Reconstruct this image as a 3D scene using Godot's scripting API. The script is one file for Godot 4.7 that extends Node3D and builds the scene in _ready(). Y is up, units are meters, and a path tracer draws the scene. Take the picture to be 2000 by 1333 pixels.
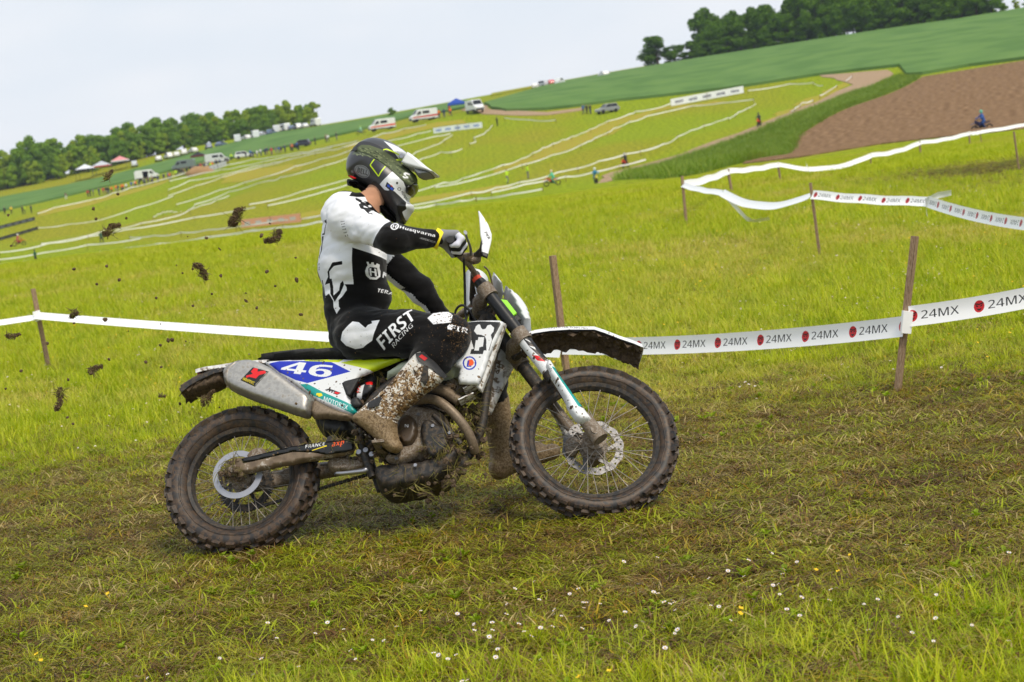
extends Node3D
# A muddy enduro rider leaning through a left turn on a torn-up meadow; taped course, crowd and vans on the hillside behind.
const HX := [-0.600,0.300,-0.52322,-0.250,0.300,-0.73148,0.000,0.300,-0.35377,0.250,0.300,-0.34925,0.600,0.300,0.38182,-0.600,0.500,1.57718,-0.250,0.500,0.16155,0.000,0.500,0.79615,0.250,0.500,1.22588,0.600,0.500,-0.46325,-0.200,0.650,0.68805,-0.080,0.650,0.18771,0.000,0.650,0.12106,0.080,0.650,0.31991,0.200,0.650,-2.26777,-0.292,1.100,-0.59455,-0.111,1.100,-0.59781,0.070,1.100,-4.66011,0.222,1.100,1.44998,0.314,1.100,4.54048,-0.428,1.710,2.34309,-0.746,3.500,-25.86919,-0.781,3.000,10.35414,-0.483,2.600,-6.78563,-0.245,2.400,-0.01161,0.018,2.350,13.15001,0.072,2.220,1.24229,0.168,2.320,-12.88086,0.366,2.500,9.18391,-0.074,2.300,-8.14210,0.398,1.500,-12.05800,0.404,1.400,-2.63185,0.316,1.500,14.97216,0.237,1.650,2.71954,0.178,1.750,-4.59839,-0.996,4.000,14.32975,-0.890,4.300,-15.93429,-0.744,4.300,5.15870,-0.555,4.250,9.27443,-0.407,4.200,-6.89724,-0.221,4.000,-0.60885,-0.020,3.650,23.93016,0.229,3.450,-7.53809,0.111,3.550,-11.12161,0.395,3.300,2.78612,0.727,3.300,3.40720,0.481,2.850,0.03724,0.906,3.100,1.06959,0.745,3.150,-4.94678,-0.448,3.300,3.52473,-0.089,3.100,6.67454,0.077,2.900,4.32429,0.239,3.000,-10.45670,-1.323,5.000,8.73168,-1.135,5.100,-14.78688,-0.863,5.400,9.77883,-0.503,5.600,-1.81819,-0.284,5.600,-1.56483,-0.002,5.600,2.22102,0.248,5.600,-2.69501,0.520,5.500,3.50278,0.665,5.200,-1.56586,1.293,5.000,-2.98506,1.445,4.900,3.30974,-1.799,7.200,-2.33349,-3.342,13.000,-0.19162,-1.037,7.200,3.14625,-1.926,13.000,0.36568,-0.273,7.200,-2.26152,-0.507,13.000,-0.26849,0.493,7.200,0.64133,0.916,13.000,0.28759,1.261,7.200,0.59431,2.342,13.000,-0.10866,2.031,7.200,-1.24116,3.773,13.000,-0.08825,-3.300,5.000,0.21832,3.300,5.000,0.63232,-3.300,2.000,-0.09356,3.300,2.000,-0.71142,-2.000,1.000,0.17875,2.000,1.000,0.15764,-7.000,9.000,0.04421,7.000,9.000,-0.00572]
const HA := [24.74755,0.70110,0.24005]
const P_CROP_RIGHT := [0.2,-406.4,21.7,-491.5,46.1,-487.5,63.7,-498,92.3,-474.1,116.2,-449.4,144.8,-464.6,190.4,-444.7,129.8,-304.6,95.3,-308.2,90.3,-309.1,82.5,-315.2,74.7,-315.8,72.7,-318.6,75.5,-335.8,67.9,-341.6,61.5,-345.4,48.8,-347.6,34.7,-353.8,26.2,-357.2,19,-356.9,11.8,-357.2,4.4,-360.9,1.6,-367.2]
const P_CROP_LEFT := [-181.3,-473.9,-153.6,-478.8,-134.7,-488.1,-129.4,-488.6,-113,-507.7,-88,-512.7,-77.1,-518.1,-60,-532.9,-34.3,-506,-19.6,-493.8,-4.1,-489.6,-2.9,-405.8,-17.7,-442.2,-29.6,-432.8,-45.8,-436.3,-63,-451.9,-80.7,-468.2,-98.2,-460.8,-111.1,-446.6,-119.9,-432.6,-135,-419.2,-156.9,-408.7]
const P_ROAD := [62.7,-345.2,67.6,-339.8,73.2,-333.2,72.2,-325.3,64.9,-311.5,57.6,-300.9,44.2,-262.5,35.2,-242.1,28.8,-234.8,23.5,-229.1,13.9,-211.5,10.5,-185.9,10.7,-200,14.2,-224.7,24,-233.2,29.5,-239.7,36.3,-249,48.8,-289,63.2,-319.6,63.7,-331]
const P_ROAD2 := [-4.6,-424.3,0.1,-393.1,1.5,-365.2,11.6,-354.6,19,-354.7,19,-351,11.4,-350.3,3.8,-356.7,-0.6,-361.2,-4.2,-384.9]
const P_BANK := [71.7,-321.2,73.5,-312.9,56.8,-273.6,38.2,-228.2,17.4,-130.1,11.1,-106,9.9,-142,15,-214.6,23.4,-227.6,28.6,-233.6,35,-240.8,43.6,-258.9,57.1,-298.3,64.5,-309.4]
const P_PLOUGH := [16.5,-122.1,29.9,-207.6,38.1,-227.3,56.4,-270.9,73.8,-312,89.7,-307.1,96.7,-304.8,127,-298.2,72.9,-172.3,28.5,-90.7,26.4,-91.5,25.3,-96.8,23.1,-109.7,18.1,-109]
const P_YELLOW := [2.7,-524.3,22.9,-517.2,52,-534.6,46.5,-478.3,21.7,-491.5,2.5,-486.4]
const P_TRACK1 := [0.1,-261,6.7,-275.5,13.7,-304.3,21.3,-325.1,29,-333.7,32.9,-337.2,41.4,-330.9,42.4,-324.5,32.4,-332.6,24.6,-319.6,13.8,-279.3,9,-268.4,-0,-254.1]
const P_TRACK2 := [-56.5,-395.8,-49.5,-394.1,-38.7,-373.6,-34.8,-353.8,-39.5,-360.2,-47,-371.6,-56,-383.2]
const P_TRACK3 := [-28.2,-377.3,-15,-367.8,-4.6,-358.6,-4.2,-352.7,-14.7,-357.3,-25.9,-357.3]
const P_TRACK4 := [-98.6,-404.4,-87.3,-415.6,-73.3,-423.4,-71.3,-411.6,-83.9,-399.1,-95.9,-392.6]
const P_TRACK5 := [-28.5,-252.4,-18.3,-249.7,-4.2,-236.9,2.4,-232.1,2.3,-226.1,-4.1,-228.1,-17.6,-238.6,-27.2,-240.6]
const P_TRACK6 := [24.7,-233.8,36.3,-249,51.7,-305.6,62.5,-325.1,61.9,-317.7,49,-285.7,36,-242.7,24.3,-227.6]
const TAPES := [[-96.6,-393.4,-94.1,-398.8,-86,-402,-80.6,-415.6,-75.6,-416.5,-68.8,-420.5,-57.7,-413.2,-51.8,-410.8,-39.5,-394.4,-25.6,-370.6],
	[-70.3,-407.3,-62.6,-407.9,-53.8,-401.6,-42.4,-393.9,-31.5,-378.8],
	[-68.1,-391.7,-64.4,-398.3,-56.9,-393.9,-49.3,-393.1,-40.5,-382.7],
	[-66.9,-383.8,-61.4,-387.8,-56.3,-389.3,-52.7,-390.5,-41.5,-384.4,-35,-377.5,-28.5,-366.6,-20.4,-367.6,-11.3,-358.6],
	[-63.1,-369.7,-54.2,-369.9,-48.7,-367.1,-43.4,-362.6,-37.7,-361.3,-26.5,-352.3,-17.1,-348.5,-12.8,-348.5,-10.2,-347.6],
	[-53.9,-293,-57.8,-359.7,-50.9,-359.4,-44.2,-353.7,-35.9,-335.6,-29.6,-334.1,-25.6,-335.3,-17.8,-335,-9.4,-338.2,-6.4,-337.5],
	[-36.8,-279.2,-29,-281.7,-22.3,-286.2,-16,-295.1,-12.1,-310.2,-9,-320.2,-6.1,-334.3],
	[-33.1,-271.4,-24.1,-275.4,-21.7,-278,-14.9,-286.6,-10.6,-297.3,-7.7,-302.4,-6,-298.5,-4.2,-301.8],
	[-72.3,-268.9,-65.7,-272.4,-54.9,-275.6,-44.7,-275.9,-35.1,-272.9],
	[-68.3,-253.5,-57,-257.6,-48.8,-254],
	[-63.6,-235.6,-55,-227.1,-45.3,-214.6,-33.1,-214,-19,-201,-9,-196.7,-6.3,-199.3,-3.7,-194.4,-2,-197.1],
	[-58.8,-217.6,-53.7,-221.7,-39.6,-217.2,-28.1,-213.4,-19.4,-201.3,-15.2,-204.4],
	[-54.5,-219.9,-47.7,-222,-39.1,-213.3],
	[-92.7,-376.4,-79.4,-373.9,-65.5,-382],
	[-67.4,-274.1,-58.6,-279.6,-48.9,-284.1,-44.5,-314.1],
	[-51.8,-261.6,-34,-242.1,-21.4,-232.2,-9.9,-217,-2.7,-223.4,0.4,-224.6,3.3,-227.2,8.3,-232.4,10.9,-233.9,13.9,-238.1,17.7,-241.1,23.3,-244.7],
	[-3,-309.7,-1.9,-313.3,-2.3,-322.2,-0.9,-326.3,0.9,-337.1,1.3,-341],
	[-10.5,-243.6,-6.5,-250,-3.9,-249.7,4.6,-265.5,13.4,-297.4,21.1,-321.2,25.5,-328.1,26.8,-331.2,29.6,-330.6,33.8,-335.9],
	[-7.6,-244.2,-1.8,-245.2,4.3,-253.7,8.8,-260.9,13.4,-270.2,20.7,-304.3,24.2,-313.8,27.7,-319.6,36.3,-325,46.1,-318.5,45.1,-309.3,40.2,-295.7,36.3,-278.5,22.9,-244.1,19.6,-241.5],
	[-0.3,-214.6,3.7,-220.2,8.8,-222.6,12.1,-223,15.6,-226.1,19.2,-229.8],
	[47.7,-335.2,55.2,-334,58.4,-328.8,58.6,-320.8],
	[65.3,-328.5,63,-322.6],
	[60.2,-316.4,54.4,-301.6],
	[51.8,-293.2,49.7,-291.2,43.5,-264.5],
	[3.7,-348.5,12.7,-335.2],
	[-1.9,-196.3,1.9,-193.4,5.1,-193.3]]
const BANNERS := [[33.7,-335.7,47.2,-337.1],[-9.8,-346.7,-0.6,-342.8],[-33.7,-245.3,-24.6,-234.0],[-102.6,-384.0,-96.0,-388.3],[-99.5,-371.2,-93.0,-377.5],[-62.2,-413.2,-58.7,-416.7]]
const VEH := [[-83.3,-452.5],[-74.8,-453.2],[-63.9,-434.6],[-56.3,-427.5],[-42.1,-419.1],[-21.8,-394.9],[-12.2,-376.5],[-1.7,-365.0],[22.6,-342.6]]
const FARCARS := [[-99.1,-521.9],[-92.1,-521.3],[-89.4,-521.9],[-86.8,-520.7],[-84.9,-521.9],[-82.3,-521.7],[-77.9,-522.3],[-74.2,-521.7],[-69.8,-524.5],[-67.8,-528.2],[-65.2,-527.6],[-63.3,-530.8],[-60.8,-530.5],[-59.5,-536.4],[-57.7,-539.1],[-55.6,-537.9],[-54.2,-539.5],[-51.9,-536.9],[-48.7,-537.9],[13.8,-474.3],[15.7,-478.6],[17.8,-478.6],[19.8,-466.0],[30.6,-461.5]]
const TENTS := [[-72.7,-464.0],[-5.3,-378.3],[-111.8,-516.5],[-108.4,-522.7],[-103.3,-523.8],[-24.0,-488.5]]
const FOLK := [[-110.0,-418.8],[-107.1,-413.4],[-101.9,-402.5],[-101.5,-402.9],[-99.6,-400.9],[-101.7,-444.3],[-95.1,-438.2],[-94.5,-438.2],[-93.7,-437.8],[-38.5,-418.6],[-36.0,-418.1],[-35.3,-415.6],[-33.3,-414.6],[-11.2,-377.3],[-10.3,-376.9],[-9.0,-373.8],[-7.9,-370.5],[-6.6,-370.6],[-7.2,-398.3],[2.2,-342.8],[18.4,-345.9],[19.0,-345.2],[19.6,-344.6],[1.9,-235.5],[4.6,-237.0],[-59.9,-239.6],[-56.5,-265.0]]
const RIDERS := [[7.0,-218.9],[11.2,-201.8],[16.6,-229.7],[36.3,-247.9],[41.6,-156.5],[-74.2,-288.1],[-27.5,-410.7]]
const ROWS := [[-92.2,-433.5,-73.3,-423.4,24],[-72.8,-422.0,-58.8,-421.4,26],[-60.7,-440.9,-52.7,-422.1,7],[-52.6,-423.0,-41.2,-413.5,14]]
const STAKES := [[-4.57,-18.17,-0.04,0.81],[0.34,-12.38,0.00,0.70],[2.05,-9.96,0.18,0.83],[3.53,-20.59,-0.02,0.83],[3.22,-31.77,0.02,0.84],[5.61,-43.88,-0.04,0.60],[7.63,-49.37,-0.02,0.48],[10.93,-53.57,0.02,0.34],[14.48,-62.58,-0.00,0.50],[18.36,-71.07,0.01,0.53],[10.72,-37.82,-0.03,0.78],[19.14,-72.28,-0.03,0.51]]
const B_SILENCER := [-48,777,-40,804,-9,824,50,837,95,825,154,796,227,732,293,673,352,622,343,570,329,530,271,555,155,611,52,662,-4,695,-41,734]
const B_SILCAP := [-50,777,-41,805,-9,825,50,839,28,803,-1,759,-3,693,-42,732]
const B_LINK := [344,629,369,611,427,571,516,532,520,508,484,506,419,526,325,535]
const B_STICKER := [94,778,165,749,105,684,40,723]
const B_PANEL := [125,830,151,834,240,828,416,810,547,794,760,776,686,752,609,727,553,708,504,616,532,564,537,542,515,531,457,553,363,611,291,682,195,756]
const B_MESH := [473,681,486,690,557,701,546,680,507,609,490,627]
const B_SEAT := [72,887,102,895,177,898,296,897,444,886,668,858,849,817,984,820,994,784,870,782,712,801,531,818,302,849,82,878]
const B_TANK := [736,787,888,785,978,758,985,696,972,633,884,687,784,699,668,696,643,710,647,735,685,755]
const B_SHROUD := [1022,889,1076,890,1172,880,1189,869,1192,857,1148,767,1122,715,1099,647,1069,586,986,601,981,629,991,671,921,723,899,813,951,861]
const B_SHROUDART := [1031,886,1097,879,1177,864,1179,856,1137,779,1120,737,1090,724,1056,728,949,807,951,861]
const B_RADIATOR := [1177,883,1197,870,1116,661,1077,568,1054,593,1097,663]
const B_SHROUDL := [1098,938,1142,932,1209,888,1197,820,1118,671,1072,579,1033,610,1043,704]
const B_SWING := [-45,362,-24,389,63,397,237,422,409,426,488,425,517,413,529,373,480,355,394,349,237,337,93,323,-8,311,-38,318]
const B_SWINGTOP := [32,382,241,413,413,419,492,418,521,404,520,368,484,360,399,359,341,376,255,388,126,370,40,360]
const B_INNER := [310,616,486,572,500,500,477,464,383,483,346,518]
const B_AIRBOX := [445,733,523,782,616,782,630,742,592,623,490,635,460,679]
const B_SKID := [577,314,711,308,832,308,923,340,971,362,953,292,903,225,849,197,728,183,628,182,597,220]
const B_CLUTCH := [705,491,726,511,758,512,782,491,794,452,791,413,770,376,743,362,717,377,702,412,696,458]
const B_LOWCOVER := [638,337,697,365,729,372,772,384,795,365,791,331,764,307,716,295,664,301]
const B_CASE := [623,550,764,580,844,559,902,529,926,458,923,384,894,337,825,316,703,319,613,357,577,418,600,495]
const B_SIDEPLATE := [803,448,825,479,846,477,882,444,914,441,924,355,893,314,850,291,811,357]
const B_CYL := [730,577,774,618,818,648,906,690,960,678,969,630,901,557,866,480,791,477]
const B_HEAD := [902,661,962,683,994,679,1018,630,984,587,931,588,900,621]
const B_MUDFLAP := [-291,791,-268,815,-219,841,-133,879,-28,891,17,893,-42,856,-78,844,-75,794,-131,778,-258,744]
const B_PULL := [507,657,543,691,584,708,619,676,603,635,547,609,511,613]
const B_FOOTBR := [506,602,538,615,564,572,543,554,516,563]
const B_LINKPLATE := [386,370,422,381,466,376,501,357,559,351,558,305,493,297,414,306,386,332]
const B_PEDAL := [425,280,503,278,581,288,579,284,584,258,580,259,502,258,439,259]
const B_HEADER := [778,577,100,819,570,120,863,564,130,915,529,135,968,469,120,1003,413,90,1018,365,50,1018,349,20]
const B_HEADER2 := [865,630,100,912,607,100,974,554,100]
const B_DOWNTUBE := [1150,915,0,1108,771,0,1073,604,0,1048,439,0,952,285,0,796,220,0,620,251,0]
const B_SPINE := [1121,1019,0,978,802,20,755,742,50,575,608,70,527,446,70,588,255,60]
const B_SUBFRAME := [736,789,60,533,772,70,305,787,70,72,839,60]
const B_CABLE1 := [1051,1126,300,1036,1080,200,1020,973,120,1020,834,100]
const B_CABLE2 := [973,952,120,985,975,140,1012,984,150,1037,963,150,1051,937,120,1062,917,100]
const B_CABLE3 := [1085,1108,200,1101,1107,180,1114,1098,140,1123,1077,100]
const B_BAR := [937,1115,400,995,1140,270,1034,1119,170,1073,1117,60,1080,1196,-60]
const B_MASK := [1122,1184,1138,1165,1178,1102,1224,1061,1264,1010,1285,945,1289,906,1246,896,1226,961,1193,1040,1177,1091,1138,1099,1125,1151]
const B_FGUARD := [1327,659,1343,680,1360,663,1369,632,1480,427,1517,374,1448,362,1407,428,1401,475,1328,626]
const B_FGUARDTEAL := [1351,630,1368,626,1460,460,1477,427,1452,435]
const F_EDGE := [1248,830,1294,846,1362,856,1442,860,1555,857,1599,838,1664,805,1719,781,1756,760]
const F_TOP := [1241,860,1284,876,1364,879,1426,879,1556,871,1600,853,1665,818,1720,792,1758,772]
const R_EDGE := [-203,862,-163,866,-118,865,-43,866,17,865,62,861]
const R_FLAP := [-272,773,-237,801,-192,823,-118,849,-28,860]
const H_GUARD := [1059,1262,400,1067,1235,360,1073,1209,300,1080,1203,260,1078,1168,220,1099,1159,200]
const H_OUT := [1063,1321,1068,1322,1090,1280,1104,1248,1117,1197,1115,1171,1110,1147,1100,1108,1093,1075,1072,1087,1070,1123,1074,1159,1068,1196,1068,1239,1066,1293]
const H_LEVER := [1046,1189,260,1047,1190,280,1043,1188,310,1044,1191,330,1048,1186,350]
const H_LEVER2 := [1003,1159,360,1025,1170,330,1051,1185,290]
const PT_CLAMP := [1030,1187,200]
const PT_MASTER := [1055,1183,220]
const PT_AXLE := [1504,321,110]
const PT_TOPCL := [1093,1063,100]
const PT_BOTCL := [1202,879,100]
const BIKE_O := [-1.2430,0.0086,-7.6850]
const STEER_Q := [1.5003,0.3424]
const BIKE_ART := [["p",1,[150,815,197,822,417,795,511,732,321,700,270,721,197,768]],
	["t",0,[198,768,418,713,225,822],"46",1],
	["p",2,[300,820,479,797,461,782,314,807]],
	["p",2,[469,779,536,790,688,775,758,773,687,750,616,724]],
	["t",4,[329,807,393,796,329,812],"HUSQVARNA",1],
	["p",3,[289,699,321,697,386,652,537,563,539,539,519,535,422,594,343,642]],
	["t",0,[390,609,495,554,395,630],"MOTOREX",1],
	["p",8,[361,649,383,645,388,633,372,629,359,640]],
	["p",4,[397,659,416,663,470,636,451,629]],
	["t",0,[408,650,444,635,411,657],"UP",1],
	["p",5,[444,646,466,637,451,632,437,639]],
	["p",0,[229,1376,230,1376,230,1376]],
	["p",4,[1031,886,1097,879,1177,864,1179,856,1137,779,1123,737,1060,744,1043,823]],
	["p",0,[1072,858,1082,866,1090,864,1094,847,1101,839,1113,841,1121,856,1136,858,1150,841,1146,823,1134,809,1138,785,1120,737,1111,738,1113,788,1108,805,1093,814,1073,819,1062,837]],
	["p",0,[1080,805,1105,802,1095,740,1066,744]],
	["p",0,[1067,754,1099,761,1090,713,1045,724]],
	["p",4,[1047,751,1107,760,1095,723,1041,730]],
	["p",0,[1068,792,1088,789,1079,741,1059,744]],
	["p",1,[1066,684,1063,672,1056,663,1046,657,1035,656,1024,659,1014,668,1009,679,1007,692,1010,704,1016,713,1026,719,1038,720,1049,716,1058,708,1064,697]],
	["p",0,[1060,685,1058,675,1052,668,1044,663,1035,662,1026,665,1019,672,1014,681,1013,691,1015,700,1020,708,1028,713,1038,714,1047,711,1054,704,1059,695]],
	["p",6,[1055,688,1054,682,1051,678,1046,675,1040,674,1035,676,1030,680,1027,685,1027,692,1028,697,1031,702,1036,705,1042,705,1047,704,1051,700,1054,694]],
	["t",1,[1023,672,1043,670,1029,701],"L",1],
	["p",4,[306,416,491,416,493,359,413,359,313,388]],
	["t",0,[311,397,395,400,313,414],"FRANCE",1],
	["p",8,[339,385,403,401,406,396,341,382]],
	["t",6,[423,383,476,388,428,410],"axp",1],
	["p",4,[98,780,160,751,102,688,41,724]],
	["p",5,[100,773,120,775,116,754,149,756,154,742,124,736,109,722,80,733,65,730,65,741,94,745,87,758]],
	["t",8,[48,723,99,692,54,737],"AKRAPOVIC",1],
	["P",0,[1215,803,1222,812,1276,724,1264,725]],
	["P",0,[1218,777,1236,777,1325,667,1325,621,1310,608]],
	["T",0,[1209,769,1256,675,1221,778],"CONE VALVE",1],
	["P",5,[1275,703,1303,694,1330,664,1296,675]],
	["P",0,[1245,783,1266,772,1275,760,1252,775]],
	["P",0,[1262,748,1288,739,1293,724,1271,739]],
	["P",3,[1351,630,1369,628,1460,460,1479,427,1452,433]],
	["T",4,[1337,860,1439,862,1338,874],"Husqvarna",0],
	["T",4,[1448,863,1526,855,1449,871],"TE300i PRO",0],
	["T",4,[1085,1205,1101,1168,1095,1210],"PKR",1],
	["P",8,[1089,1282,1092,1283,1095,1263,1093,1258]],
	["p",4,[507,675,629,716,636,588,505,603]],
	["p",0,[537,672,565,679,551,621,526,602]],
	["t",5,[537,639,552,681,526,649],"UP",1],
	["p",5,[568,687,598,695,600,673,573,676]],
	["t",0,[740,446,756,444,741,460],"N",1]]
const CLODS := [[-1.627,1.414,-7.805,0.040,"flying clod trailing roots, far left level with the tape lines"],
	[-1.100,1.400,-7.871,0.050,"ragged flying clod of turf, highest and largest left of the rider"],
	[-0.981,1.301,-8.206,0.038,"flying tuft of mud and grass nearest the rider's back"],
	[-1.225,1.192,-7.573,0.034,"winged flying clod of mud in front of the plain meadow"],
	[-1.873,1.078,-8.034,0.030,"flying clod with a grass sprig just above the left stake's tape"],
	[-2.204,1.004,-8.175,0.026,"flying leaf-shaped mud scrap at the left picture edge"],
	[-1.934,0.756,-7.814,0.036,"long brown flying clod low beside the left stake"],
	[-1.768,0.848,-7.739,0.034,"flying root strand with a mud lump above the rear wheel's left"],
	[-1.593,0.651,-8.233,0.018,"small flying mud lump just left of the rear mudguard flap"],
	[-1.315,0.654,-7.753,0.036,"dark round clod of mud falling under the rear mudguard"],
	[-1.581,1.637,-7.709,0.026,"green flying grass scrap in front of the far crop field"],
	[-1.855,0.824,-7.666,0.008,""],
	[-1.877,1.034,-8.007,0.006,""],
	[-1.271,0.957,-7.232,0.004,""],
	[-2.078,0.832,-7.519,0.006,""],
	[-1.830,0.653,-7.534,0.007,""],
	[-1.106,0.992,-8.184,0.008,""],
	[-1.920,0.985,-7.670,0.009,""],
	[-1.568,0.780,-8.212,0.008,""],
	[-1.952,0.913,-7.320,0.008,""],
	[-1.622,1.515,-7.538,0.009,""],
	[-1.580,0.833,-7.945,0.009,""],
	[-1.342,0.564,-8.250,0.006,""],
	[-1.079,1.058,-7.686,0.010,""],
	[-0.902,1.372,-7.393,0.005,""],
	[-1.780,0.713,-7.257,0.007,""],
	[-1.298,1.214,-7.789,0.007,""],
	[-1.520,1.223,-7.348,0.008,""],
	[-1.497,0.614,-8.149,0.008,""],
	[-1.033,0.600,-8.190,0.010,""],
	[-1.152,1.346,-7.339,0.009,""],
	[-0.903,0.632,-7.462,0.007,""],
	[-1.229,1.273,-8.149,0.009,""],
	[-1.389,1.232,-7.935,0.004,""],
	[-1.146,0.485,-8.148,0.005,""],
	[-1.056,1.098,-7.549,0.005,""],
	[-1.665,0.874,-7.269,0.009,""],
	[-2.000,1.032,-7.480,0.004,""],
	[-1.237,1.156,-8.132,0.009,""],
	[-0.834,0.991,-7.453,0.010,""],
	[-1.620,1.473,-7.550,0.008,""],
	[-2.002,1.405,-7.642,0.006,""],
	[-1.276,1.354,-7.646,0.004,""],
	[-0.972,1.171,-7.632,0.010,""],
	[-1.026,1.073,-8.297,0.007,""],
	[-1.386,0.948,-7.303,0.008,""],
	[-1.300,0.978,-7.106,0.010,""],
	[-1.568,1.083,-8.326,0.008,""],
	[-1.898,1.260,-8.244,0.010,""],
	[-1.576,0.960,-8.383,0.004,""],
	[-1.578,0.995,-7.665,0.004,""],
	[-1.450,0.863,-8.335,0.004,""],
	[-1.406,1.029,-8.306,0.008,""],
	[-1.614,0.910,-7.389,0.008,""],
	[-2.107,1.532,-8.069,0.008,""],
	[-0.906,1.192,-8.188,0.007,""],
	[-1.373,1.194,-7.962,0.006,""],
	[-1.703,1.200,-7.775,0.008,""],
	[-0.952,1.326,-7.476,0.012,""],
	[-0.843,1.128,-7.543,0.012,""],
	[-1.467,1.462,-7.396,0.008,""],
	[-1.444,1.560,-7.188,0.007,""],
	[-0.998,1.163,-7.865,0.009,""],
	[-1.625,1.065,-7.473,0.011,""],
	[-1.732,1.259,-8.153,0.009,""],
	[-1.325,0.975,-7.159,0.009,""],
	[-1.310,1.073,-8.275,0.007,""]]
const J_PELVIS := Vector3(0.525,0.927,-0.298)
const J_HIPR := Vector3(0.562,0.895,-0.190)
const J_HIPL := Vector3(0.542,0.861,-0.391)
const J_WAIST := Vector3(0.527,1.046,-0.299)
const J_CHEST := Vector3(0.532,1.219,-0.288)
const J_UPPER := Vector3(0.545,1.375,-0.313)
const J_SHR := Vector3(0.562,1.395,-0.145)
const J_TRAP := Vector3(0.514,1.451,-0.320)
const J_BELLY := Vector3(0.598,1.072,-0.277)
const J_SHL := Vector3(0.581,1.319,-0.484)
const J_NECK0 := Vector3(0.602,1.455,-0.321)
const J_NECK1 := Vector3(0.683,1.533,-0.350)
const J_ELR := Vector3(0.793,1.243,0.119)
const J_WRR := Vector3(0.953,1.248,-0.032)
const J_ELL := Vector3(0.773,1.116,-0.623)
const J_WRL := Vector3(0.867,0.958,-0.720)
const J_THR := Vector3(0.786,0.867,-0.116)
const J_KNR := Vector3(0.955,0.831,-0.071)
const J_SHINR := Vector3(0.889,0.743,-0.038)
const J_ANKR := Vector3(0.705,0.560,0.029)
const J_KNL := Vector3(1.053,0.672,-0.567)
const J_BOOTL := Vector3(1.059,0.536,-0.644)
const J_ANKL := Vector3(1.072,0.318,-0.649)
const J_HEELL := Vector3(1.051,0.269,-0.631)
const J_TOEL := Vector3(1.296,0.341,-0.658)
const HM_OUT := [527,1645,531,1692,547,1725,580,1760,614,1782,657,1793,703,1782,743,1761,788,1726,811,1700,788,1676,773,1662,790,1644,829,1608,841,1580,838,1544,817,1515,797,1497,798,1476,817,1463,813,1442,790,1419,777,1399,760,1382,740,1396,708,1444,672,1506,635,1558,585,1596,545,1617]
const HM_WHITE := [668,1580,708,1607,734,1630,774,1589,780,1562,797,1497,798,1476,817,1463,813,1442,777,1399,757,1407,753,1449,742,1472,718,1524,691,1546]
const HM_WTOP := [698,1784,754,1757,805,1714,789,1687,774,1668,763,1690,738,1735]
const HM_PEAK := [785,1650,800,1669,823,1699,852,1672,895,1626,948,1578,917,1586,882,1599,851,1611,811,1628,792,1639]
const HM_PEAKUNDER := [844,1621,874,1609,909,1596,935,1589,908,1582,871,1579,851,1586,837,1609]
const HM_STRAP := [553,1732,569,1756,602,1771,643,1760,699,1732,747,1692,781,1656,819,1620,845,1590,837,1534,812,1547,779,1578,736,1630,678,1679,638,1705,577,1729]
const HM_STRAP_ART := [576,1706,591,1730,624,1744,664,1734,719,1706,767,1666,800,1631,838,1595,864,1566,856,1511,831,1524,798,1554,756,1605,698,1654,659,1680,599,1703]
const HM_LENS := [788,1571,818,1547,843,1564,837,1534,797,1497,789,1519]
const HM_BLACKLOW := [524,1619,545,1617,585,1596,635,1566,668,1579,691,1544,718,1522,747,1524,773,1494,773,1463,753,1449,756,1402,771,1392,760,1381,730,1397,699,1456,662,1513,629,1559,575,1592,526,1582]
const HM_NECKHOLE := [526,1614,585,1596,635,1558,690,1478,756,1402,704,1398,671,1438,583,1565,542,1580]
const BT_OUT := [814,751,831,765,853,768,901,720,948,654,911,615,851,586,822,563,772,532,729,495,717,450,722,413,738,385,733,363,708,353,678,363,644,395,601,447,558,487,531,514,535,529,569,554,609,581,664,611,716,658,763,705]
const BT_SOLE := [530,516,560,487,604,445,645,395,678,363,708,351,730,361,707,345,677,353,638,386,595,437,552,478,526,506]
const BT_TOP := [833,759,863,766,910,714,953,650,937,644,897,687,846,722]
const BT_PLATE := [618,577,667,595,677,586,663,556,626,551,612,559]
const BT_BUCKLE1 := [715,654,737,667,746,656,724,643]
const BT_BUCKLE2 := [658,609,680,619,689,608,667,597]
const BT_BUCKLE3 := [823,694,837,705,846,694,833,680]
const BT_MUD := [531,514,535,529,606,550,651,524,675,501,721,491,722,413,738,385,733,363,708,353,678,363,644,395,601,447,558,487]
const WAISTBELT := [445,949,482,983,494,977,517,956,510,951,467,919,457,913]
const ZH := -0.379
const ZB := 0.040
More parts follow.
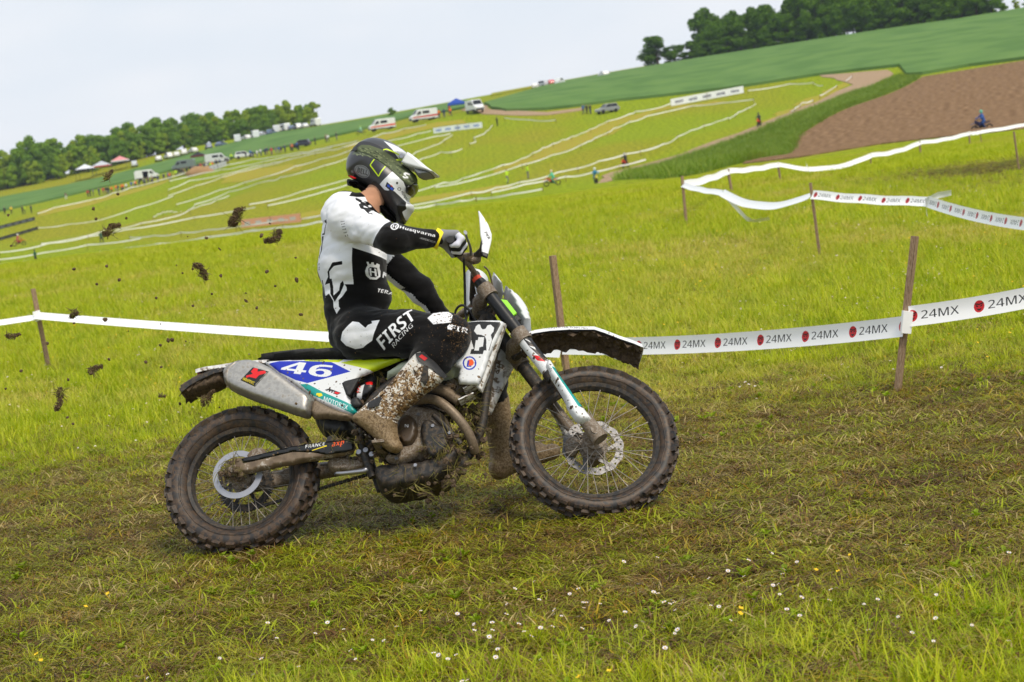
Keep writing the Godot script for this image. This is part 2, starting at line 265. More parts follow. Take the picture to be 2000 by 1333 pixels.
const RIDER_ART := [["p",6,[563,1585,716,1566,715,1485,668,1434,644,1468,629,1487,617,1514,604,1528,586,1544]],
	["p",0,[419,1559,559,1542,534,1270,526,1253,519,1211,508,1127,494,1104,457,1069,452,1048,462,993,415,1077,407,1087,386,1196]],
	["p",0,[409,1282,423,1436,520,1513,653,1508,797,1391,778,1317,685,1219,569,1267,555,1111,406,1128]],
	["p",0,[397,1317,535,1300,519,1211,510,1127,523,1101,523,1089,496,1062,480,1051,478,1024,483,1015,462,993,450,1024,452,1048,434,1087,412,1074,402,1133,392,1195]],
	["p",1,[521,1212,520,1198,478,1197,452,1179,449,1149,458,1148,460,1114,458,1075,487,1093,496,1122,510,1131,513,1114,492,1080,461,1047,443,1086,445,1131,417,1131,441,1159,443,1180,474,1213]],
	["p",1,[417,1081,437,1087,453,1054,452,1024,465,989,452,943,433,978,417,1031,411,1071]],
	["p",1,[477,1468,486,1467,462,1419,456,1420]],
	["p",1,[437,1417,459,1414,453,1400,434,1354,419,1355,420,1362,431,1361,447,1401,438,1409]],
	["p",1,[417,1351,427,1349,417,1287,403,1248,400,1253,411,1293]],
	["t",1,[399,1198,404,1227,393,1198],"01",1],
	["p",1,[401,1155,407,1154,410,1102,417,1080,410,1075,403,1115]],
	["p",1,[602,1488,631,1483,646,1470,658,1471,680,1454,690,1431,691,1401,687,1391,703,1370,681,1378,656,1407,641,1413,625,1441,632,1450,610,1466]],
	["p",0,[630,1464,638,1467,651,1465,645,1457,635,1457]],
	["p",0,[648,1434,667,1422,669,1415,651,1420]],
	["p",0,[660,1446,668,1453,685,1439,674,1427]],
	["p",0,[680,1388,690,1389,697,1378,687,1379]],
	["p",1,[547,1372,550,1372,550,1368,546,1368]],
	["p",1,[554,1371,557,1371,557,1367,553,1367]],
	["p",1,[561,1370,565,1370,564,1366,561,1366]],
	["p",1,[548,1360,552,1360,551,1356,548,1356]],
	["p",1,[555,1359,559,1359,558,1355,555,1356]],
	["p",1,[562,1359,566,1358,566,1354,562,1355]],
	["p",1,[549,1349,553,1348,553,1344,549,1345]],
	["p",1,[556,1348,560,1347,560,1343,556,1344]],
	["p",1,[564,1347,567,1346,567,1343,563,1343]],
	["p",1,[551,1337,554,1336,554,1333,550,1333]],
	["p",1,[558,1336,561,1336,561,1332,557,1332]],
	["p",1,[565,1335,569,1335,568,1331,565,1331]],
	["p",1,[552,1325,556,1325,555,1321,552,1321]],
	["p",1,[559,1324,563,1324,562,1320,559,1320]],
	["p",1,[566,1323,570,1323,569,1319,566,1320]],
	["p",1,[553,1313,557,1313,557,1309,553,1310]],
	["p",1,[568,1312,571,1311,571,1307,567,1308]],
	["p",1,[789,1304,881,1297,968,1277,964,1189,919,1175,820,1175,695,1207]],
	["p",0,[829,1285,826,1278,821,1273,814,1270,806,1271,799,1275,795,1282,794,1289,796,1297,802,1302,809,1305,817,1304,823,1300,828,1293]],
	["p",1,[823,1286,822,1281,818,1277,813,1275,807,1276,803,1279,800,1283,799,1289,801,1294,805,1298,810,1299,815,1299,820,1296,823,1291]],
	["t",0,[803,1281,818,1278,805,1296],"H",1],
	["t",0,[830,1272,955,1239,833,1291],"Husqvarna",1],
	["t",0,[900,1235,955,1220,902,1242],"MOTORCYCLES",0],
	["p",0,[622,1200,630,1201,632,1191,638,1191,641,1198,650,1197,650,1188,656,1187,660,1194,669,1190,666,1175,667,1163,664,1139,649,1126,625,1127,612,1142,613,1163,619,1178,625,1185]],
	["p",1,[626,1171,633,1178,658,1175,657,1143,647,1135,630,1137,624,1145]],
	["t",0,[627,1142,652,1139,630,1174],"H",1],
	["t",0,[669,1127,724,1103,674,1165],"Husq",1],
	["t",0,[648,1070,701,1059,653,1086],"TERA",1],
	["p",0,[486,869,500,903,549,942,578,934,606,906,611,910,617,917,637,922,633,933,671,933,643,877,630,848,604,836,583,824,548,823,509,842]],
	["t",0,[675,801,835,917,647,852],"FIRST",1],
	["t",0,[722,804,820,882,715,821],"RACING",0],
	["p",0,[883,912,911,938,942,955,992,914,986,878,910,879]],
	["p",0,[970,863,983,874,993,868,986,846,971,850]],
	["t",0,[983,846,1048,827,988,868],"FIR",1],
	["p",6,[563,1585,716,1566,715,1485,668,1434,644,1468,629,1487,617,1514,604,1528,586,1544]],
	["p",1,[629,1487,646,1467,668,1434,664,1437,644,1464]]]
const HELMET_ART := [["p",7,[550,1621,554,1667,570,1699,602,1734,635,1756,678,1766,724,1755,763,1734,807,1700,830,1674,807,1651,793,1637,809,1620,847,1584,859,1557,857,1521,836,1492,816,1474,816,1453,836,1441,831,1421,809,1397,796,1378,779,1361,760,1375,728,1423,693,1484,656,1535,608,1572,568,1592]],
	["p",8,[719,1757,773,1731,826,1688,808,1656,782,1659,758,1709]],
	["p",8,[689,1557,728,1583,753,1606,794,1565,799,1538,816,1474,816,1453,836,1441,831,1421,796,1378,776,1386,773,1428,762,1450,738,1501,712,1523]],
	["p",1,[738,1501,752,1513,767,1501,792,1472,792,1441,773,1428,762,1450]],
	["p",1,[537,1601,568,1595,608,1574,657,1545,689,1554,712,1522,738,1500,762,1450,773,1428,776,1381,791,1371,778,1350,723,1372,634,1517,543,1549]],
	["p",10,[722,1703,736,1708,734,1713,721,1708]],
	["p",10,[734,1708,791,1678,793,1683,736,1713]],
	["p",10,[790,1683,763,1666,766,1662,793,1678]],
	["p",10,[680,1671,657,1645,660,1642,684,1667]],
	["p",10,[656,1642,688,1589,692,1592,661,1645]],
	["p",10,[692,1589,728,1632,724,1636,688,1592]],
	["p",12,[650,1608,645,1602,637,1598,627,1597,616,1599,605,1603,596,1609,588,1617,583,1626,581,1634,583,1642,587,1648,595,1652,605,1653,616,1651,627,1647,637,1641,644,1633,650,1624,651,1615]],
	["p",7,[646,1610,642,1604,635,1601,626,1600,617,1602,607,1605,598,1611,591,1618,586,1626,585,1633,586,1640,591,1645,597,1648,606,1649,616,1648,625,1644,634,1639,641,1632,646,1624,647,1616]],
	["p",12,[644,1611,640,1606,634,1603,626,1602,617,1604,608,1607,599,1613,593,1619,589,1626,587,1633,588,1639,592,1644,598,1647,606,1647,615,1646,625,1642,633,1637,639,1631,644,1624,645,1617]],
	["t",1,[592,1626,637,1605,600,1644],"BELL",1],
	["t",12,[559,1609,564,1639,569,1608],"VS",1],
	["p",1,[726,1560,755,1529,743,1513,715,1543]],
	["p",11,[729,1551,738,1540,733,1533,723,1543]],
	["p",11,[742,1537,751,1527,745,1520,735,1529]],
	["p",3,[743,1545,749,1538,746,1535,741,1541]],
	["p",1,[773,1551,773,1549,772,1548,771,1547,770,1546,768,1546,767,1546,766,1547,765,1548,765,1550,765,1552,765,1553,766,1554,767,1555,768,1556,769,1556,771,1556,772,1555,773,1554,773,1552]],
	["t",7,[774,1514,794,1462,787,1519],"Husqvarna",1],
	["p",7,[777,1521,775,1520,772,1520,770,1520,768,1521,767,1523,766,1525,766,1527,767,1529,768,1530,770,1532,772,1533,774,1533,777,1533,779,1532,780,1531,781,1529,781,1527,780,1525,779,1523]],
	["p",8,[776,1523,774,1523,773,1522,771,1522,770,1523,769,1524,769,1525,769,1527,769,1528,770,1529,771,1530,773,1531,774,1531,776,1531,777,1530,778,1529,778,1528,778,1527,778,1525,777,1524]],
	["p",9,[576,1706,591,1730,624,1744,664,1734,719,1706,767,1666,800,1631,838,1595,864,1566,856,1511,831,1524,798,1554,756,1605,698,1654,659,1680,599,1703]],
	["p",9,[669,1700,673,1697,671,1695,667,1698]],
	["p",14,[743,1661,751,1656,749,1653,742,1659]],
	["p",14,[616,1732,624,1726,622,1723,614,1729]],
	["p",14,[656,1689,667,1681,665,1677,654,1685]],
	["p",14,[641,1713,647,1709,645,1706,640,1710]],
	["p",14,[650,1690,659,1682,658,1681,648,1688]],
	["p",14,[823,1552,828,1548,826,1545,821,1549]],
	["p",14,[769,1630,778,1623,776,1621,767,1628]],
	["p",13,[727,1654,731,1650,729,1647,725,1650]],
	["p",9,[794,1599,798,1596,797,1593,792,1596]],
	["p",14,[729,1664,739,1657,737,1654,727,1661]],
	["p",13,[820,1573,825,1569,823,1566,818,1570]],
	["p",13,[737,1636,746,1630,744,1626,735,1632]],
	["p",9,[719,1660,725,1655,723,1650,717,1655]],
	["p",14,[609,1716,613,1713,611,1710,607,1713]],
	["p",14,[727,1662,733,1657,732,1653,726,1658]],
	["p",13,[806,1591,810,1587,809,1585,804,1589]],
	["p",14,[685,1687,693,1682,691,1679,684,1684]],
	["p",14,[601,1704,608,1700,606,1695,599,1700]],
	["p",14,[664,1719,671,1714,669,1712,662,1717]],
	["p",14,[672,1705,677,1701,676,1699,670,1702]],
	["p",9,[788,1617,798,1610,796,1606,786,1614]],
	["p",14,[795,1580,803,1574,802,1572,793,1578]],
	["p",14,[623,1709,634,1701,632,1699,622,1707]],
	["p",14,[787,1590,794,1585,792,1581,785,1587]],
	["p",14,[752,1662,762,1654,760,1649,750,1657]],
	["p",14,[618,1702,623,1698,621,1694,616,1698]],
	["p",14,[777,1597,782,1594,780,1592,775,1595]],
	["p",14,[627,1715,636,1708,635,1705,625,1712]],
	["p",9,[804,1603,812,1597,810,1593,802,1599]],
	["p",9,[793,1613,802,1607,800,1605,791,1611]],
	["p",13,[727,1664,736,1657,734,1654,725,1661]],
	["p",14,[746,1665,754,1659,752,1656,744,1662]],
	["p",9,[758,1613,762,1610,761,1608,757,1611]],
	["p",14,[724,1648,733,1641,731,1639,722,1646]],
	["p",14,[747,1660,754,1655,753,1652,745,1658]],
	["p",13,[683,1676,689,1672,687,1667,681,1671]],
	["p",14,[650,1705,656,1700,655,1696,648,1701]],
	["p",13,[796,1576,801,1572,800,1568,794,1572]],
	["p",14,[626,1695,633,1689,631,1685,624,1690]],
	["p",14,[831,1560,835,1557,833,1553,829,1556]],
	["p",14,[705,1692,714,1684,712,1682,703,1689]],
	["p",14,[678,1688,682,1685,680,1682,676,1685]],
	["p",13,[732,1664,735,1662,733,1660,730,1662]],
	["p",9,[746,1663,753,1657,752,1654,744,1660]],
	["p",14,[644,1723,652,1717,650,1714,642,1720]],
	["p",14,[830,1544,838,1538,836,1534,828,1540]],
	["p",14,[781,1618,787,1614,785,1611,780,1615]],
	["p",14,[779,1624,785,1619,783,1616,777,1621]],
	["p",14,[695,1683,705,1675,703,1673,694,1680]],
	["p",14,[798,1593,808,1585,806,1582,796,1590]],
	["p",14,[833,1547,840,1542,838,1539,831,1544]],
	["p",14,[827,1569,832,1565,830,1561,825,1565]],
	["p",9,[788,1601,798,1593,797,1591,786,1599]],
	["p",13,[657,1722,662,1717,661,1715,655,1720]],
	["p",14,[733,1671,737,1667,736,1665,731,1668]],
	["p",14,[628,1702,635,1696,633,1693,626,1699]],
	["p",14,[695,1703,699,1700,697,1696,693,1699]],
	["p",14,[813,1561,819,1557,817,1554,812,1558]],
	["p",13,[613,1721,622,1714,621,1712,612,1719]],
	["p",14,[828,1555,835,1550,833,1546,826,1551]],
	["p",14,[797,1576,807,1569,805,1566,795,1573]],
	["p",14,[817,1563,827,1555,825,1553,815,1560]],
	["p",9,[832,1571,839,1565,837,1561,830,1567]],
	["p",14,[737,1638,747,1631,745,1629,736,1636]],
	["p",14,[744,1639,752,1633,750,1630,743,1636]],
	["p",13,[600,1714,610,1707,608,1704,598,1711]],
	["p",9,[683,1686,687,1683,685,1681,681,1684]],
	["p",13,[828,1567,834,1563,832,1559,826,1563]],
	["p",14,[619,1718,629,1710,627,1706,617,1714]],
	["p",9,[779,1624,786,1619,784,1617,777,1622]],
	["p",14,[810,1568,818,1562,816,1559,808,1565]],
	["p",14,[655,1689,660,1685,658,1681,653,1685]],
	["p",14,[766,1636,774,1631,772,1629,765,1634]],
	["p",14,[814,1594,823,1587,821,1585,812,1592]],
	["p",14,[796,1572,804,1566,802,1562,794,1568]],
	["p",9,[626,1708,631,1704,629,1702,624,1706]],
	["p",13,[607,1723,615,1717,613,1713,605,1719]],
	["p",14,[698,1675,707,1668,705,1664,696,1671]],
	["p",14,[629,1701,638,1694,636,1690,627,1697]],
	["p",13,[686,1706,690,1703,688,1699,684,1702]],
	["p",14,[735,1641,740,1638,738,1635,734,1638]],
	["p",13,[772,1617,778,1613,776,1609,770,1613]],
	["p",9,[605,1723,611,1718,609,1714,603,1719]],
	["p",14,[721,1682,726,1678,724,1674,719,1678]],
	["p",9,[802,1596,811,1589,809,1585,800,1592]],
	["p",14,[797,1583,806,1577,804,1574,795,1581]],
	["p",14,[815,1575,819,1571,817,1569,813,1573]],
	["p",9,[655,1702,665,1694,663,1691,653,1699]],
	["p",13,[606,1711,614,1705,612,1701,604,1707]],
	["p",14,[774,1635,778,1632,776,1630,772,1632]],
	["p",9,[671,1691,675,1688,673,1685,669,1688]],
	["p",14,[834,1558,841,1553,839,1550,832,1555]],
	["p",9,[830,1556,834,1553,832,1549,828,1552]],
	["p",14,[696,1675,704,1669,702,1667,694,1673]],
	["p",9,[629,1697,634,1694,632,1691,627,1695]],
	["p",9,[616,1722,625,1716,623,1712,614,1718]],
	["p",14,[643,1711,647,1709,645,1706,641,1708]],
	["p",14,[607,1702,616,1696,614,1694,605,1700]],
	["p",13,[687,1671,698,1663,696,1659,685,1666]],
	["p",14,[649,1706,653,1703,651,1700,647,1703]],
	["p",14,[683,1689,691,1683,689,1681,681,1687]],
	["p",14,[700,1684,708,1678,706,1675,699,1680]],
	["p",13,[821,1562,829,1556,827,1554,820,1560]],
	["p",9,[727,1668,733,1664,731,1660,725,1665]],
	["p",9,[724,1657,728,1653,727,1650,722,1653]],
	["p",9,[796,1573,801,1569,800,1566,794,1570]],
	["p",14,[837,1557,842,1553,841,1550,835,1555]],
	["p",14,[735,1650,740,1646,738,1642,733,1646]],
	["p",14,[702,1663,710,1657,708,1655,700,1661]],
	["p",9,[648,1706,652,1704,650,1699,646,1702]],
	["p",14,[658,1683,664,1679,663,1676,656,1681]],
	["p",13,[758,1617,762,1614,760,1612,756,1615]],
	["p",14,[794,1584,802,1578,800,1574,792,1580]],
	["p",9,[815,1597,821,1592,819,1588,813,1593]],
	["p",13,[680,1697,689,1690,687,1687,679,1694]],
	["p",14,[766,1642,772,1638,770,1636,765,1640]],
	["p",14,[785,1591,791,1586,789,1583,783,1587]],
	["p",14,[639,1714,646,1708,644,1706,637,1712]],
	["p",14,[795,1604,805,1597,803,1595,793,1602]],
	["p",14,[707,1677,716,1670,714,1666,705,1673]],
	["p",14,[802,1570,808,1566,807,1563,801,1567]],
	["p",14,[827,1542,830,1539,828,1536,825,1538]],
	["p",9,[794,1610,800,1606,798,1604,793,1608]],
	["p",14,[840,1552,848,1547,846,1544,838,1550]],
	["p",13,[783,1606,791,1599,789,1595,781,1602]],
	["p",13,[764,1642,772,1636,770,1634,762,1640]],
	["p",14,[799,1602,802,1599,800,1595,797,1598]],
	["p",13,[665,1701,671,1697,669,1694,664,1697]],
	["p",13,[622,1706,627,1703,625,1699,620,1703]],
	["p",14,[821,1585,825,1582,824,1578,819,1581]],
	["p",14,[622,1721,629,1716,627,1714,621,1719]],
	["p",13,[629,1728,640,1720,638,1716,627,1724]],
	["p",13,[756,1656,765,1650,763,1647,754,1654]],
	["p",13,[690,1681,697,1676,695,1672,688,1677]],
	["p",14,[655,1705,665,1698,663,1695,653,1702]],
	["p",14,[745,1631,750,1627,748,1624,743,1628]],
	["p",13,[779,1601,788,1594,786,1590,777,1597]],
	["p",9,[672,1678,677,1674,675,1670,670,1674]],
	["p",13,[686,1703,696,1695,694,1692,684,1700]],
	["p",14,[702,1674,710,1668,708,1666,700,1672]],
	["p",14,[685,1676,693,1670,691,1668,683,1674]],
	["p",14,[598,1703,607,1697,605,1693,596,1700]],
	["p",13,[694,1696,705,1688,703,1686,693,1694]],
	["p",14,[660,1685,665,1681,663,1677,658,1681]],
	["p",13,[821,1572,827,1567,825,1563,820,1568]],
	["p",9,[771,1634,779,1628,777,1624,769,1630]],
	["p",13,[826,1565,831,1561,829,1558,824,1562]],
	["p",14,[804,1585,814,1577,812,1574,803,1581]],
	["p",14,[651,1716,658,1711,657,1709,649,1714]],
	["p",8,[805,1602,823,1597,821,1587,809,1591,807,1586,817,1579,815,1571,800,1570,794,1578,798,1582,805,1577,809,1579,800,1587,798,1595]]]
# ---------------------------------------------------------------- mesh helpers
class MB:
	var v := PackedVector3Array()
	var uv := PackedVector2Array()
	var c := PackedColorArray()
	var ix := PackedInt32Array()
	var use_c := false
	var uvm := Vector4(0, 0, 1, 1)   # planar print layout: origin x,y and size in metres
	var paint := Color.WHITE
	func p(q: Vector3) -> int:
		v.append(q)
		uv.append(Vector2((q.x - uvm.x) / uvm.z, 1.0 - (q.y - uvm.y) / uvm.w))
		c.append(paint)
		return v.size() - 1
	func pu(q: Vector3, t: Vector2) -> int:
		v.append(q)
		uv.append(t)
		c.append(paint)
		return v.size() - 1
	func tri(a: int, b: int, d: int) -> void:
		ix.append(a); ix.append(b); ix.append(d)
	func quad(a: int, b: int, d: int, e: int) -> void:
		ix.append(a); ix.append(b); ix.append(d)
		ix.append(a); ix.append(d); ix.append(e)
	func face(a: Vector3, b: Vector3, d: Vector3, e: Vector3) -> void:
		var k := p(a); p(b); p(d); p(e)
		quad(k, k + 1, k + 2, k + 3)
	# box with its 8 corners given by centre, half sizes and a basis
	func box(at: Vector3, h: Vector3, bs := Basis()) -> void:
		var o := []
		for i in 8:
			o.append(at + bs * Vector3(h.x if i & 1 else -h.x, h.y if i & 2 else -h.y, h.z if i & 4 else -h.z))
		for f in [[0, 2, 3, 1], [4, 5, 7, 6], [0, 1, 5, 4], [2, 6, 7, 3], [0, 4, 6, 2], [1, 3, 7, 5]]:
			face(o[f[0]], o[f[3]], o[f[2]], o[f[1]])
	# box with chamfered edges (12 sided prism rounded along one axis z)
	func slab(poly: PackedVector2Array, z0: float, z1: float, bev := 0.0) -> void:
		var q := poly
		if not Geometry2D.is_polygon_clockwise(q):
			q = poly.duplicate(); q.reverse()
		var n := q.size()
		var inner := q
		if bev > 0.0:
			inner = PackedVector2Array()
			for i in n:
				var a := q[(i + n - 1) % n]
				var b := q[i]
				var d := q[(i + 1) % n]
				var n1 := (b - a).normalized().orthogonal()
				var n2 := (d - b).normalized().orthogonal()
				var m := n1 + n2
				m = m / maxf(m.length_squared() * 0.5, 0.35)
				inner.append(b + m * bev * (1.0 if true else 0.0))
			# keep the inset on the inside
			if absf(area(inner)) > absf(area(q)):
				for i in n:
					inner[i] = q[i] * 2.0 - inner[i]
		var t := Geometry2D.triangulate_polygon(inner)
		var s := signf(z1 - z0)
		for side in 2:
			var z := z0 if side == 0 else z1
			var k := v.size()
			for w in inner:
				p(Vector3(w.x, w.y, z))
			for i in range(0, t.size(), 3):
				if (side == 1) == (s > 0.0):
					tri(k + t[i], k + t[i + 1], k + t[i + 2])
				else:
					tri(k + t[i], k + t[i + 2], k + t[i + 1])
		var zz := [z0, z0 + s * bev, z1 - s * bev, z1]
		for i in n:
			var j := (i + 1) % n
			for r in 3:
				if bev <= 0.0 and r != 1:
					continue
				var pa := inner[i] if (r == 0) else q[i]
				var pb := inner[j] if (r == 0) else q[j]
				var pc := inner[j] if (r == 2) else q[j]
				var pd := inner[i] if (r == 2) else q[i]
				face(Vector3(pa.x, pa.y, zz[r]), Vector3(pb.x, pb.y, zz[r]), Vector3(pc.x, pc.y, zz[r + 1]), Vector3(pd.x, pd.y, zz[r + 1]))
	static func area(q: PackedVector2Array) -> float:
		var s := 0.0
		for i in q.size():
			s += q[i].cross(q[(i + 1) % q.size()])
		return s * 0.5
	# tube along a path; r may be one radius or a list; fl squeezes it along the second cross axis
	func tube(path: Array, r, sides := 10, caps := true, fl := 1.0, up := Vector3(0, 0, 1)) -> void:
		var n := path.size()
		var k := v.size()
		var ref := up
		for i in n:
			var t: Vector3 = (path[mini(i + 1, n - 1)] - path[maxi(i - 1, 0)]).normalized()
			var e1 := (ref - t * ref.dot(t))
			if e1.length() < 1e-4:
				e1 = t.cross(Vector3(0.3, 1, 0.2))
			e1 = e1.normalized()
			var e2 := t.cross(e1)
			ref = e1
			var rr: float = 0.0
			if r is Array:
				var f: float = float(i) / maxi(1, n - 1) * (r.size() - 1)
				rr = lerpf(r[int(f)], r[mini(int(f) + 1, r.size() - 1)], f - int(f))
			else:
				rr = r
			for s in sides:
				var a := TAU * s / sides
				p(path[i] + e1 * (cos(a) * rr * fl) + e2 * (sin(a) * rr))
		for i in n - 1:
			for s in sides:
				var s2 := (s + 1) % sides
				quad(k + i * sides + s, k + (i + 1) * sides + s, k + (i + 1) * sides + s2, k + i * sides + s2)
		if caps:
			for e in 2:
				var b: int = k + (0 if e == 0 else (n - 1) * sides)
				var m := p(path[0 if e == 0 else n - 1])
				var kk := v.size()
				for s in sides:
					p(v[b + s])
				for s in sides:
					var s2 := (s + 1) % sides
					if e == 0:
						tri(m, kk + s, kk + s2)
					else:
						tri(m, kk + s2, kk + s)
	# ring turned about the z axis: profile of (radius, z), closed or open
	func lathe(prof: Array, seg := 48, closed := false, at := Vector3.ZERO, hard := false, a0 := 0.0, a1 := TAU) -> void:
		var n := prof.size()
		var full := absf(a1 - a0) > TAU - 1e-3
		var rows := seg if full else seg + 1
		var m := n if closed else n - 1
		for q in (m if hard else 1):
			var k := v.size()
			var lst := [prof[q], prof[(q + 1) % n]] if hard else prof
			var w := lst.size()
			for i in rows:
				var a := a0 + (a1 - a0) * i / seg
				for o in lst:
					p(at + Vector3(cos(a) * o.x, sin(a) * o.x, o.y))
			for i in seg:
				var i2 := (i + 1) % rows if full else i + 1
				for j in (1 if hard else m):
					var j2 := (j + 1) % w
					quad(k + i * w + j, k + i2 * w + j, k + i2 * w + j2, k + i * w + j2)
	func ball(at: Vector3, r: Vector3, seg := 10, rings := 7) -> void:
		var k := v.size()
		for i in rings + 1:
			var b := PI * i / rings
			for s in seg:
				var a := TAU * s / seg
				p(at + Vector3(r.x * sin(b) * cos(a), r.y * cos(b), r.z * sin(b) * sin(a)))
		for i in rings:
			for s in seg:
				var s2 := (s + 1) % seg
				quad(k + i * seg + s, k + (i + 1) * seg + s, k + (i + 1) * seg + s2, k + i * seg + s2)
	func mesh(flat := false) -> ArrayMesh:
		var arr := []
		arr.resize(Mesh.ARRAY_MAX)
		if flat:
			var v2 := PackedVector3Array()
			var u2 := PackedVector2Array()
			var c2 := PackedColorArray()
			var n2 := PackedVector3Array()
			for i in range(0, ix.size(), 3):
				var a := v[ix[i]]
				var nn := (v[ix[i + 2]] - a).cross(v[ix[i + 1]] - a).normalized()
				for j in 3:
					v2.append(v[ix[i + j]]); u2.append(uv[ix[i + j]]); c2.append(c[ix[i + j]]); n2.append(nn)
			arr[Mesh.ARRAY_VERTEX] = v2
			arr[Mesh.ARRAY_TEX_UV] = u2
			arr[Mesh.ARRAY_NORMAL] = n2
			if use_c:
				arr[Mesh.ARRAY_COLOR] = c2
		else:
			var nrm := PackedVector3Array()
			nrm.resize(v.size())
			for i in range(0, ix.size(), 3):
				var a := v[ix[i]]
				var nn := (v[ix[i + 2]] - a).cross(v[ix[i + 1]] - a)
				nrm[ix[i]] += nn; nrm[ix[i + 1]] += nn; nrm[ix[i + 2]] += nn
			for i in nrm.size():
				nrm[i] = nrm[i].normalized() if nrm[i].length_squared() > 1e-20 else Vector3.UP
			arr[Mesh.ARRAY_VERTEX] = v
			arr[Mesh.ARRAY_TEX_UV] = uv
			arr[Mesh.ARRAY_NORMAL] = nrm
			arr[Mesh.ARRAY_INDEX] = ix
			if use_c:
				arr[Mesh.ARRAY_COLOR] = c
		var m := ArrayMesh.new()
		m.add_surface_from_arrays(Mesh.PRIMITIVE_TRIANGLES, arr)
		return m
	# a rounded body grown from an outline: half thickness w in the middle, rounding over the distance d from the edge
	func inflate(poly: PackedVector2Array, z0: float, w: float, d: float, step := 0.012, pw := 2.0, bump: FastNoiseLite = null, amp := 0.0, wmin := 0.0) -> void:
		var pts := PackedVector2Array()
		var n := poly.size()
		for i in n:
			var a := poly[i]
			var b := poly[(i + 1) % n]
			var m := maxi(1, int(round(a.distance_to(b) / step)))
			for j in m:
				pts.append(a.lerp(b, float(j) / m))
		var edge := pts.size()
		var lo := pts[0]
		var hi := pts[0]
		for q in pts:
			lo = lo.min(q); hi = hi.max(q)
		var rings := [0.12, 0.4]
		var row := 0
		var y := lo.y + step * 0.5
		var tests := []
		while y < hi.y:
			var x := lo.x + (step * 0.5 if row % 2 else 0.0)
			while x < hi.x:
				tests.append(Vector2(x, y))
				x += step
			y += step * 0.87
			row += 1
		var dist := PackedFloat32Array()
		dist.resize(edge)
		for q in tests:
			if Geometry2D.is_point_in_polygon(q, poly):
				var e := 1e9
				for i in n:
					e = minf(e, q.distance_squared_to(Geometry2D.get_closest_point_to_segment(q, poly[i], poly[(i + 1) % n])))
				e = sqrt(e)
				if e > step * 0.45:
					pts.append(q); dist.append(e)
		var t := Geometry2D.triangulate_delaunay(pts)
		var front := PackedInt32Array()
		var back := PackedInt32Array()
		for i in pts.size():
			var f := clampf(dist[i] / d, 0.0, 1.0)
			var h := w * pow(maxf(0.0, 1.0 - pow(1.0 - f, pw)), 1.0 / pw)
			h = maxf(h, wmin)
			var g := 0.0
			var g2 := 0.0
			if bump:
				g = bump.get_noise_3d(pts[i].x * 100.0, pts[i].y * 100.0, 5.0) * amp
				g2 = bump.get_noise_3d(pts[i].x * 100.0, pts[i].y * 100.0, 55.0) * amp
			front.append(p(Vector3(pts[i].x, pts[i].y, z0 + h + (g if i >= edge else 0.0))))
			if i < edge and wmin <= 0.0:
				back.append(front[i])
			else:
				back.append(p(Vector3(pts[i].x, pts[i].y, z0 - h - (g2 if i >= edge else 0.0))))
		for i in range(0, t.size(), 3):
			var a := t[i]
			var b := t[i + 1]
			var e := t[i + 2]
			var mid := (pts[a] + pts[b] + pts[e]) / 3.0
			if not Geometry2D.is_point_in_polygon(mid, poly):
				continue
			if (pts[b] - pts[a]).cross(pts[e] - pts[a]) > 0.0:
				var s := b
				b = e
				e = s
			tri(front[a], front[b], front[e])
			tri(back[a], back[e], back[b])
		if wmin > 0.0:
			for i in edge:
				var j := (i + 1) % edge
				face(v[front[i]], v[front[j]], v[back[j]], v[back[i]])

	# a thin piece lying on a body grown from the outline host (same z0, w, d, pw), lifted off it by lift
	func wrap(poly: PackedVector2Array, host: PackedVector2Array, z0: float, w: float, d: float, pw: float, lift: float, step := 0.008, both := true) -> void:
		var pts := PackedVector2Array()
		var n := poly.size()
		for i in n:
			var m := maxi(1, int(round(poly[i].distance_to(poly[(i + 1) % n]) / step)))
			for j in m:
				pts.append(poly[i].lerp(poly[(i + 1) % n], float(j) / m))
		var edge := pts.size()
		var lo := pts[0]
		var hi := pts[0]
		for q in pts:
			lo = lo.min(q); hi = hi.max(q)
		var y := lo.y + step * 0.5
		var row := 0
		while y < hi.y:
			var x := lo.x + (step * 0.5 if row % 2 else 0.0)
			while x < hi.x:
				var q := Vector2(x, y)
				if Geometry2D.is_point_in_polygon(q, poly):
					var e := 1e9
					for i in n:
						e = minf(e, q.distance_to(Geometry2D.get_closest_point_to_segment(q, poly[i], poly[(i + 1) % n])))
					if e > step * 0.45:
						pts.append(q)
				x += step
			y += step * 0.87
			row += 1
		var t := Geometry2D.triangulate_delaunay(pts)
		var hn := host.size()
		for side in ([1.0, -1.0] if both else [1.0]):
			var k := v.size()
			for q in pts:
				var e := 1e9
				for i in hn:
					e = minf(e, q.distance_to(Geometry2D.get_closest_point_to_segment(q, host[i], host[(i + 1) % hn])))
				if not Geometry2D.is_point_in_polygon(q, host): e = 0.0
				var h := w * pow(maxf(0.0, 1.0 - pow(1.0 - clampf(e / d, 0.0, 1.0), pw)), 1.0 / pw)
				p(Vector3(q.x, q.y, z0 + (h + lift) * side))
			for i in range(0, t.size(), 3):
				if not Geometry2D.is_point_in_polygon((pts[t[i]] + pts[t[i + 1]] + pts[t[i + 2]]) / 3.0, poly): continue
				var ccw := (pts[t[i + 1]] - pts[t[i]]).cross(pts[t[i + 2]] - pts[t[i]]) > 0.0
				if ccw == (side > 0.0):
					tri(k + t[i], k + t[i + 2], k + t[i + 1])
				else:
					tri(k + t[i], k + t[i + 1], k + t[i + 2])
			for i in edge:
				var j := (i + 1) % edge
				var dn := Vector3(0, 0, -side * (lift + 0.003))
				face(v[k + i], v[k + j], v[k + j] + dn, v[k + i] + dn)

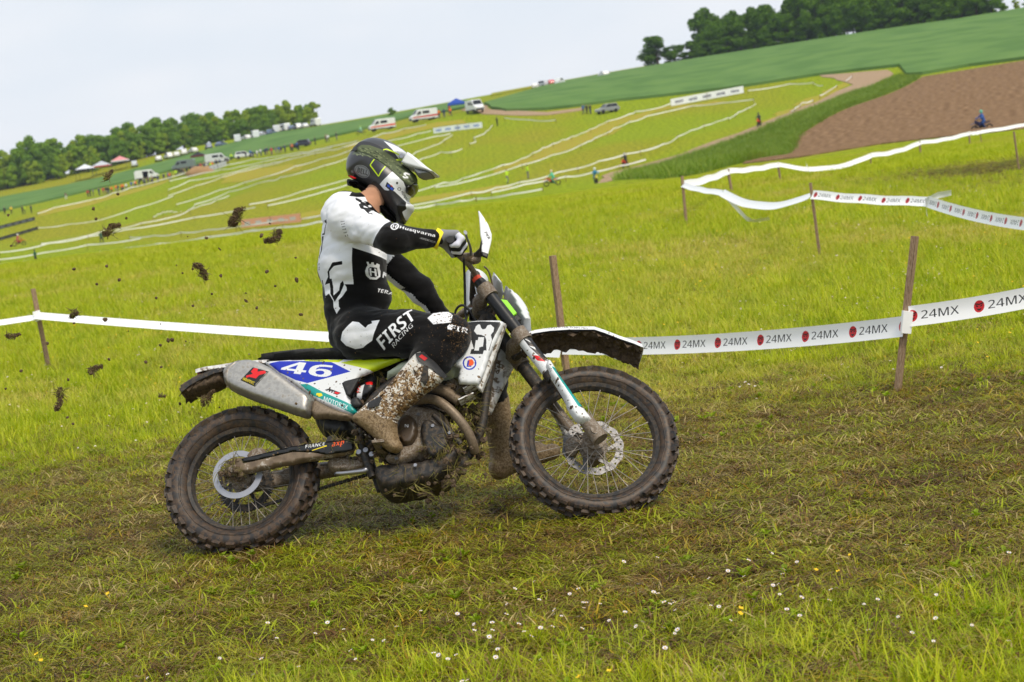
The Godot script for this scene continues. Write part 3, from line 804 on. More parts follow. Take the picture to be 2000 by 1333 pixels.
# ---------------------------------------------------------------- a body as one skin: tapered bones joined smoothly and meshed as surface nets
class Hide:
	var A := PackedVector3Array()
	var B := PackedVector3Array()
	var RA := PackedFloat32Array()
	var RB := PackedFloat32Array()
	var K := 0.03
	var cut := []          # [centre, radii] ellipsoids taken away
	var fold: FastNoiseLite = null
	var fold_amp := 0.0
	var fold_sc := Vector3(100, 100, 100)
	func bone(a: Vector3, ra: float, b: Vector3, rb: float) -> void:
		A.append(a); B.append(b); RA.append(ra); RB.append(rb)
	func one(i: int, q: Vector3) -> float:
		var ba := B[i] - A[i]
		var pa := q - A[i]
		var h := clampf(pa.dot(ba) / maxf(ba.length_squared(), 1e-9), 0.0, 1.0)
		return (pa - ba * h).length() - lerpf(RA[i], RB[i], h)
	func near(q: Vector3, use: PackedInt32Array) -> float:
		var d := 10.0
		for i in use:
			var ba := B[i] - A[i]
			var pa := q - A[i]
			var h := clampf(pa.dot(ba) / maxf(ba.length_squared(), 1e-9), 0.0, 1.0)
			var e := (pa - ba * h).length() - RA[i] - (RB[i] - RA[i]) * h
			var g := K - absf(d - e)
			d = minf(d, e)
			if g > 0.0:
				d -= g * g / (4.0 * K)
		if fold:
			d += fold.get_noise_3dv(q * fold_sc) * fold_amp
		for w in cut:
			var r: Vector3 = w[1]
			var u: Vector3 = q - w[0]
			var kk := (Vector3(u.x / r.x, u.y / r.y, u.z / r.z).length() - 1.0) * minf(r.x, minf(r.y, r.z))
			d = maxf(d, -kk)
		return d
	func build(mb: MB, cell: float) -> void:
		var lo := Vector3(1e9, 1e9, 1e9)
		var hi := -lo
		for i in A.size():
			var r := maxf(RA[i], RB[i]) + cell * 3.0
			lo = lo.min(A[i] - Vector3(r, r, r)).min(B[i] - Vector3(r, r, r))
			hi = hi.max(A[i] + Vector3(r, r, r)).max(B[i] + Vector3(r, r, r))
		var bs := 5
		var nx := int(ceil((hi.x - lo.x) / cell / bs)) * bs
		var ny := int(ceil((hi.y - lo.y) / cell / bs)) * bs
		var nz := int(ceil((hi.z - lo.z) / cell / bs)) * bs
		var val := PackedFloat32Array()
		val.resize(nx * ny * nz)
		val.fill(1.0)
		var half := cell * bs * 0.5
		var reach := half * 1.75 + cell * 1.5 + absf(fold_amp)
		var act := []
		for bz in range(0, nz, bs):
			for by in range(0, ny, bs):
				for bx in range(0, nx, bs):
					var mid := lo + Vector3(bx, by, bz) * cell + Vector3(half, half, half)
					var use := PackedInt32Array()
					var dmin := 10.0
					for i in A.size():
						var e := one(i, mid)
						dmin = minf(dmin, e)
						if e < reach + K:
							use.append(i)
					if dmin > reach:
						continue
					if dmin < -reach - K and cut.is_empty():
						for z in bs:
							for y in bs:
								for x in bs:
									val[((bz + z) * ny + by + y) * nx + bx + x] = -1.0
						continue
					act.append(Vector3i(bx, by, bz))
					for z in bs:
						for y in bs:
							for x in bs:
								val[((bz + z) * ny + by + y) * nx + bx + x] = near(lo + Vector3(bx + x, by + y, bz + z) * cell, use)
		var id := {}
		var ox := [0, 1, nx, nx + 1, nx * ny, nx * ny + 1, nx * ny + nx, nx * ny + nx + 1]
		var off := [Vector3(0, 0, 0), Vector3(1, 0, 0), Vector3(0, 1, 0), Vector3(1, 1, 0), Vector3(0, 0, 1), Vector3(1, 0, 1), Vector3(0, 1, 1), Vector3(1, 1, 1)]
		var edges := [[0, 1], [2, 3], [4, 5], [6, 7], [0, 2], [1, 3], [4, 6], [5, 7], [0, 4], [1, 5], [2, 6], [3, 7]]
		for b: Vector3i in act:
			for z in bs:
				if b.z + z >= nz - 1: continue
				for y in bs:
					if b.y + y >= ny - 1: continue
					for x in bs:
						if b.x + x >= nx - 1: continue
						var k: int = ((b.z + z) * ny + b.y + y) * nx + b.x + x
						var neg := 0
						for o in 8:
							if val[k + ox[o]] < 0.0: neg += 1
						if neg == 0 or neg == 8: continue
						var s := Vector3.ZERO
						var m := 0
						for e in edges:
							var f0: float = val[k + ox[e[0]]]
							var f1: float = val[k + ox[e[1]]]
							if (f0 < 0.0) != (f1 < 0.0):
								s += off[e[0]].lerp(off[e[1]], f0 / (f0 - f1))
								m += 1
						id[k] = mb.p(lo + (Vector3(b.x + x, b.y + y, b.z + z) + s / m) * cell)
		var st := [1, nx, nx * ny]
		for k: int in id:
			for ax in 3:
				var u: int = st[(ax + 1) % 3]
				var w: int = st[(ax + 2) % 3]
				var f0 := val[k]
				var f1 := val[k + st[ax]]
				if (f0 < 0.0) == (f1 < 0.0): continue
				if id.has(k - u) and id.has(k - w) and id.has(k - u - w):
					if f0 < 0.0:
						mb.quad(id[k], id[k - w], id[k - u - w], id[k - u])
					else:
						mb.quad(id[k], id[k - u], id[k - u - w], id[k - w])

# ---------------------------------------------------------------- drawing prints into images
func fill_poly(im: Image, q: PackedVector2Array, col: Color) -> void:
	var w := im.get_width()
	var h := im.get_height()
	var lo := 1e9
	var hi := -1e9
	for a in q:
		lo = minf(lo, a.y); hi = maxf(hi, a.y)
	for y in range(maxi(0, int(floor(lo))), mini(h - 1, int(ceil(hi))) + 1):
		var yy := y + 0.5
		var xs := []
		for i in q.size():
			var a := q[i]
			var b := q[(i + 1) % q.size()]
			if (a.y <= yy) != (b.y <= yy):
				xs.append(a.x + (yy - a.y) / (b.y - a.y) * (b.x - a.x))
		xs.sort()
		for i in range(0, xs.size() - 1, 2):
			var x0 := clampi(int(round(xs[i])), 0, w)
			var x1 := clampi(int(round(xs[i + 1])), 0, w)
			if x1 > x0:
				im.fill_rect(Rect2i(x0, y, x1 - x0, 1), col)

var text_cache := {}
func text_tris(s: String, bold := true, serif := false) -> Array:
	var key := s + str(bold) + str(serif)
	if text_cache.has(key):
		return text_cache[key]
	var f := SystemFont.new()
	f.font_names = PackedStringArray(["Droid Serif" if serif else "Droid Sans"])
	f.font_weight = 700 if bold else 400
	var tm := TextMesh.new()
	tm.font = f
	tm.text = s
	tm.font_size = 64
	tm.pixel_size = 0.01
	tm.depth = 0.0
	tm.curve_step = 1.0
	var arr := tm.get_mesh_arrays()
	var vs: PackedVector3Array = arr[Mesh.ARRAY_VERTEX]
	var out := PackedVector2Array()
	var ind: PackedInt32Array = arr[Mesh.ARRAY_INDEX] if arr[Mesh.ARRAY_INDEX] != null else PackedInt32Array(range(vs.size()))
	for i in ind:
		out.append(Vector2(vs[i].x, vs[i].y))
	var lo := Vector2(1e9, 1e9)
	var hi := -lo
	for q in out:
		lo = lo.min(q); hi = hi.max(q)
	for i in out.size():
		out[i] = (out[i] - lo) / (hi - lo)
	text_cache[key] = [out]
	return text_cache[key]

# writes s so that its box starts at o, runs along ex and rises along up (all in image pixels)
func write_on(im: Image, s: String, o: Vector2, ex: Vector2, up: Vector2, col: Color, bold := true, serif := false) -> void:
	var t: PackedVector2Array = text_tris(s, bold, serif)[0]
	for i in range(0, t.size() - 2, 3):
		fill_poly(im, PackedVector2Array([o + ex * t[i].x + up * t[i].y, o + ex * t[i + 1].x + up * t[i + 1].y, o + ex * t[i + 2].x + up * t[i + 2].y]), col)

# ---------------------------------------------------------------- nodes
var taken := {}
func numbered(called: String) -> String:
	var k: int = taken.get(called, 0)
	taken[called] = k + 1
	return called if k == 0 else "%s_%03d" % [called, k]

func tag(o: Node3D, label: String, category := "", group := "", kind := "") -> Node3D:
	if label: o.set_meta("label", label)
	if category: o.set_meta("category", category)
	if group: o.set_meta("group", group)
	if kind: o.set_meta("kind", kind)
	return o

func thing(called: String, label: String, category: String, at := Vector3.ZERO, group := "") -> Node3D:
	var o := Node3D.new()
	o.name = numbered(called)
	add_child(o)
	o.position = at
	return tag(o, label, category, group)

func part(called: String, m: Mesh, mt: Material, parent: Node) -> MeshInstance3D:
	var o := MeshInstance3D.new()
	o.name = called
	o.mesh = m
	o.material_override = mt
	parent.add_child(o, true)
	return o

func solo(called: String, m: Mesh, mt: Material, label: String, category: String, at := Vector3.ZERO, group := "") -> MeshInstance3D:
	var o := part(numbered(called), m, mt, self)
	o.position = at
	tag(o, label, category, group)
	return o

func ground_part(called: String, m: Mesh, mt: Material, parent: Node = null) -> MeshInstance3D:
	var o := part(called, m, mt, self if parent == null else parent)
	if parent == null:
		o.set_meta("kind", "structure")
	return o

func lin(r: float, g: float, b: float) -> Color:
	return Color(r, g, b).linear_to_srgb()

func mat(col: Color, rough := 0.6, metal := 0.0) -> StandardMaterial3D:
	var m := StandardMaterial3D.new()
	m.albedo_color = col
	m.roughness = rough
	if rough >= 0.88:
		m.metallic_specular = 0.12   # dusty and leafy matter has next to no gloss
	m.metallic = metal
	return m

func noise(sd: int, freq: float, oct := 4, kind := FastNoiseLite.TYPE_SIMPLEX_SMOOTH) -> FastNoiseLite:
	var n := FastNoiseLite.new()
	n.seed = sd
	n.frequency = freq
	n.fractal_octaves = oct
	n.noise_type = kind
	return n

func noise_tex(sd: int, freq: float, cols: Array, stops: Array, size := 512, oct := 5) -> NoiseTexture2D:
	var t := NoiseTexture2D.new()
	t.width = size
	t.height = size
	t.seamless = true
	t.noise = noise(sd, freq, oct)
	var g := Gradient.new()
	g.offsets = PackedFloat32Array(stops)
	g.colors = PackedColorArray(cols)
	t.color_ramp = g
	return t

func bump_tex(sd: int, freq: float, size := 512, oct := 5) -> NoiseTexture2D:
	var t := NoiseTexture2D.new()
	t.width = size
	t.height = size
	t.seamless = true
	t.noise = noise(sd, freq, oct)
	return t

# mottled stuff laid on in three directions, sc repeats per metre
func mottled(sd: int, freq: float, cols: Array, stops: Array, sc: float, rough := 0.85, relief := 0.0, world := false, metal := 0.0) -> StandardMaterial3D:
	var m := mat(Color.WHITE, rough, metal)
	m.albedo_texture = noise_tex(sd, freq, cols, stops)
	m.uv1_triplanar = true
	m.uv1_world_triplanar = world
	m.uv1_scale = Vector3(sc, sc, sc)
	if relief > 0.0:
		m.heightmap_enabled = true
		m.heightmap_texture = bump_tex(sd + 7, freq)
		m.heightmap_scale = relief
	return m

func V2(a: Array) -> PackedVector2Array:   # millimetres, flat list
	var o := PackedVector2Array()
	for i in range(0, a.size(), 2):
		o.append(Vector2(a[i], a[i + 1]) * 0.001)
	return o

func smooth(q: PackedVector2Array, times := 1) -> PackedVector2Array:   # corner cutting of a closed outline
	for k in times:
		var o := PackedVector2Array()
		for i in q.size():
			var a := q[i]
			var b := q[(i + 1) % q.size()]
			o.append(a.lerp(b, 0.25)); o.append(a.lerp(b, 0.75))
		q = o
	return q

func curve(q: Array, times := 2) -> Array:   # corner cutting of an open path
	for k in times:
		var o := [q[0]]
		for i in q.size() - 1:
			o.append(q[i].lerp(q[i + 1], 0.25)); o.append(q[i].lerp(q[i + 1], 0.75))
		o.append(q[-1])
		q = o
	return q
# ---------------------------------------------------------------- camera, sky and sun
func setup_view() -> void:
	var cam := Camera3D.new()
	cam.name = "camera"
	add_child(cam)
	cam.transform = Transform3D(Basis(Vector3.RIGHT, deg_to_rad(-5.645)) * Basis(Vector3.BACK, deg_to_rad(-7.0)), Vector3(0, 1.516, 0))
	cam.fov = 20.978
	cam.near = 0.1
	cam.far = 3000.0
	cam.current = true
	var lens := CameraAttributesPhysical.new()
	lens.frustum_focal_length = 65.0
	lens.frustum_focus_distance = 7.7
	lens.exposure_aperture = 6.3
	cam.attributes = lens
	var env := Environment.new()
	env.background_mode = Environment.BG_SKY
	var sky := Sky.new()
	var sm := PanoramaSkyMaterial.new()
	sm.panorama = ImageTexture.create_from_image(sky_picture())
	sky.sky_material = sm
	env.sky = sky
	env.background_energy_multiplier = 0.60
	env.tonemap_mode = Environment.TONE_MAPPER_LINEAR
	env.tonemap_exposure = 1.8
	env.fog_enabled = true
	env.fog_density = 0.00012
	env.fog_light_color = Color(0.86, 0.91, 1.0)
	env.sdfgi_enabled = true
	env.ssao_enabled = true
	env.ssil_enabled = true
	var we := WorldEnvironment.new()
	we.name = "world_environment"
	we.environment = env
	add_child(we)
	var sun := DirectionalLight3D.new()
	sun.name = "sun"
	sun.light_energy = 0.5
	sun.light_angular_distance = 12.0
	sun.light_color = Color(1.0, 0.955, 0.88)
	sun.shadow_enabled = true
	add_child(sun)
	sun.look_at_from_position(Vector3(22, 48, 26), Vector3.ZERO)

func sky_picture() -> Image:
	var w := 1024
	var h := 512
	var im := Image.create(w, h, false, Image.FORMAT_RGBAF)
	var n := noise(31, 1.0, 5)
	var n2 := noise(44, 1.0, 4)
	for y in h:
		var el := (0.5 - (y + 0.5) / h) * PI
		for x in w:
			var az := TAU * (x + 0.5) / w
			var d := Vector3(cos(el) * cos(az), sin(el), cos(el) * sin(az))
			var up := maxf(d.y, 0.0)
			# layer seen in perspective: flatter and finer towards the horizon
			var k := 1.0 / (up + 0.12)
			var c := n.get_noise_3d(d.x * k * 1.1, up * 2.0, d.z * k * 1.1 + 9.0) * 0.6 + n2.get_noise_3d(d.x * k * 3.0, up * 4.0, d.z * k * 3.0) * 0.25
			var cl := smoothstep(-0.30, 0.42, c)
			var blue := Color(0.60, 0.71, 0.83)
			var white := Color(0.82, 0.85, 0.90)
			var col := blue.lerp(white, 0.30 + 0.70 * cl)
			col = col.lerp(Color(0.83, 0.86, 0.905), exp(-up * 9.0))
			im.set_pixel(x, y, col)
	return im

# ---------------------------------------------------------------- lie of the land
func ground(x: float, z: float) -> float:
	var d := -z
	if d < 28.0:
		return 0.0
	var qx := x / 100.0
	var qd := d / 100.0
	var y: float = HA[0] + HA[1] * qx + HA[2] * qd
	for i in range(0, HX.size(), 3):
		var r2: float = (qx - HX[i]) * (qx - HX[i]) + (qd - HX[i + 1]) * (qd - HX[i + 1])
		if r2 > 1e-12:
			y += 0.5 * r2 * log(r2) * HX[i + 2]
	var t := clampf((d - 28.0) / 47.0, 0.0, 1.0)
	return y * t * t * (3.0 - 2.0 * t)

var gx := PackedFloat32Array()
var gd := PackedFloat32Array()
var gy := PackedFloat32Array()
var churn := noise(5, 0.55, 4)
var churn2 := noise(8, 2.2, 3)
var broad := noise(12, 0.02, 4)

# how far the turf is torn up to mud: the riding line across the foreground, a patch further right, thin worn spots
func mud_at(x: float, z: float) -> float:
	var d := -z
	var line := 8.55 - 0.10 * x
	var m := exp(-pow((d - line) / 1.75, 2.0)) * 0.95
	m += exp(-pow((d - 8.2) / 1.0, 2.0)) * smoothstep(0.6, 1.8, x) * 0.35
	m += exp(-pow((d - 9.8) / 1.4, 2.0)) * smoothstep(-1.2, -2.2, x) * 0.30
	m += exp(-pow((d - 6.4) / 1.0, 2.0)) * 0.40
	m += exp(-pow((d - 40.0) / 4.5, 2.0) - pow((x - 11.5) / 3.4, 2.0)) * 1.3
	m += exp(-pow((d - 32.0) / 3.5, 2.0) - pow((x - 9.5) / 2.6, 2.0)) * 0.5
	var n := churn.get_noise_2d(x * 1.0, z * 1.6) * 0.55 + churn2.get_noise_2d(x, z) * 0.35
	return clampf(m + n * (0.20 + 0.75 * minf(m, 0.8)), 0.0, 1.0)

func dry_at(x: float, z: float) -> float:
	var n := churn.get_noise_2d(x * 0.30 + 40.0, z * 0.22) + 0.45 * churn2.get_noise_2d(x * 0.3, z * 0.3 + 9.0)
	var m := smoothstep(0.02, 0.5, n) * 0.7
	m += exp(-pow((-z - 19.8) / 1.6, 2.0) - pow((x - 2.4) / 1.2, 2.0)) * 0.6
	m += exp(-pow((-z - 16.5) / 1.6, 2.0) - pow((x - 1.3) / 1.0, 2.0)) * 0.35
	return clampf(m, 0.0, 1.0)

func make_ground() -> void:
	for x in [-1500.0, -900.0, -600.0, -420.0, -320.0, -250.0]: gx.append(x)
	var q := -200.0
	while q < 200.1:
		gx.append(q)
		q += 5.0 if absf(q + 0.01) > 30.0 else (1.0 if absf(q + 0.01) > 5.0 else 0.25)
	for x in [250.0, 320.0, 420.0, 600.0, 900.0, 1500.0]: gx.append(x)
	gd.append(-300.0); gd.append(-60.0); gd.append(-10.0)
	q = 0.0
	while q < 1500.0:
		gd.append(q)
		q += 1.5 if q < 4.0 else (0.25 if q < 14.0 else (1.5 if q < 80.0 else (5.0 if q < 600.0 else 60.0)))
	var mb := MB.new()
	mb.use_c = true
	gy.resize(gx.size() * gd.size())
	for j in gd.size():
		for i in gx.size():
			var x := gx[i]
			var z := -gd[j]
			var y := ground(x, z)
			var m := 0.0
			if gd[j] > 3.0 and gd[j] < 60.0 and absf(x) < 30.0:
				m = mud_at(x, z)
				if gd[j] < 16.0:
					y += churn2.get_noise_2d(x * 2.0, z * 2.0) * 0.018 - m * 0.012
			gy[j * gx.size() + i] = y
			var f := broad.get_noise_2d(x * 1.0, z * 0.6)
			var grass := Color(0.300, 0.365, 0.012).lerp(Color(0.37, 0.315, 0.03), clampf(0.22 + f * 1.3, 0.0, 0.7))
			if gd[j] < 60.0:
				grass = grass.lerp(Color(0.26, 0.235, 0.045), dry_at(x, z) * 0.8)
			if gd[j] < 82.0:   # thatch and soil show between the blades of the uncut near meadow
				grass = grass.lerp(Color(0.16, 0.13, 0.024), 0.42 + 0.3 * churn.get_noise_2d(x * 1.7, z * 1.7))
			mb.paint = grass.lerp(Color(0.105, 0.060, 0.026), m)
			mb.p(Vector3(x, y, z))
	var w := gx.size()
	for j in gd.size() - 1:
		for i in w - 1:
			var k := j * w + i
			mb.quad(k, k + w, k + w + 1, k + 1)
	var gm := mat(Color.WHITE, 0.95)
	gm.vertex_color_use_as_albedo = true
	gm.albedo_texture = noise_tex(3, 0.03, [Color(0.70, 0.72, 0.68), Color(0.88, 0.90, 0.86), Color(1, 1, 1)], [0.2, 0.5, 0.8])
	gm.uv1_triplanar = true
	gm.uv1_world_triplanar = true
	gm.uv1_scale = Vector3(0.083, 0.083, 0.083)
	gm.heightmap_enabled = true
	gm.heightmap_texture = bump_tex(4, 0.05)
	gm.heightmap_scale = 4.0
	ground_part("meadow_ground", mb.mesh(), gm)

# a sheet cut along the terrain's own triangles and raised by h, with an edge that drops to the ground
func drape(poly: PackedVector2Array, h: float, rag := 0.0) -> MB:
	var mb := MB.new()
	var lo := poly[0]
	var hi := poly[0]
	for p in poly:
		lo = lo.min(p); hi = hi.max(p)
	var w := gx.size()
	for j in gd.size() - 1:
		if -gd[j] < lo.y or -gd[j + 1] > hi.y: continue
		for i in w - 1:
			if gx[i + 1] < lo.x or gx[i] > hi.x: continue
			var c := [Vector2(gx[i], -gd[j]), Vector2(gx[i], -gd[j + 1]), Vector2(gx[i + 1], -gd[j + 1]), Vector2(gx[i + 1], -gd[j])]
			var y := [gy[j * w + i], gy[(j + 1) * w + i], gy[(j + 1) * w + i + 1], gy[j * w + i + 1]]
			for t in [[0, 1, 2], [0, 2, 3]]:
				var a: Vector2 = c[t[0]]
				var b: Vector2 = c[t[1]]
				var d: Vector2 = c[t[2]]
				for piece in Geometry2D.intersect_polygons(poly, PackedVector2Array([a, b, d])):
					var tr := Geometry2D.triangulate_polygon(piece)
					var k := mb.v.size()
					var den := (b - a).cross(d - a)
					for p in piece:
						var u: float = (p - a).cross(d - a) / den
						var s: float = (b - a).cross(p - a) / den
						mb.p(Vector3(p.x, y[t[0]] * (1.0 - u - s) + y[t[1]] * u + y[t[2]] * s + h, p.y))
					for q in range(0, tr.size(), 3):
						var i0 := tr[q]
						var i1 := tr[q + 1]
						var i2 := tr[q + 2]
						if (piece[i1] - piece[i0]).cross(piece[i2] - piece[i0]) < 0.0:
							mb.tri(k + i0, k + i2, k + i1)
						else:
							mb.tri(k + i0, k + i1, k + i2)
	if h > 0.01:
		for i in poly.size():
			var a := poly[i]
			var b := poly[(i + 1) % poly.size()]
			var m := maxi(1, int(a.distance_to(b) / 4.0))
			for j in m:
				var p := a.lerp(b, float(j) / m)
				var r := a.lerp(b, float(j + 1) / m)
				var yp := ground(p.x, p.y)
				var yr := ground(r.x, r.y)
				mb.face(Vector3(p.x, yp - 0.3, p.y), Vector3(r.x, yr - 0.3, r.y), Vector3(r.x, yr + h, r.y), Vector3(p.x, yp + h, p.y))
	return mb

func W2(a: Array) -> PackedVector2Array:
	var o := PackedVector2Array()
	for i in range(0, a.size(), 2):
		o.append(Vector2(a[i], a[i + 1]))
	return o

func ragged(q: PackedVector2Array, step: float, amp: float, sd: int) -> PackedVector2Array:
	var n := noise(sd, 0.11, 3)
	var o := PackedVector2Array()
	for i in q.size():
		var a := q[i]
		var b := q[(i + 1) % q.size()]
		var m := maxi(1, int(a.distance_to(b) / step))
		for j in m:
			var p := a.lerp(b, float(j) / m)
			o.append(p + Vector2(n.get_noise_2d(p.x, p.y), n.get_noise_2d(p.x + 77.0, p.y)) * amp)
	return o

func make_fields() -> void:
	var crop := mottled(61, 0.012, [lin(0.088, 0.172, 0.046), lin(0.112, 0.205, 0.056), lin(0.132, 0.228, 0.062)], [0.25, 0.5, 0.8], 0.012, 0.9, 0.0, true)
	ground_part("green_crop_field", drape(W2(P_CROP_RIGHT), 0.55).mesh(), crop)
	ground_part("crop_strip_field", drape(W2(P_CROP_LEFT), 0.5).mesh(), crop)
	var rape := mottled(63, 0.02, [lin(0.24, 0.24, 0.03), lin(0.34, 0.32, 0.03), lin(0.20, 0.24, 0.03)], [0.3, 0.5, 0.7], 0.03, 0.9, 0.0, true)
	ground_part("yellow_field", drape(W2(P_YELLOW), 0.4).mesh(), rape)
	var soil := mottled(65, 0.05, [lin(0.135, 0.078, 0.038), lin(0.215, 0.130, 0.068), lin(0.31, 0.20, 0.115)], [0.25, 0.5, 0.8], 0.035, 0.95, 0.0, true)
	soil.heightmap_enabled = true
	soil.heightmap_texture = bump_tex(66, 0.06)
	soil.heightmap_scale = 16.0
	ground_part("ploughed_field", drape(W2(P_PLOUGH), 0.06).mesh(), soil)
	var dirt := mottled(67, 0.04, [lin(0.26, 0.17, 0.10), lin(0.36, 0.25, 0.16), lin(0.43, 0.33, 0.22)], [0.25, 0.5, 0.8], 0.15, 0.95, 4.0, true)
	ground_part("dirt_road", drape(ragged(W2(P_ROAD), 4.0, 1.2, 3), 0.10).mesh(), dirt)
	ground_part("farm_track", drape(ragged(W2(P_ROAD2), 4.0, 1.0, 4), 0.10).mesh(), dirt)
	var bank := mottled(69, 0.03, [lin(0.10, 0.17, 0.022), lin(0.14, 0.22, 0.025), lin(0.19, 0.24, 0.035)], [0.25, 0.5, 0.8], 0.10, 0.95, 10.0, true)
	ground_part("rough_grass_bank", drape(W2(P_BANK), 0.16).mesh(), bank)
	var worn := mottled(71, 0.035, [lin(0.29, 0.33, 0.016), lin(0.31, 0.275, 0.03), lin(0.34, 0.245, 0.05), lin(0.30, 0.33, 0.02)], [0.2, 0.45, 0.6, 0.85], 0.05, 0.95, 0.0, true)
	for t in [P_TRACK1, P_TRACK2, P_TRACK3, P_TRACK4, P_TRACK5, P_TRACK6]:
		var o := ground_part("worn_course_track", drape(ragged(W2(t), 3.0, 2.2, 6), 0.05).mesh(), worn)
		o.name = numbered("worn_course_track")

# ---------------------------------------------------------------- turf
func blade(mb: MB, root: Vector3, dir: float, lean: float, length: float, width: float, bend: float, tint: Color) -> void:
	var out := Vector3(cos(dir), 0, sin(dir))
	var side := Vector3(-out.z, 0, out.x)
	var a := lean
	var q := root
	mb.paint = tint
	var k := mb.v.size()
	for i in 3:
		var ww: float = width * [1.0, 0.85, 0.5][i]
		mb.p(q - side * ww * 0.5)
		mb.p(q + side * ww * 0.5)
		q += (Vector3.UP * cos(a) + out * sin(a)) * length / 3.0
		a += bend
	mb.p(q)
	mb.quad(k, k + 2, k + 3, k + 1)
	mb.quad(k + 2, k + 4, k + 5, k + 3)
	mb.tri(k + 4, k + 6, k + 5)

func tuft(sd: int, count: int, spread: float, len0: float, len1: float, lean0: float, lean1: float, wid: float, tints: Array) -> ArrayMesh:
	var rng := RandomNumberGenerator.new()
	rng.seed = sd
	var mb := MB.new()
	mb.use_c = true
	for i in count:
		var a := rng.randf() * TAU
		var r := sqrt(rng.randf()) * spread
		var t: Color = tints[rng.randi() % tints.size()]
		t = t * rng.randf_range(0.82, 1.18)
		blade(mb, Vector3(cos(a) * r, -0.004, sin(a) * r), rng.randf() * TAU, rng.randf_range(lean0, lean1), rng.randf_range(len0, len1), wid * rng.randf_range(0.7, 1.3), rng.randf_range(0.1, 0.5), t)
	return mb.mesh()

func scatter(called: String, m: Mesh, mt: Material, spots: Array, label: String, cat: String) -> void:
	var mm := MultiMesh.new()
	mm.transform_format = MultiMesh.TRANSFORM_3D
	mm.use_colors = true
	mm.mesh = m
	mm.instance_count = spots.size()
	for i in spots.size():
		mm.set_instance_transform(i, spots[i][0])
		mm.set_instance_color(i, spots[i][1])
	var o := MultiMeshInstance3D.new()
	o.name = numbered(called)
	o.multimesh = mm
	o.material_override = mt
	add_child(o)
	tag(o, label, cat, "", "stuff")

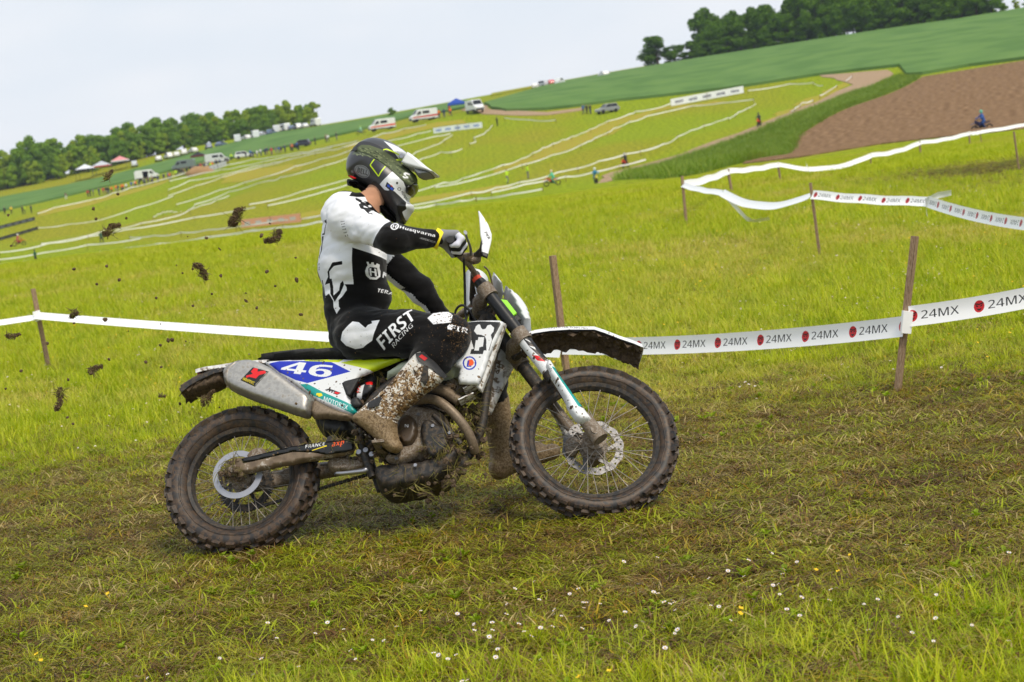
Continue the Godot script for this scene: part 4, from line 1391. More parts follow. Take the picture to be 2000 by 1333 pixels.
func make_turf() -> void:
	var rng := RandomNumberGenerator.new()
	rng.seed = 2024
	var W := Color(1, 1, 1)
	var gm := mat(Color.WHITE, 0.55)
	gm.vertex_color_use_as_albedo = true
	gm.backlight_enabled = true
	gm.backlight = Color(0.80, 0.86, 0.40)
	gm.metallic_specular = 0.35
	var dm := mat(Color.WHITE, 0.9)
	dm.vertex_color_use_as_albedo = true
	var up := []
	var flat := []
	var far := []
	for i in 5:
		up.append(tuft(100 + i, 16, 0.055, 0.05, 0.13, 0.05, 0.75, 0.0042, [W, W, Color(0.8, 0.92, 0.7), Color(1.15, 1.05, 0.9)]))
		flat.append(tuft(200 + i, 18, 0.075, 0.05, 0.16, 1.05, 1.62, 0.0034, [W, Color(1.25, 1.05, 0.9), Color(0.6, 0.5, 0.4), Color(0.85, 1.0, 0.6), Color(1.1, 0.8, 0.5)]))
	for i in 3:
		far.append(tuft(300 + i, 22, 0.16, 0.07, 0.17, 0.1, 0.9, 0.010, [W, Color(0.85, 0.95, 0.8), Color(1.15, 1.1, 0.9)]))
	var spots_up := [[], [], [], [], []]
	var spots_flat := [[], [], [], [], []]
	var spots_far := [[], [], []]
	var clods := [[], []]
	var litter := [[], [], []]
	var lit := []
	for i in 3:
		lit.append(tuft(400 + i, 26, 0.11, 0.03, 0.12, 1.05, 1.75, 0.0050, [W, W, Color(0.7, 0.6, 0.45), Color(1.45, 1.25, 1.0), Color(0.5, 0.4, 0.3)]))
	var patch := noise(91, 0.9, 3)
	# near and middle turf
	var bands := [[4.6, 12.0, 560.0, 1.0], [12.0, 24.0, 230.0, 1.15], [24.0, 44.0, 90.0, 1.55]]
	for b in bands:
		var x1: float = b[1] * 0.36 + 1.0
		var n := int((b[1] - b[0]) * x1 * 2.0 * b[2])
		for i in n:
			var x := rng.randf_range(-x1, x1)
			var d := rng.randf_range(b[0], b[1])
			if absf(x) > d * 0.36 + 0.9: continue
			var z := -d
			var m := mud_at(x, z)
			var dry := dry_at(x, z)
			var p := patch.get_noise_2d(x * 2.0, z * 2.0)
			var y := ground(x, z)
			if d < 14.0:
				y += churn2.get_noise_2d(x * 2.0, z * 2.0) * 0.018 - m * 0.012
			var s: float = b[3] * rng.randf_range(0.7, 1.3) * (1.0 + p * 0.35)
			var bs := Basis(Vector3.UP, rng.randf() * TAU) * Basis(Vector3.RIGHT, rng.randf_range(-0.2, 0.2))
			s *= lerpf(0.62, 1.0, smoothstep(9.5, 13.5, d)) if d > 6.2 else lerpf(0.85, 0.62, smoothstep(5.2, 6.2, d))
			var r := rng.randf()
			if r < m * 0.90:
				if rng.randf() < 0.42 + 0.40 * (1.0 - m):
					# pressed down, torn and half dried grass
					var c := Color(0.25, 0.205, 0.03).lerp(Color(0.36, 0.265, 0.085), rng.randf()).lerp(Color(0.075, 0.045, 0.018), rng.randf() * m * 0.9)
					if rng.randf() < 0.42: c = Color(0.25, 0.30, 0.012) * rng.randf_range(0.7, 1.2)
					spots_flat[i % 5].append([Transform3D(bs.scaled(Vector3(s, s * 0.8, s)), Vector3(x, y + 0.008, z)), c])
				elif rng.randf() < 0.5 and d < 15.0:
					var q := rng.randf_range(0.15, 0.7) * (1.0 if rng.randf() < 0.94 else 2.0)
					clods[i % 2].append([Transform3D(Basis.from_euler(Vector3(rng.randf() * TAU, rng.randf() * TAU, 0)).scaled(Vector3(q, q * 0.8, q)), Vector3(x, y, z)), Color(0.105, 0.060, 0.026).lerp(Color(0.17, 0.10, 0.05), rng.randf())])
			else:
				var g := Color(0.34, 0.425, 0.012).lerp(Color(0.58, 0.60, 0.022), clampf(0.5 + p + rng.randf_range(-0.35, 0.35), 0.0, 1.0))
				g = g.lerp(Color(0.66, 0.53, 0.16), clampf(dry * rng.randf_range(0.0, 1.7), 0.0, 0.9))
				if rng.randf() < 0.35: g = g.lerp(Color(0.60, 0.50, 0.11), rng.randf() * 0.7)
				s *= 1.0 - 0.3 * m
				if rng.randf() < 0.34 + dry * 0.3 + m * 0.6:
					spots_flat[i % 5].append([Transform3D(bs.scaled(Vector3(s, s, s)), Vector3(x, y + 0.012, z)), g])
				else:
					spots_up[i % 5].append([Transform3D(bs.scaled(Vector3(s, s * (1.0 - 0.25 * dry), s)), Vector3(x, y, z)), g])
	# chopped straw, moss and torn blades strewn over the churned ground
	for i in 34000:
		var d := 4.6 + 8.6 * rng.randf()
		var x := rng.randf_range(-1, 1) * (d * 0.36 + 0.9)
		var z := -d
		var m := mud_at(x, z)
		if rng.randf() > 0.22 + 0.75 * m: continue
		var k := rng.randf()
		var c := Color(0.36, 0.275, 0.045)
		if k < 0.17: c = Color(0.25, 0.145, 0.050)
		elif k < 0.55: c = Color(0.38, 0.43, 0.016)
		elif k < 0.70: c = Color(0.58, 0.45, 0.19)
		elif k < 0.80: c = Color(0.13, 0.076, 0.030)
		elif k < 0.88: c = Color(0.46, 0.32, 0.02)
		c = c * rng.randf_range(0.75, 1.2)
		var s := rng.randf_range(0.6, 1.25)
		var y := churn2.get_noise_2d(x * 2.0, z * 2.0) * 0.018 - m * 0.012 + rng.randf_range(0.004, 0.03)
		litter[i % 3].append([Transform3D(Basis(Vector3.UP, rng.randf() * TAU).scaled(Vector3(s, s * 1.2, s)), Vector3(x, y, z)), c])
	# far turf up to the brow
	for i in 78000:
		var d := 42.0 + 46.0 * sqrt(rng.randf())
		var x := rng.randf_range(-1, 1) * (d * 0.38 + 1.0)
		var z := -d
		var m := mud_at(x, z)
		if rng.randf() < m * 0.9: continue
		var p := patch.get_noise_2d(x * 0.5, z * 0.5)
		var g := Color(0.42, 0.475, 0.012).lerp(Color(0.57, 0.58, 0.022), clampf(0.5 + p + rng.randf_range(-0.3, 0.3), 0.0, 1.0))
		g = g.lerp(Color(0.64, 0.50, 0.13), clampf(dry_at(x, z) * rng.randf_range(0.0, 1.4), 0.0, 0.8))
		var s := rng.randf_range(0.8, 1.4)
		spots_far[i % 3].append([Transform3D(Basis(Vector3.UP, rng.randf() * TAU).scaled(Vector3(s, s, s)), Vector3(x, ground(x, z), z)), g])
	for i in 5:
		scatter("meadow_grass", up[i], gm, spots_up[i], "fresh yellow-green blades of meadow grass in the foreground", "grass")
		scatter("trampled_grass", flat[i], gm, spots_flat[i], "trampled and torn grass lying along the riding line", "grass")
	for i in 3:
		scatter("grass_litter", lit[i], gm, litter[i], "chopped straw and torn blades strewn over the churned ground", "litter")
	for i in 3:
		scatter("distant_grass", far[i], gm, spots_far[i], "grass of the meadow towards the brow", "grass")
	for i in 2:
		scatter("mud_crumbs", clod_mesh(40 + i, 0.022, 0.35), mottled(77, 0.06, [lin(0.5, 0.5, 0.5), lin(1, 1, 1)], [0.3, 0.7], 12.0, 0.85), clods[i], "dark crumbs of soil churned out of the turf", "soil")
		(get_child(get_child_count() - 1) as MultiMeshInstance3D).material_override = dm
	# daisies and buttercups
	var daisy := []
	var butter := []
	for i in 5200:
		var d := 4.8 + 40.0 * pow(rng.randf(), 0.9)
		var x := rng.randf_range(-1, 1) * (d * 0.29)
		var z := -d
		if mud_at(x, z) > 0.45: continue
		var f := patch.get_noise_2d(x * 0.5 + 90.0, z * 0.35)
		var t := Transform3D(Basis.from_euler(Vector3(rng.randf_range(-0.5, 0.5), rng.randf() * TAU, rng.randf_range(-0.5, 0.5))).scaled(Vector3.ONE * rng.randf_range(0.6, 0.95) * lerpf(1.0, 1.5, smoothstep(12.0, 30.0, d))), Vector3(x, ground(x, z) + rng.randf_range(0.055, 0.10), z))
		if f > 0.08:
			daisy.append([t, Color(0.80, 0.76, 0.80)])
		elif f < -0.12:
			butter.append([t, Color(0.75, 0.50, 0.01)])
	for i in 90:
		var x := rng.randfn(0.22, 0.42)
		var z := -5.75 + rng.randfn(0.0, 0.28)
		daisy.append([Transform3D(Basis.from_euler(Vector3(rng.randf_range(-0.6, 0.6), 0, rng.randf_range(-0.6, 0.6))).scaled(Vector3.ONE * rng.randf_range(0.6, 0.95)), Vector3(x, rng.randf_range(0.06, 0.10), z)), Color(0.80, 0.74, 0.78)])
	var fm := mat(Color.WHITE, 0.7)
	fm.vertex_color_use_as_albedo = true
	var mb := MB.new()
	mb.use_c = true
	for k in 9:
		var a := TAU * k / 9
		var e := Vector3(cos(a), 0, sin(a))
		var s := Vector3(-e.z, 0, e.x)
		mb.face(e * 0.002, e * 0.006 + s * 0.0022 + Vector3.UP * 0.001, e * 0.0095 + Vector3.UP * 0.003, e * 0.006 - s * 0.0022 + Vector3.UP * 0.001)
	mb.paint = Color(0.9, 0.6, 0.03)
	mb.ball(Vector3(0, 0.0015, 0), Vector3(0.003, 0.002, 0.003), 6, 4)
	scatter("daisies", mb.mesh(), fm, daisy, "small white daisies dotted through the grass", "flowers")
	var m2 := MB.new()
	m2.use_c = true
	for k in 5:
		var a := TAU * k / 5
		var e := Vector3(cos(a), 0, sin(a))
		var s := Vector3(-e.z, 0, e.x)
		m2.face(Vector3.ZERO, e * 0.007 + s * 0.005 + Vector3.UP * 0.004, e * 0.010 + Vector3.UP * 0.007, e * 0.007 - s * 0.005 + Vector3.UP * 0.004)
	scatter("buttercups", m2.mesh(), fm, butter, "tiny yellow buttercups scattered over the meadow", "flowers")
	# broad leaved weeds
	var weed := []
	for i in 1500:
		var d := 4.8 + 20.0 * rng.randf()
		var x := rng.randf_range(-1, 1) * (d * 0.29)
		if mud_at(x, -d) > 0.7: continue
		var s := rng.randf_range(0.2, 0.5)
		weed.append([Transform3D(Basis(Vector3.UP, rng.randf() * TAU).scaled(Vector3(s, s, s)), Vector3(x, ground(x, -d) + 0.01, -d)), Color(0.25, 0.34, 0.014) * rng.randf_range(0.7, 1.3)])
	var m3 := MB.new()
	m3.use_c = true
	for k in 7:
		var a := TAU * k / 7 + (k % 3) * 0.2
		var e := Vector3(cos(a), 0, sin(a)) * (0.055 + 0.02 * (k % 2))
		var s := Vector3(-e.z, 0, e.x) * 0.32
		var h := Vector3.UP * (0.03 + 0.02 * (k % 3))
		var b := m3.p(Vector3.ZERO)
		m3.p(e * 0.5 + s + h * 0.8); m3.p(e * 0.5 + h * 0.55); m3.p(e * 0.5 - s + h * 0.8); m3.p(e + h * 0.9)
		m3.quad(b, b + 1, b + 4, b + 2)
		m3.quad(b, b + 2, b + 4, b + 3)
	scatter("clover_leaves", m3.mesh(), gm, weed, "broad green weed leaves low in the grass", "weeds")
	# tall tussocks on the bank by the dirt road
	var tall := []
	var bank := W2(P_BANK)
	var lo := bank[0]
	var hi := bank[0]
	for p in bank:
		lo = lo.min(p); hi = hi.max(p)
	while tall.size() < 9000:
		var p := Vector2(rng.randf_range(lo.x, hi.x), rng.randf_range(lo.y, hi.y))
		if not Geometry2D.is_point_in_polygon(p, bank): continue
		var s := rng.randf_range(3.0, 6.0)
		tall.append([Transform3D(Basis(Vector3.UP, rng.randf() * TAU).scaled(Vector3(s, s * 1.3, s)), Vector3(p.x, ground(p.x, p.y), p.y)), Color(0.17, 0.275, 0.022).lerp(Color(0.27, 0.33, 0.04), rng.randf())])
	scatter("tall_bank_grass", far[0], gm, tall, "tall uncut grass on the bank beside the dirt road", "grass")

func clod_mesh(sd: int, r: float, rough: float) -> ArrayMesh:
	var n := noise(sd, 1.1, 3)
	var mb := MB.new()
	mb.use_c = true
	mb.ball(Vector3.ZERO, Vector3(r, r, r), 9, 7)
	for i in mb.v.size():
		var q := mb.v[i] / r
		mb.v[i] = mb.v[i] * (1.0 + rough * 2.0 * n.get_noise_3dv(q * 1.3))
	return mb.mesh(true)
# ---------------------------------------------------------------- the motorcycle
const INKS := [Color(0.86, 0.87, 0.88), Color(0.03, 0.15, 0.68), Color(0.73, 0.80, 0.02), Color(0.02, 0.58, 0.56), Color(0.035, 0.035, 0.04), Color(0.85, 0.03, 0.06), Color(0.92, 0.33, 0.03), Color(0.6, 0.6, 0.62), Color(0.95, 0.85, 0.05), Color(0.4, 0.4, 0.4), Color(0.75, 0.68, 0.55), Color(0.12, 0.12, 0.13)]
const BIKE_UV := Vector4(-0.45, 0.0, 2.4, 1.35)
var bike: Node3D
var steer_t: Transform3D
var M := {}

func V3(a: Array) -> Array:
	var o := []
	for i in range(0, a.size(), 3):
		o.append(Vector3(a[i], a[i + 1], a[i + 2]) * 0.001)
	return o

func speckle(im: Image, rng: RandomNumberGenerator, count: int, lo: Vector2, hi: Vector2, smin: float, smax: float, cols: Array, stretch := 1.0) -> void:
	for i in count:
		var o := Vector2(rng.randf_range(lo.x, hi.x), rng.randf_range(lo.y, hi.y))
		var r := smin + (smax - smin) * pow(rng.randf(), 3.0)
		var q := PackedVector2Array()
		var n := 7
		var ph := rng.randf() * TAU
		for k in n:
			var a := TAU * k / n
			var d := Vector2(cos(a) * stretch, sin(a)) * r * rng.randf_range(0.5, 1.3)
			q.append(o + d.rotated(ph))
		fill_poly(im, q, cols[rng.randi() % cols.size()])

func art_sheet(list: Array, upper: bool, base: Color, before: Array) -> Image:
	var w := 1792
	var h := 1008
	var im := Image.create(w, h, false, Image.FORMAT_RGB8)
	im.fill(base)
	var k := w / BIKE_UV.z
	var px := func(a: Array) -> PackedVector2Array:
		var o := PackedVector2Array()
		for q in V2(a):
			o.append(Vector2((q.x - BIKE_UV.x) * k, h - (q.y - BIKE_UV.y) * k))
		return o
	for b in before:
		fill_poly(im, px.call(b[1]), b[0])
	for e in list:
		var up: bool = e[0] == e[0].to_upper()
		if up != upper: continue
		var q: PackedVector2Array = px.call(e[2])
		if e[0].to_lower() == "p":
			fill_poly(im, q, INKS[e[1]])
		else:
			write_on(im, e[3], q[0], q[1] - q[0], q[2] - q[0], INKS[e[1]], e[4] == 1)
	var rng := RandomNumberGenerator.new()
	rng.seed = 12 if upper else 13
	var muds := [Color(0.23, 0.16, 0.10), Color(0.30, 0.22, 0.14), Color(0.17, 0.12, 0.08), Color(0.42, 0.33, 0.23)]
	speckle(im, rng, 2600, Vector2(0, 150), Vector2(w, h), 0.5, 4.0, muds)
	speckle(im, rng, 900, Vector2(0, 480), Vector2(w, h), 0.8, 5.0, muds, 1.7)
	if upper:
		speckle(im, rng, 1500, Vector2(1000, 380), Vector2(w, h), 0.6, 4.0, muds, 1.5)
	return im

func bike_materials() -> void:
	var white := mat(Color.WHITE, 0.38)
	white.albedo_texture = ImageTexture.create_from_image(art_sheet(BIKE_ART, false, INKS[0], [[INKS[4], B_SWINGTOP], [Color(0.62, 0.62, 0.60), B_STICKER], [INKS[4], B_PULL], [Color(0.28, 0.22, 0.16), B_CLUTCH]]))
	white.clearcoat_enabled = true
	white.clearcoat = 0.15
	M.print = white
	var fp := mat(Color.WHITE, 0.42)
	fp.albedo_texture = ImageTexture.create_from_image(art_sheet(BIKE_ART, true, INKS[0], [[INKS[4], [1040, 1120, 1130, 1080, 1345, 690, 1310, 655, 1250, 700, 1040, 1020]]]))
	M.fork_print = fp
	var mud_c := [lin(0.030, 0.019, 0.011), lin(0.075, 0.047, 0.026), lin(0.125, 0.083, 0.047), lin(0.055, 0.036, 0.02), lin(0.20, 0.14, 0.085)]
	M.mud = mottled(21, 0.02, mud_c, [0.2, 0.42, 0.55, 0.7, 0.9], 5.0, 0.8)
	M.tyre = mottled(22, 0.014, [lin(0.017, 0.016, 0.017), lin(0.034, 0.024, 0.018), lin(0.080, 0.046, 0.024), lin(0.050, 0.030, 0.018), lin(0.115, 0.070, 0.038), lin(0.022, 0.020, 0.020)], [0.3, 0.46, 0.56, 0.64, 0.74, 0.84], 3.6, 0.55)
	M.muddy_metal = mottled(23, 0.016, [lin(0.11, 0.075, 0.045), lin(0.16, 0.115, 0.075), lin(0.30, 0.27, 0.24), lin(0.13, 0.09, 0.055), lin(0.24, 0.18, 0.12)], [0.2, 0.4, 0.52, 0.62, 0.85], 4.5, 0.6)
	M.muddy_black = mottled(24, 0.016, [lin(0.012, 0.012, 0.013), lin(0.02, 0.019, 0.018), lin(0.085, 0.055, 0.032), lin(0.03, 0.025, 0.02), lin(0.12, 0.085, 0.05)], [0.25, 0.46, 0.58, 0.7, 0.95], 4.0, 0.62)
	M.muddy_white = mottled(25, 0.014, [lin(0.70, 0.70, 0.70), lin(0.62, 0.60, 0.57), lin(0.16, 0.105, 0.06), lin(0.10, 0.065, 0.037), lin(0.6, 0.6, 0.58)], [0.3, 0.56, 0.60, 0.72, 0.80], 3.0, 0.6)
	M.swing = mottled(35, 0.012, [lin(0.10, 0.068, 0.040), lin(0.155, 0.108, 0.066), lin(0.185, 0.135, 0.088), lin(0.46, 0.43, 0.39), lin(0.15, 0.105, 0.066)], [0.2, 0.45, 0.66, 0.72, 0.78], 2.4, 0.55)
	M.black = mottled(26, 0.02, [lin(0.013, 0.013, 0.014), lin(0.02, 0.02, 0.021), lin(0.045, 0.036, 0.028)], [0.3, 0.65, 0.95], 5.0, 0.6)
	M.seat = mottled(27, 0.02, [lin(0.018, 0.018, 0.019), lin(0.028, 0.027, 0.027), lin(0.05, 0.042, 0.034)], [0.3, 0.65, 0.95], 6.0, 0.8)
	M.titanium = mottled(28, 0.02, [lin(0.36, 0.345, 0.325), lin(0.45, 0.435, 0.41), lin(0.33, 0.29, 0.24)], [0.3, 0.6, 0.92], 3.0, 0.42, 0.0, false, 0.7)
	M.silencer_cap = mottled(36, 0.02, [lin(0.27, 0.24, 0.21), lin(0.36, 0.34, 0.31), lin(0.24, 0.18, 0.13)], [0.3, 0.6, 0.92], 3.0, 0.42, 0.0, false, 0.6)
	M.pipe = mottled(29, 0.02, [lin(0.16, 0.115, 0.075), lin(0.25, 0.19, 0.13), lin(0.13, 0.09, 0.055)], [0.3, 0.6, 0.9], 5.0, 0.5, 0.0, false, 0.25)
	M.steel = mat(Color(0.62, 0.62, 0.64), 0.35, 0.85)
	M.disc = mottled(34, 0.03, [lin(0.10, 0.10, 0.105), lin(0.17, 0.17, 0.18), lin(0.12, 0.09, 0.065)], [0.3, 0.6, 0.9], 6.0, 0.42, 0.0, false, 0.5)
	M.plain_disc = mat(Color(0.60, 0.61, 0.65), 0.45, 0.25)
	M.chrome = mat(Color(0.75, 0.75, 0.76), 0.15, 1.0)
	M.spoke = mottled(33, 0.05, [lin(0.20, 0.17, 0.14), lin(0.34, 0.32, 0.30), lin(0.15, 0.11, 0.075)], [0.3, 0.6, 0.9], 9.0, 0.45, 0.0, false, 0.5)
	M.lime = mat(Color(0.55, 0.85, 0.05), 0.5)
	M.orange = mat(Color(0.85, 0.25, 0.10), 0.5)
	M.red = mat(Color(0.45, 0.03, 0.03), 0.3)
	M.fuel = mat(Color(0.80, 0.83, 0.74), 0.5)
	M.rubber = mat(Color(0.07, 0.07, 0.075), 0.6)

func mbb() -> MB:
	var m := MB.new()
	m.uvm = BIKE_UV
	return m

func body(called: String, outline: Array, z: float, w: float, d: float, mt: Material, parent: Node, step := 0.012, pw := 2.2, rounds := 1, bump := 0.0) -> MeshInstance3D:
	var m := mbb()
	var q := V2(outline)
	if rounds: q = smooth(q, rounds)
	m.inflate(q, z, w, d, step, pw, noise(77, 0.35, 3) if bump > 0.0 else null, bump)
	return part(called, m.mesh(), mt, parent)

func rod(called: String, path: Array, r, mt: Material, parent: Node, sides := 10, fl := 1.0) -> MeshInstance3D:
	var m := mbb()
	m.tube(path, r, sides, true, fl)
	return part(called, m.mesh(), mt, parent)

func turned(called: String, prof: Array, mt: Material, parent: Node, at := Vector3.ZERO, seg := 40, a0 := 0.0, a1 := TAU, closed := true) -> MeshInstance3D:
	var m := mbb()
	m.lathe(prof, seg, closed, Vector3.ZERO, true, a0, a1)
	var o := part(called, m.mesh(), mt, parent)
	o.position = at
	return o

func make_tyre(rad: float, bead: float, w: float, knobs: int, lug: float, sd: int) -> ArrayMesh:
	var m := MB.new()
	var c := rad - lug
	var hgt := c - bead
	var prof := []
	for s in [[0.0, 0.40], [0.10, 0.62], [0.30, 0.90], [0.55, 1.0], [0.76, 0.93], [0.90, 0.72], [0.98, 0.38], [1.0, 0.0]]:
		prof.append(Vector2(bead + hgt * s[0], -w * s[1]))
	for i in range(6, -1, -1):
		prof.append(Vector2(prof[i].x, -prof[i].y))
	m.lathe(prof, 120, true)
	# moulded bead ring on both sides
	for s in [-1.0, 1.0]:
		m.lathe([Vector2(bead + hgt * 0.30, s * w * 0.90), Vector2(bead + hgt * 0.35, s * (w * 0.96 + 0.004)), Vector2(bead + hgt * 0.40, s * w * 0.95)], 96)
	for k in knobs:
		var a := TAU * k / knobs
		for row in 5:
			var aa := a + (0.5 * TAU / knobs if row % 2 else 0.0)
			var t: float = [-0.86, -0.46, 0.0, 0.46, 0.86][row]
			var rr: float = [c - hgt * 0.19, c - hgt * 0.03, c, c - hgt * 0.03, c - hgt * 0.19][row]
			var e := Vector3(cos(aa), sin(aa), 0)
			var tilt: float = t * 0.85
			var up := (e * cos(tilt) + Vector3(0, 0, 1) * sin(tilt)).normalized()
			var tg := Vector3(-e.y, e.x, 0)
			var sd2 := tg.cross(up)
			var ln: float = PI * rad / knobs * 0.62
			var at := e * rr + Vector3(0, 0, w * t)
			var hw: float = w * (0.22 if row == 2 else 0.17)
			# tapered lug
			var lo := []
			for i in 8:
				var top := 1.0 if i & 2 else 0.0
				var sh := 1.0 - 0.22 * top
				lo.append(at + tg * (ln if i & 1 else -ln) * sh + sd2 * (hw if i & 4 else -hw) * sh + up * (-0.006 + (lug + 0.006) * top))
			for f in [[2, 6, 7, 3], [0, 1, 3, 2], [4, 6, 7, 5], [0, 2, 6, 4], [1, 5, 7, 3]]:
				m.face(lo[f[0]], lo[f[1]], lo[f[2]], lo[f[3]])
	var n := noise(sd, 9.0, 3)
	for i in m.v.size():
		m.v[i] += m.v[i].normalized() * n.get_noise_3dv(m.v[i]) * 0.006 + Vector3(0, 0, n.get_noise_3dv(m.v[i] + Vector3(3, 3, 3)) * 0.004)
	return m.mesh()

func make_wheel(called: String, rad: float, bead: float, w: float, knobs: int, hubw: float, sd: int) -> Node3D:
	var wh := Node3D.new()
	wh.name = called
	bike.add_child(wh)
	part("tyre", make_tyre(rad, bead, w, knobs, 0.016, sd), M.tyre, wh)
	var rw := w * 0.52
	turned("rim", [Vector2(bead + 0.006, -rw), Vector2(bead + 0.002, -rw - 0.003), Vector2(bead - 0.012, -rw * 0.85), Vector2(bead - 0.022, -rw * 0.25), Vector2(bead - 0.022, rw * 0.25), Vector2(bead - 0.012, rw * 0.85), Vector2(bead + 0.002, rw + 0.003), Vector2(bead + 0.006, rw)], M.muddy_black, wh, Vector3.ZERO, 72)
	turned("hub", [Vector2(0.0, -hubw - 0.02), Vector2(0.022, -hubw - 0.02), Vector2(0.022, -hubw), Vector2(0.052, -hubw), Vector2(0.052, -hubw + 0.007), Vector2(0.027, -hubw + 0.014), Vector2(0.027, hubw - 0.014), Vector2(0.052, hubw - 0.007), Vector2(0.052, hubw), Vector2(0.022, hubw), Vector2(0.022, hubw + 0.02), Vector2(0.0, hubw + 0.02)], M.muddy_metal, wh, Vector3.ZERO, 28, 0.0, TAU, false)
	var ln := bead - 0.021
	for k in 36:
		var a := TAU * k / 36
		var s := 1.0 if k % 2 == 0 else -1.0
		var cr := 0.62 if (k / 2) % 2 == 0 else -0.62
		var p0 := Vector3(cos(a + cr) * 0.047, sin(a + cr) * 0.047, s * (hubw - 0.004))
		var p1 := Vector3(cos(a) * ln, sin(a) * ln, s * 0.006)
		var m := MB.new()
		m.tube([p0, p1.lerp(p0, 0.06), p1], [0.0016, 0.0016, 0.0028], 5, true)
		part("spoke", m.mesh(), M.spoke, wh)
	return wh

func ring_disc(r0: float, r1: float, holes: int, t: float) -> ArrayMesh:
	# flat brake disc with round holes: two faces with a wavy rim and small rings for the holes
	var outer := PackedVector2Array()
	var inner := PackedVector2Array()
	for i in 96:
		var a := TAU * i / 96
		outer.append(Vector2.from_angle(a) * (r1 + 0.003 * sin(a * 12.0)))
		inner.append(Vector2.from_angle(a) * r0)
	var m := mbb()
	# strips between angular cells, each cell with a hole cut out
	for k in holes:
		var a0 := TAU * k / holes
		var a1 := TAU * (k + 1) / holes
		var cell := PackedVector2Array()
		for j in 5: cell.append(Vector2.from_angle(lerpf(a0, a1, j / 4.0)) * (r1 + 0.003 * sin(lerpf(a0, a1, j / 4.0) * 12.0)))
		for j in 5: cell.append(Vector2.from_angle(lerpf(a1, a0, j / 4.0)) * r0)
		var rm := lerpf(r0, r1, 0.36 if k % 2 else 0.66)
		var ctr := Vector2.from_angle((a0 + a1) * 0.5) * rm
		var hr := 0.0052
		var hole := PackedVector2Array()
		for j in 8: hole.append(ctr + Vector2.from_angle(TAU * j / 8.0) * hr)
		# stitch: fan of quads from hole to cell edge by nearest angle
		var n := cell.size()
		for side in [-t, t]:
			var b := m.v.size()
			for q in cell: m.p(Vector3(q.x, q.y, side))
			for q in hole: m.p(Vector3(q.x, q.y, side))
			var at := []
			for i in n:
				var best := 0
				for j in 8:
					if (hole[j] - cell[i]).length() < (hole[best] - cell[i]).length(): best = j
				at.append(best)
			for i in n:
				var j := (i + 1) % n
				m.tri(b + i, b + j, b + n + at[j])
				var u: int = at[i]
				while u != at[j]:
					var u2: int
					var fw: int = (at[j] - u + 8) % 8
					u2 = (u + 1) % 8 if fw <= 4 else (u + 7) % 8
					m.tri(b + i, b + n + u, b + n + u2)
					u = u2
	for i in 96:
		var j := (i + 1) % 96
		m.face(Vector3(outer[i].x, outer[i].y, -t), Vector3(outer[j].x, outer[j].y, -t), Vector3(outer[j].x, outer[j].y, t), Vector3(outer[i].x, outer[i].y, t))
		m.face(Vector3(inner[i].x, inner[i].y, -t), Vector3(inner[j].x, inner[j].y, -t), Vector3(inner[j].x, inner[j].y, t), Vector3(inner[i].x, inner[i].y, t))
	return m.mesh(true)

# a curved mudguard: edge line at +-hw, crown raised in the middle, side skirts
func mudguard(edge: PackedVector2Array, hw0: float, hw1: float, crown: float, skirt: float, thick: float, lift := 0.0) -> ArrayMesh:
	var m := mbb()
	var n := edge.size()
	var rows := 15
	var grid := []
	for i in n:
		var t := float(i) / (n - 1)
		var hw := lerpf(hw0, hw1, t)
		var dir := (edge[mini(i + 1, n - 1)] - edge[maxi(i - 1, 0)]).normalized()
		var up := Vector2(-dir.y, dir.x)
		if up.y < 0.0: up = -up
		var line := []
		for j in rows:
			var s := -1.0 + 2.0 * j / (rows - 1)
			var zz: float = hw * signf(s) * minf(1.0, absf(s) * 1.16)
			var h := crown * (1.0 - pow(minf(1.0, absf(s) * 1.16), 2.0))
			if absf(s) > 0.9: h = -skirt
			var q := edge[i] + up * (h + lift)
			line.append([Vector3(q.x, q.y, zz), Vector3(up.x, up.y, 0)])
		grid.append(line)
	for lay in 2:
		var b := m.v.size()
		for i in n:
			for j in rows:
				m.p(grid[i][j][0] - grid[i][j][1] * (thick * lay))
		for i in n - 1:
			for j in rows - 1:
				var k := b + i * rows + j
				if lay == 0: m.quad(k, k + 1, k + rows + 1, k + rows)
				else: m.quad(k, k + rows, k + rows + 1, k + 1)
	for i in n - 1:
		for j in [0, rows - 1]:
			var a: Vector3 = grid[i][j][0]
			var b: Vector3 = grid[i + 1][j][0]
			m.face(a, b, b - grid[i + 1][j][1] * thick, a - grid[i][j][1] * thick)
	for i in [0, n - 1]:
		for j in rows - 1:
			var a: Vector3 = grid[i][j][0]
			var b: Vector3 = grid[i][j + 1][0]
			m.face(a, b, b - grid[i][j + 1][1] * thick, a - grid[i][j][1] * thick)
	return m.mesh()

func crust(edge: PackedVector2Array, hw0: float, hw1: float, crown: float, drop: float, amp: float, sd: int, lift := 0.0) -> ArrayMesh:
	var nz := noise(sd, 22.0, 4)
	var m := mbb()
	var q := PackedVector2Array()
	for i in edge.size() - 1:
		for j in 6: q.append(edge[i].lerp(edge[i + 1], j / 6.0))
	q.append(edge[-1])
	var rows := 34
	for i in q.size():
		var t := float(i) / (q.size() - 1)
		var hw := lerpf(hw0, hw1, t)
		for j in rows:
			var s := -1.0 + 2.0 * j / (rows - 1)
			var p := Vector3(q[i].x, q[i].y + lift + crown * (1.0 - s * s) - drop, hw * s)
			p.y -= maxf(0.0, nz.get_noise_3dv(p) + 0.15) * amp
			m.p(p)
	for i in q.size() - 1:
		for j in rows - 1:
			var k := i * rows + j
			m.quad(k, k + rows, k + rows + 1, k + 1)
	return m.mesh()

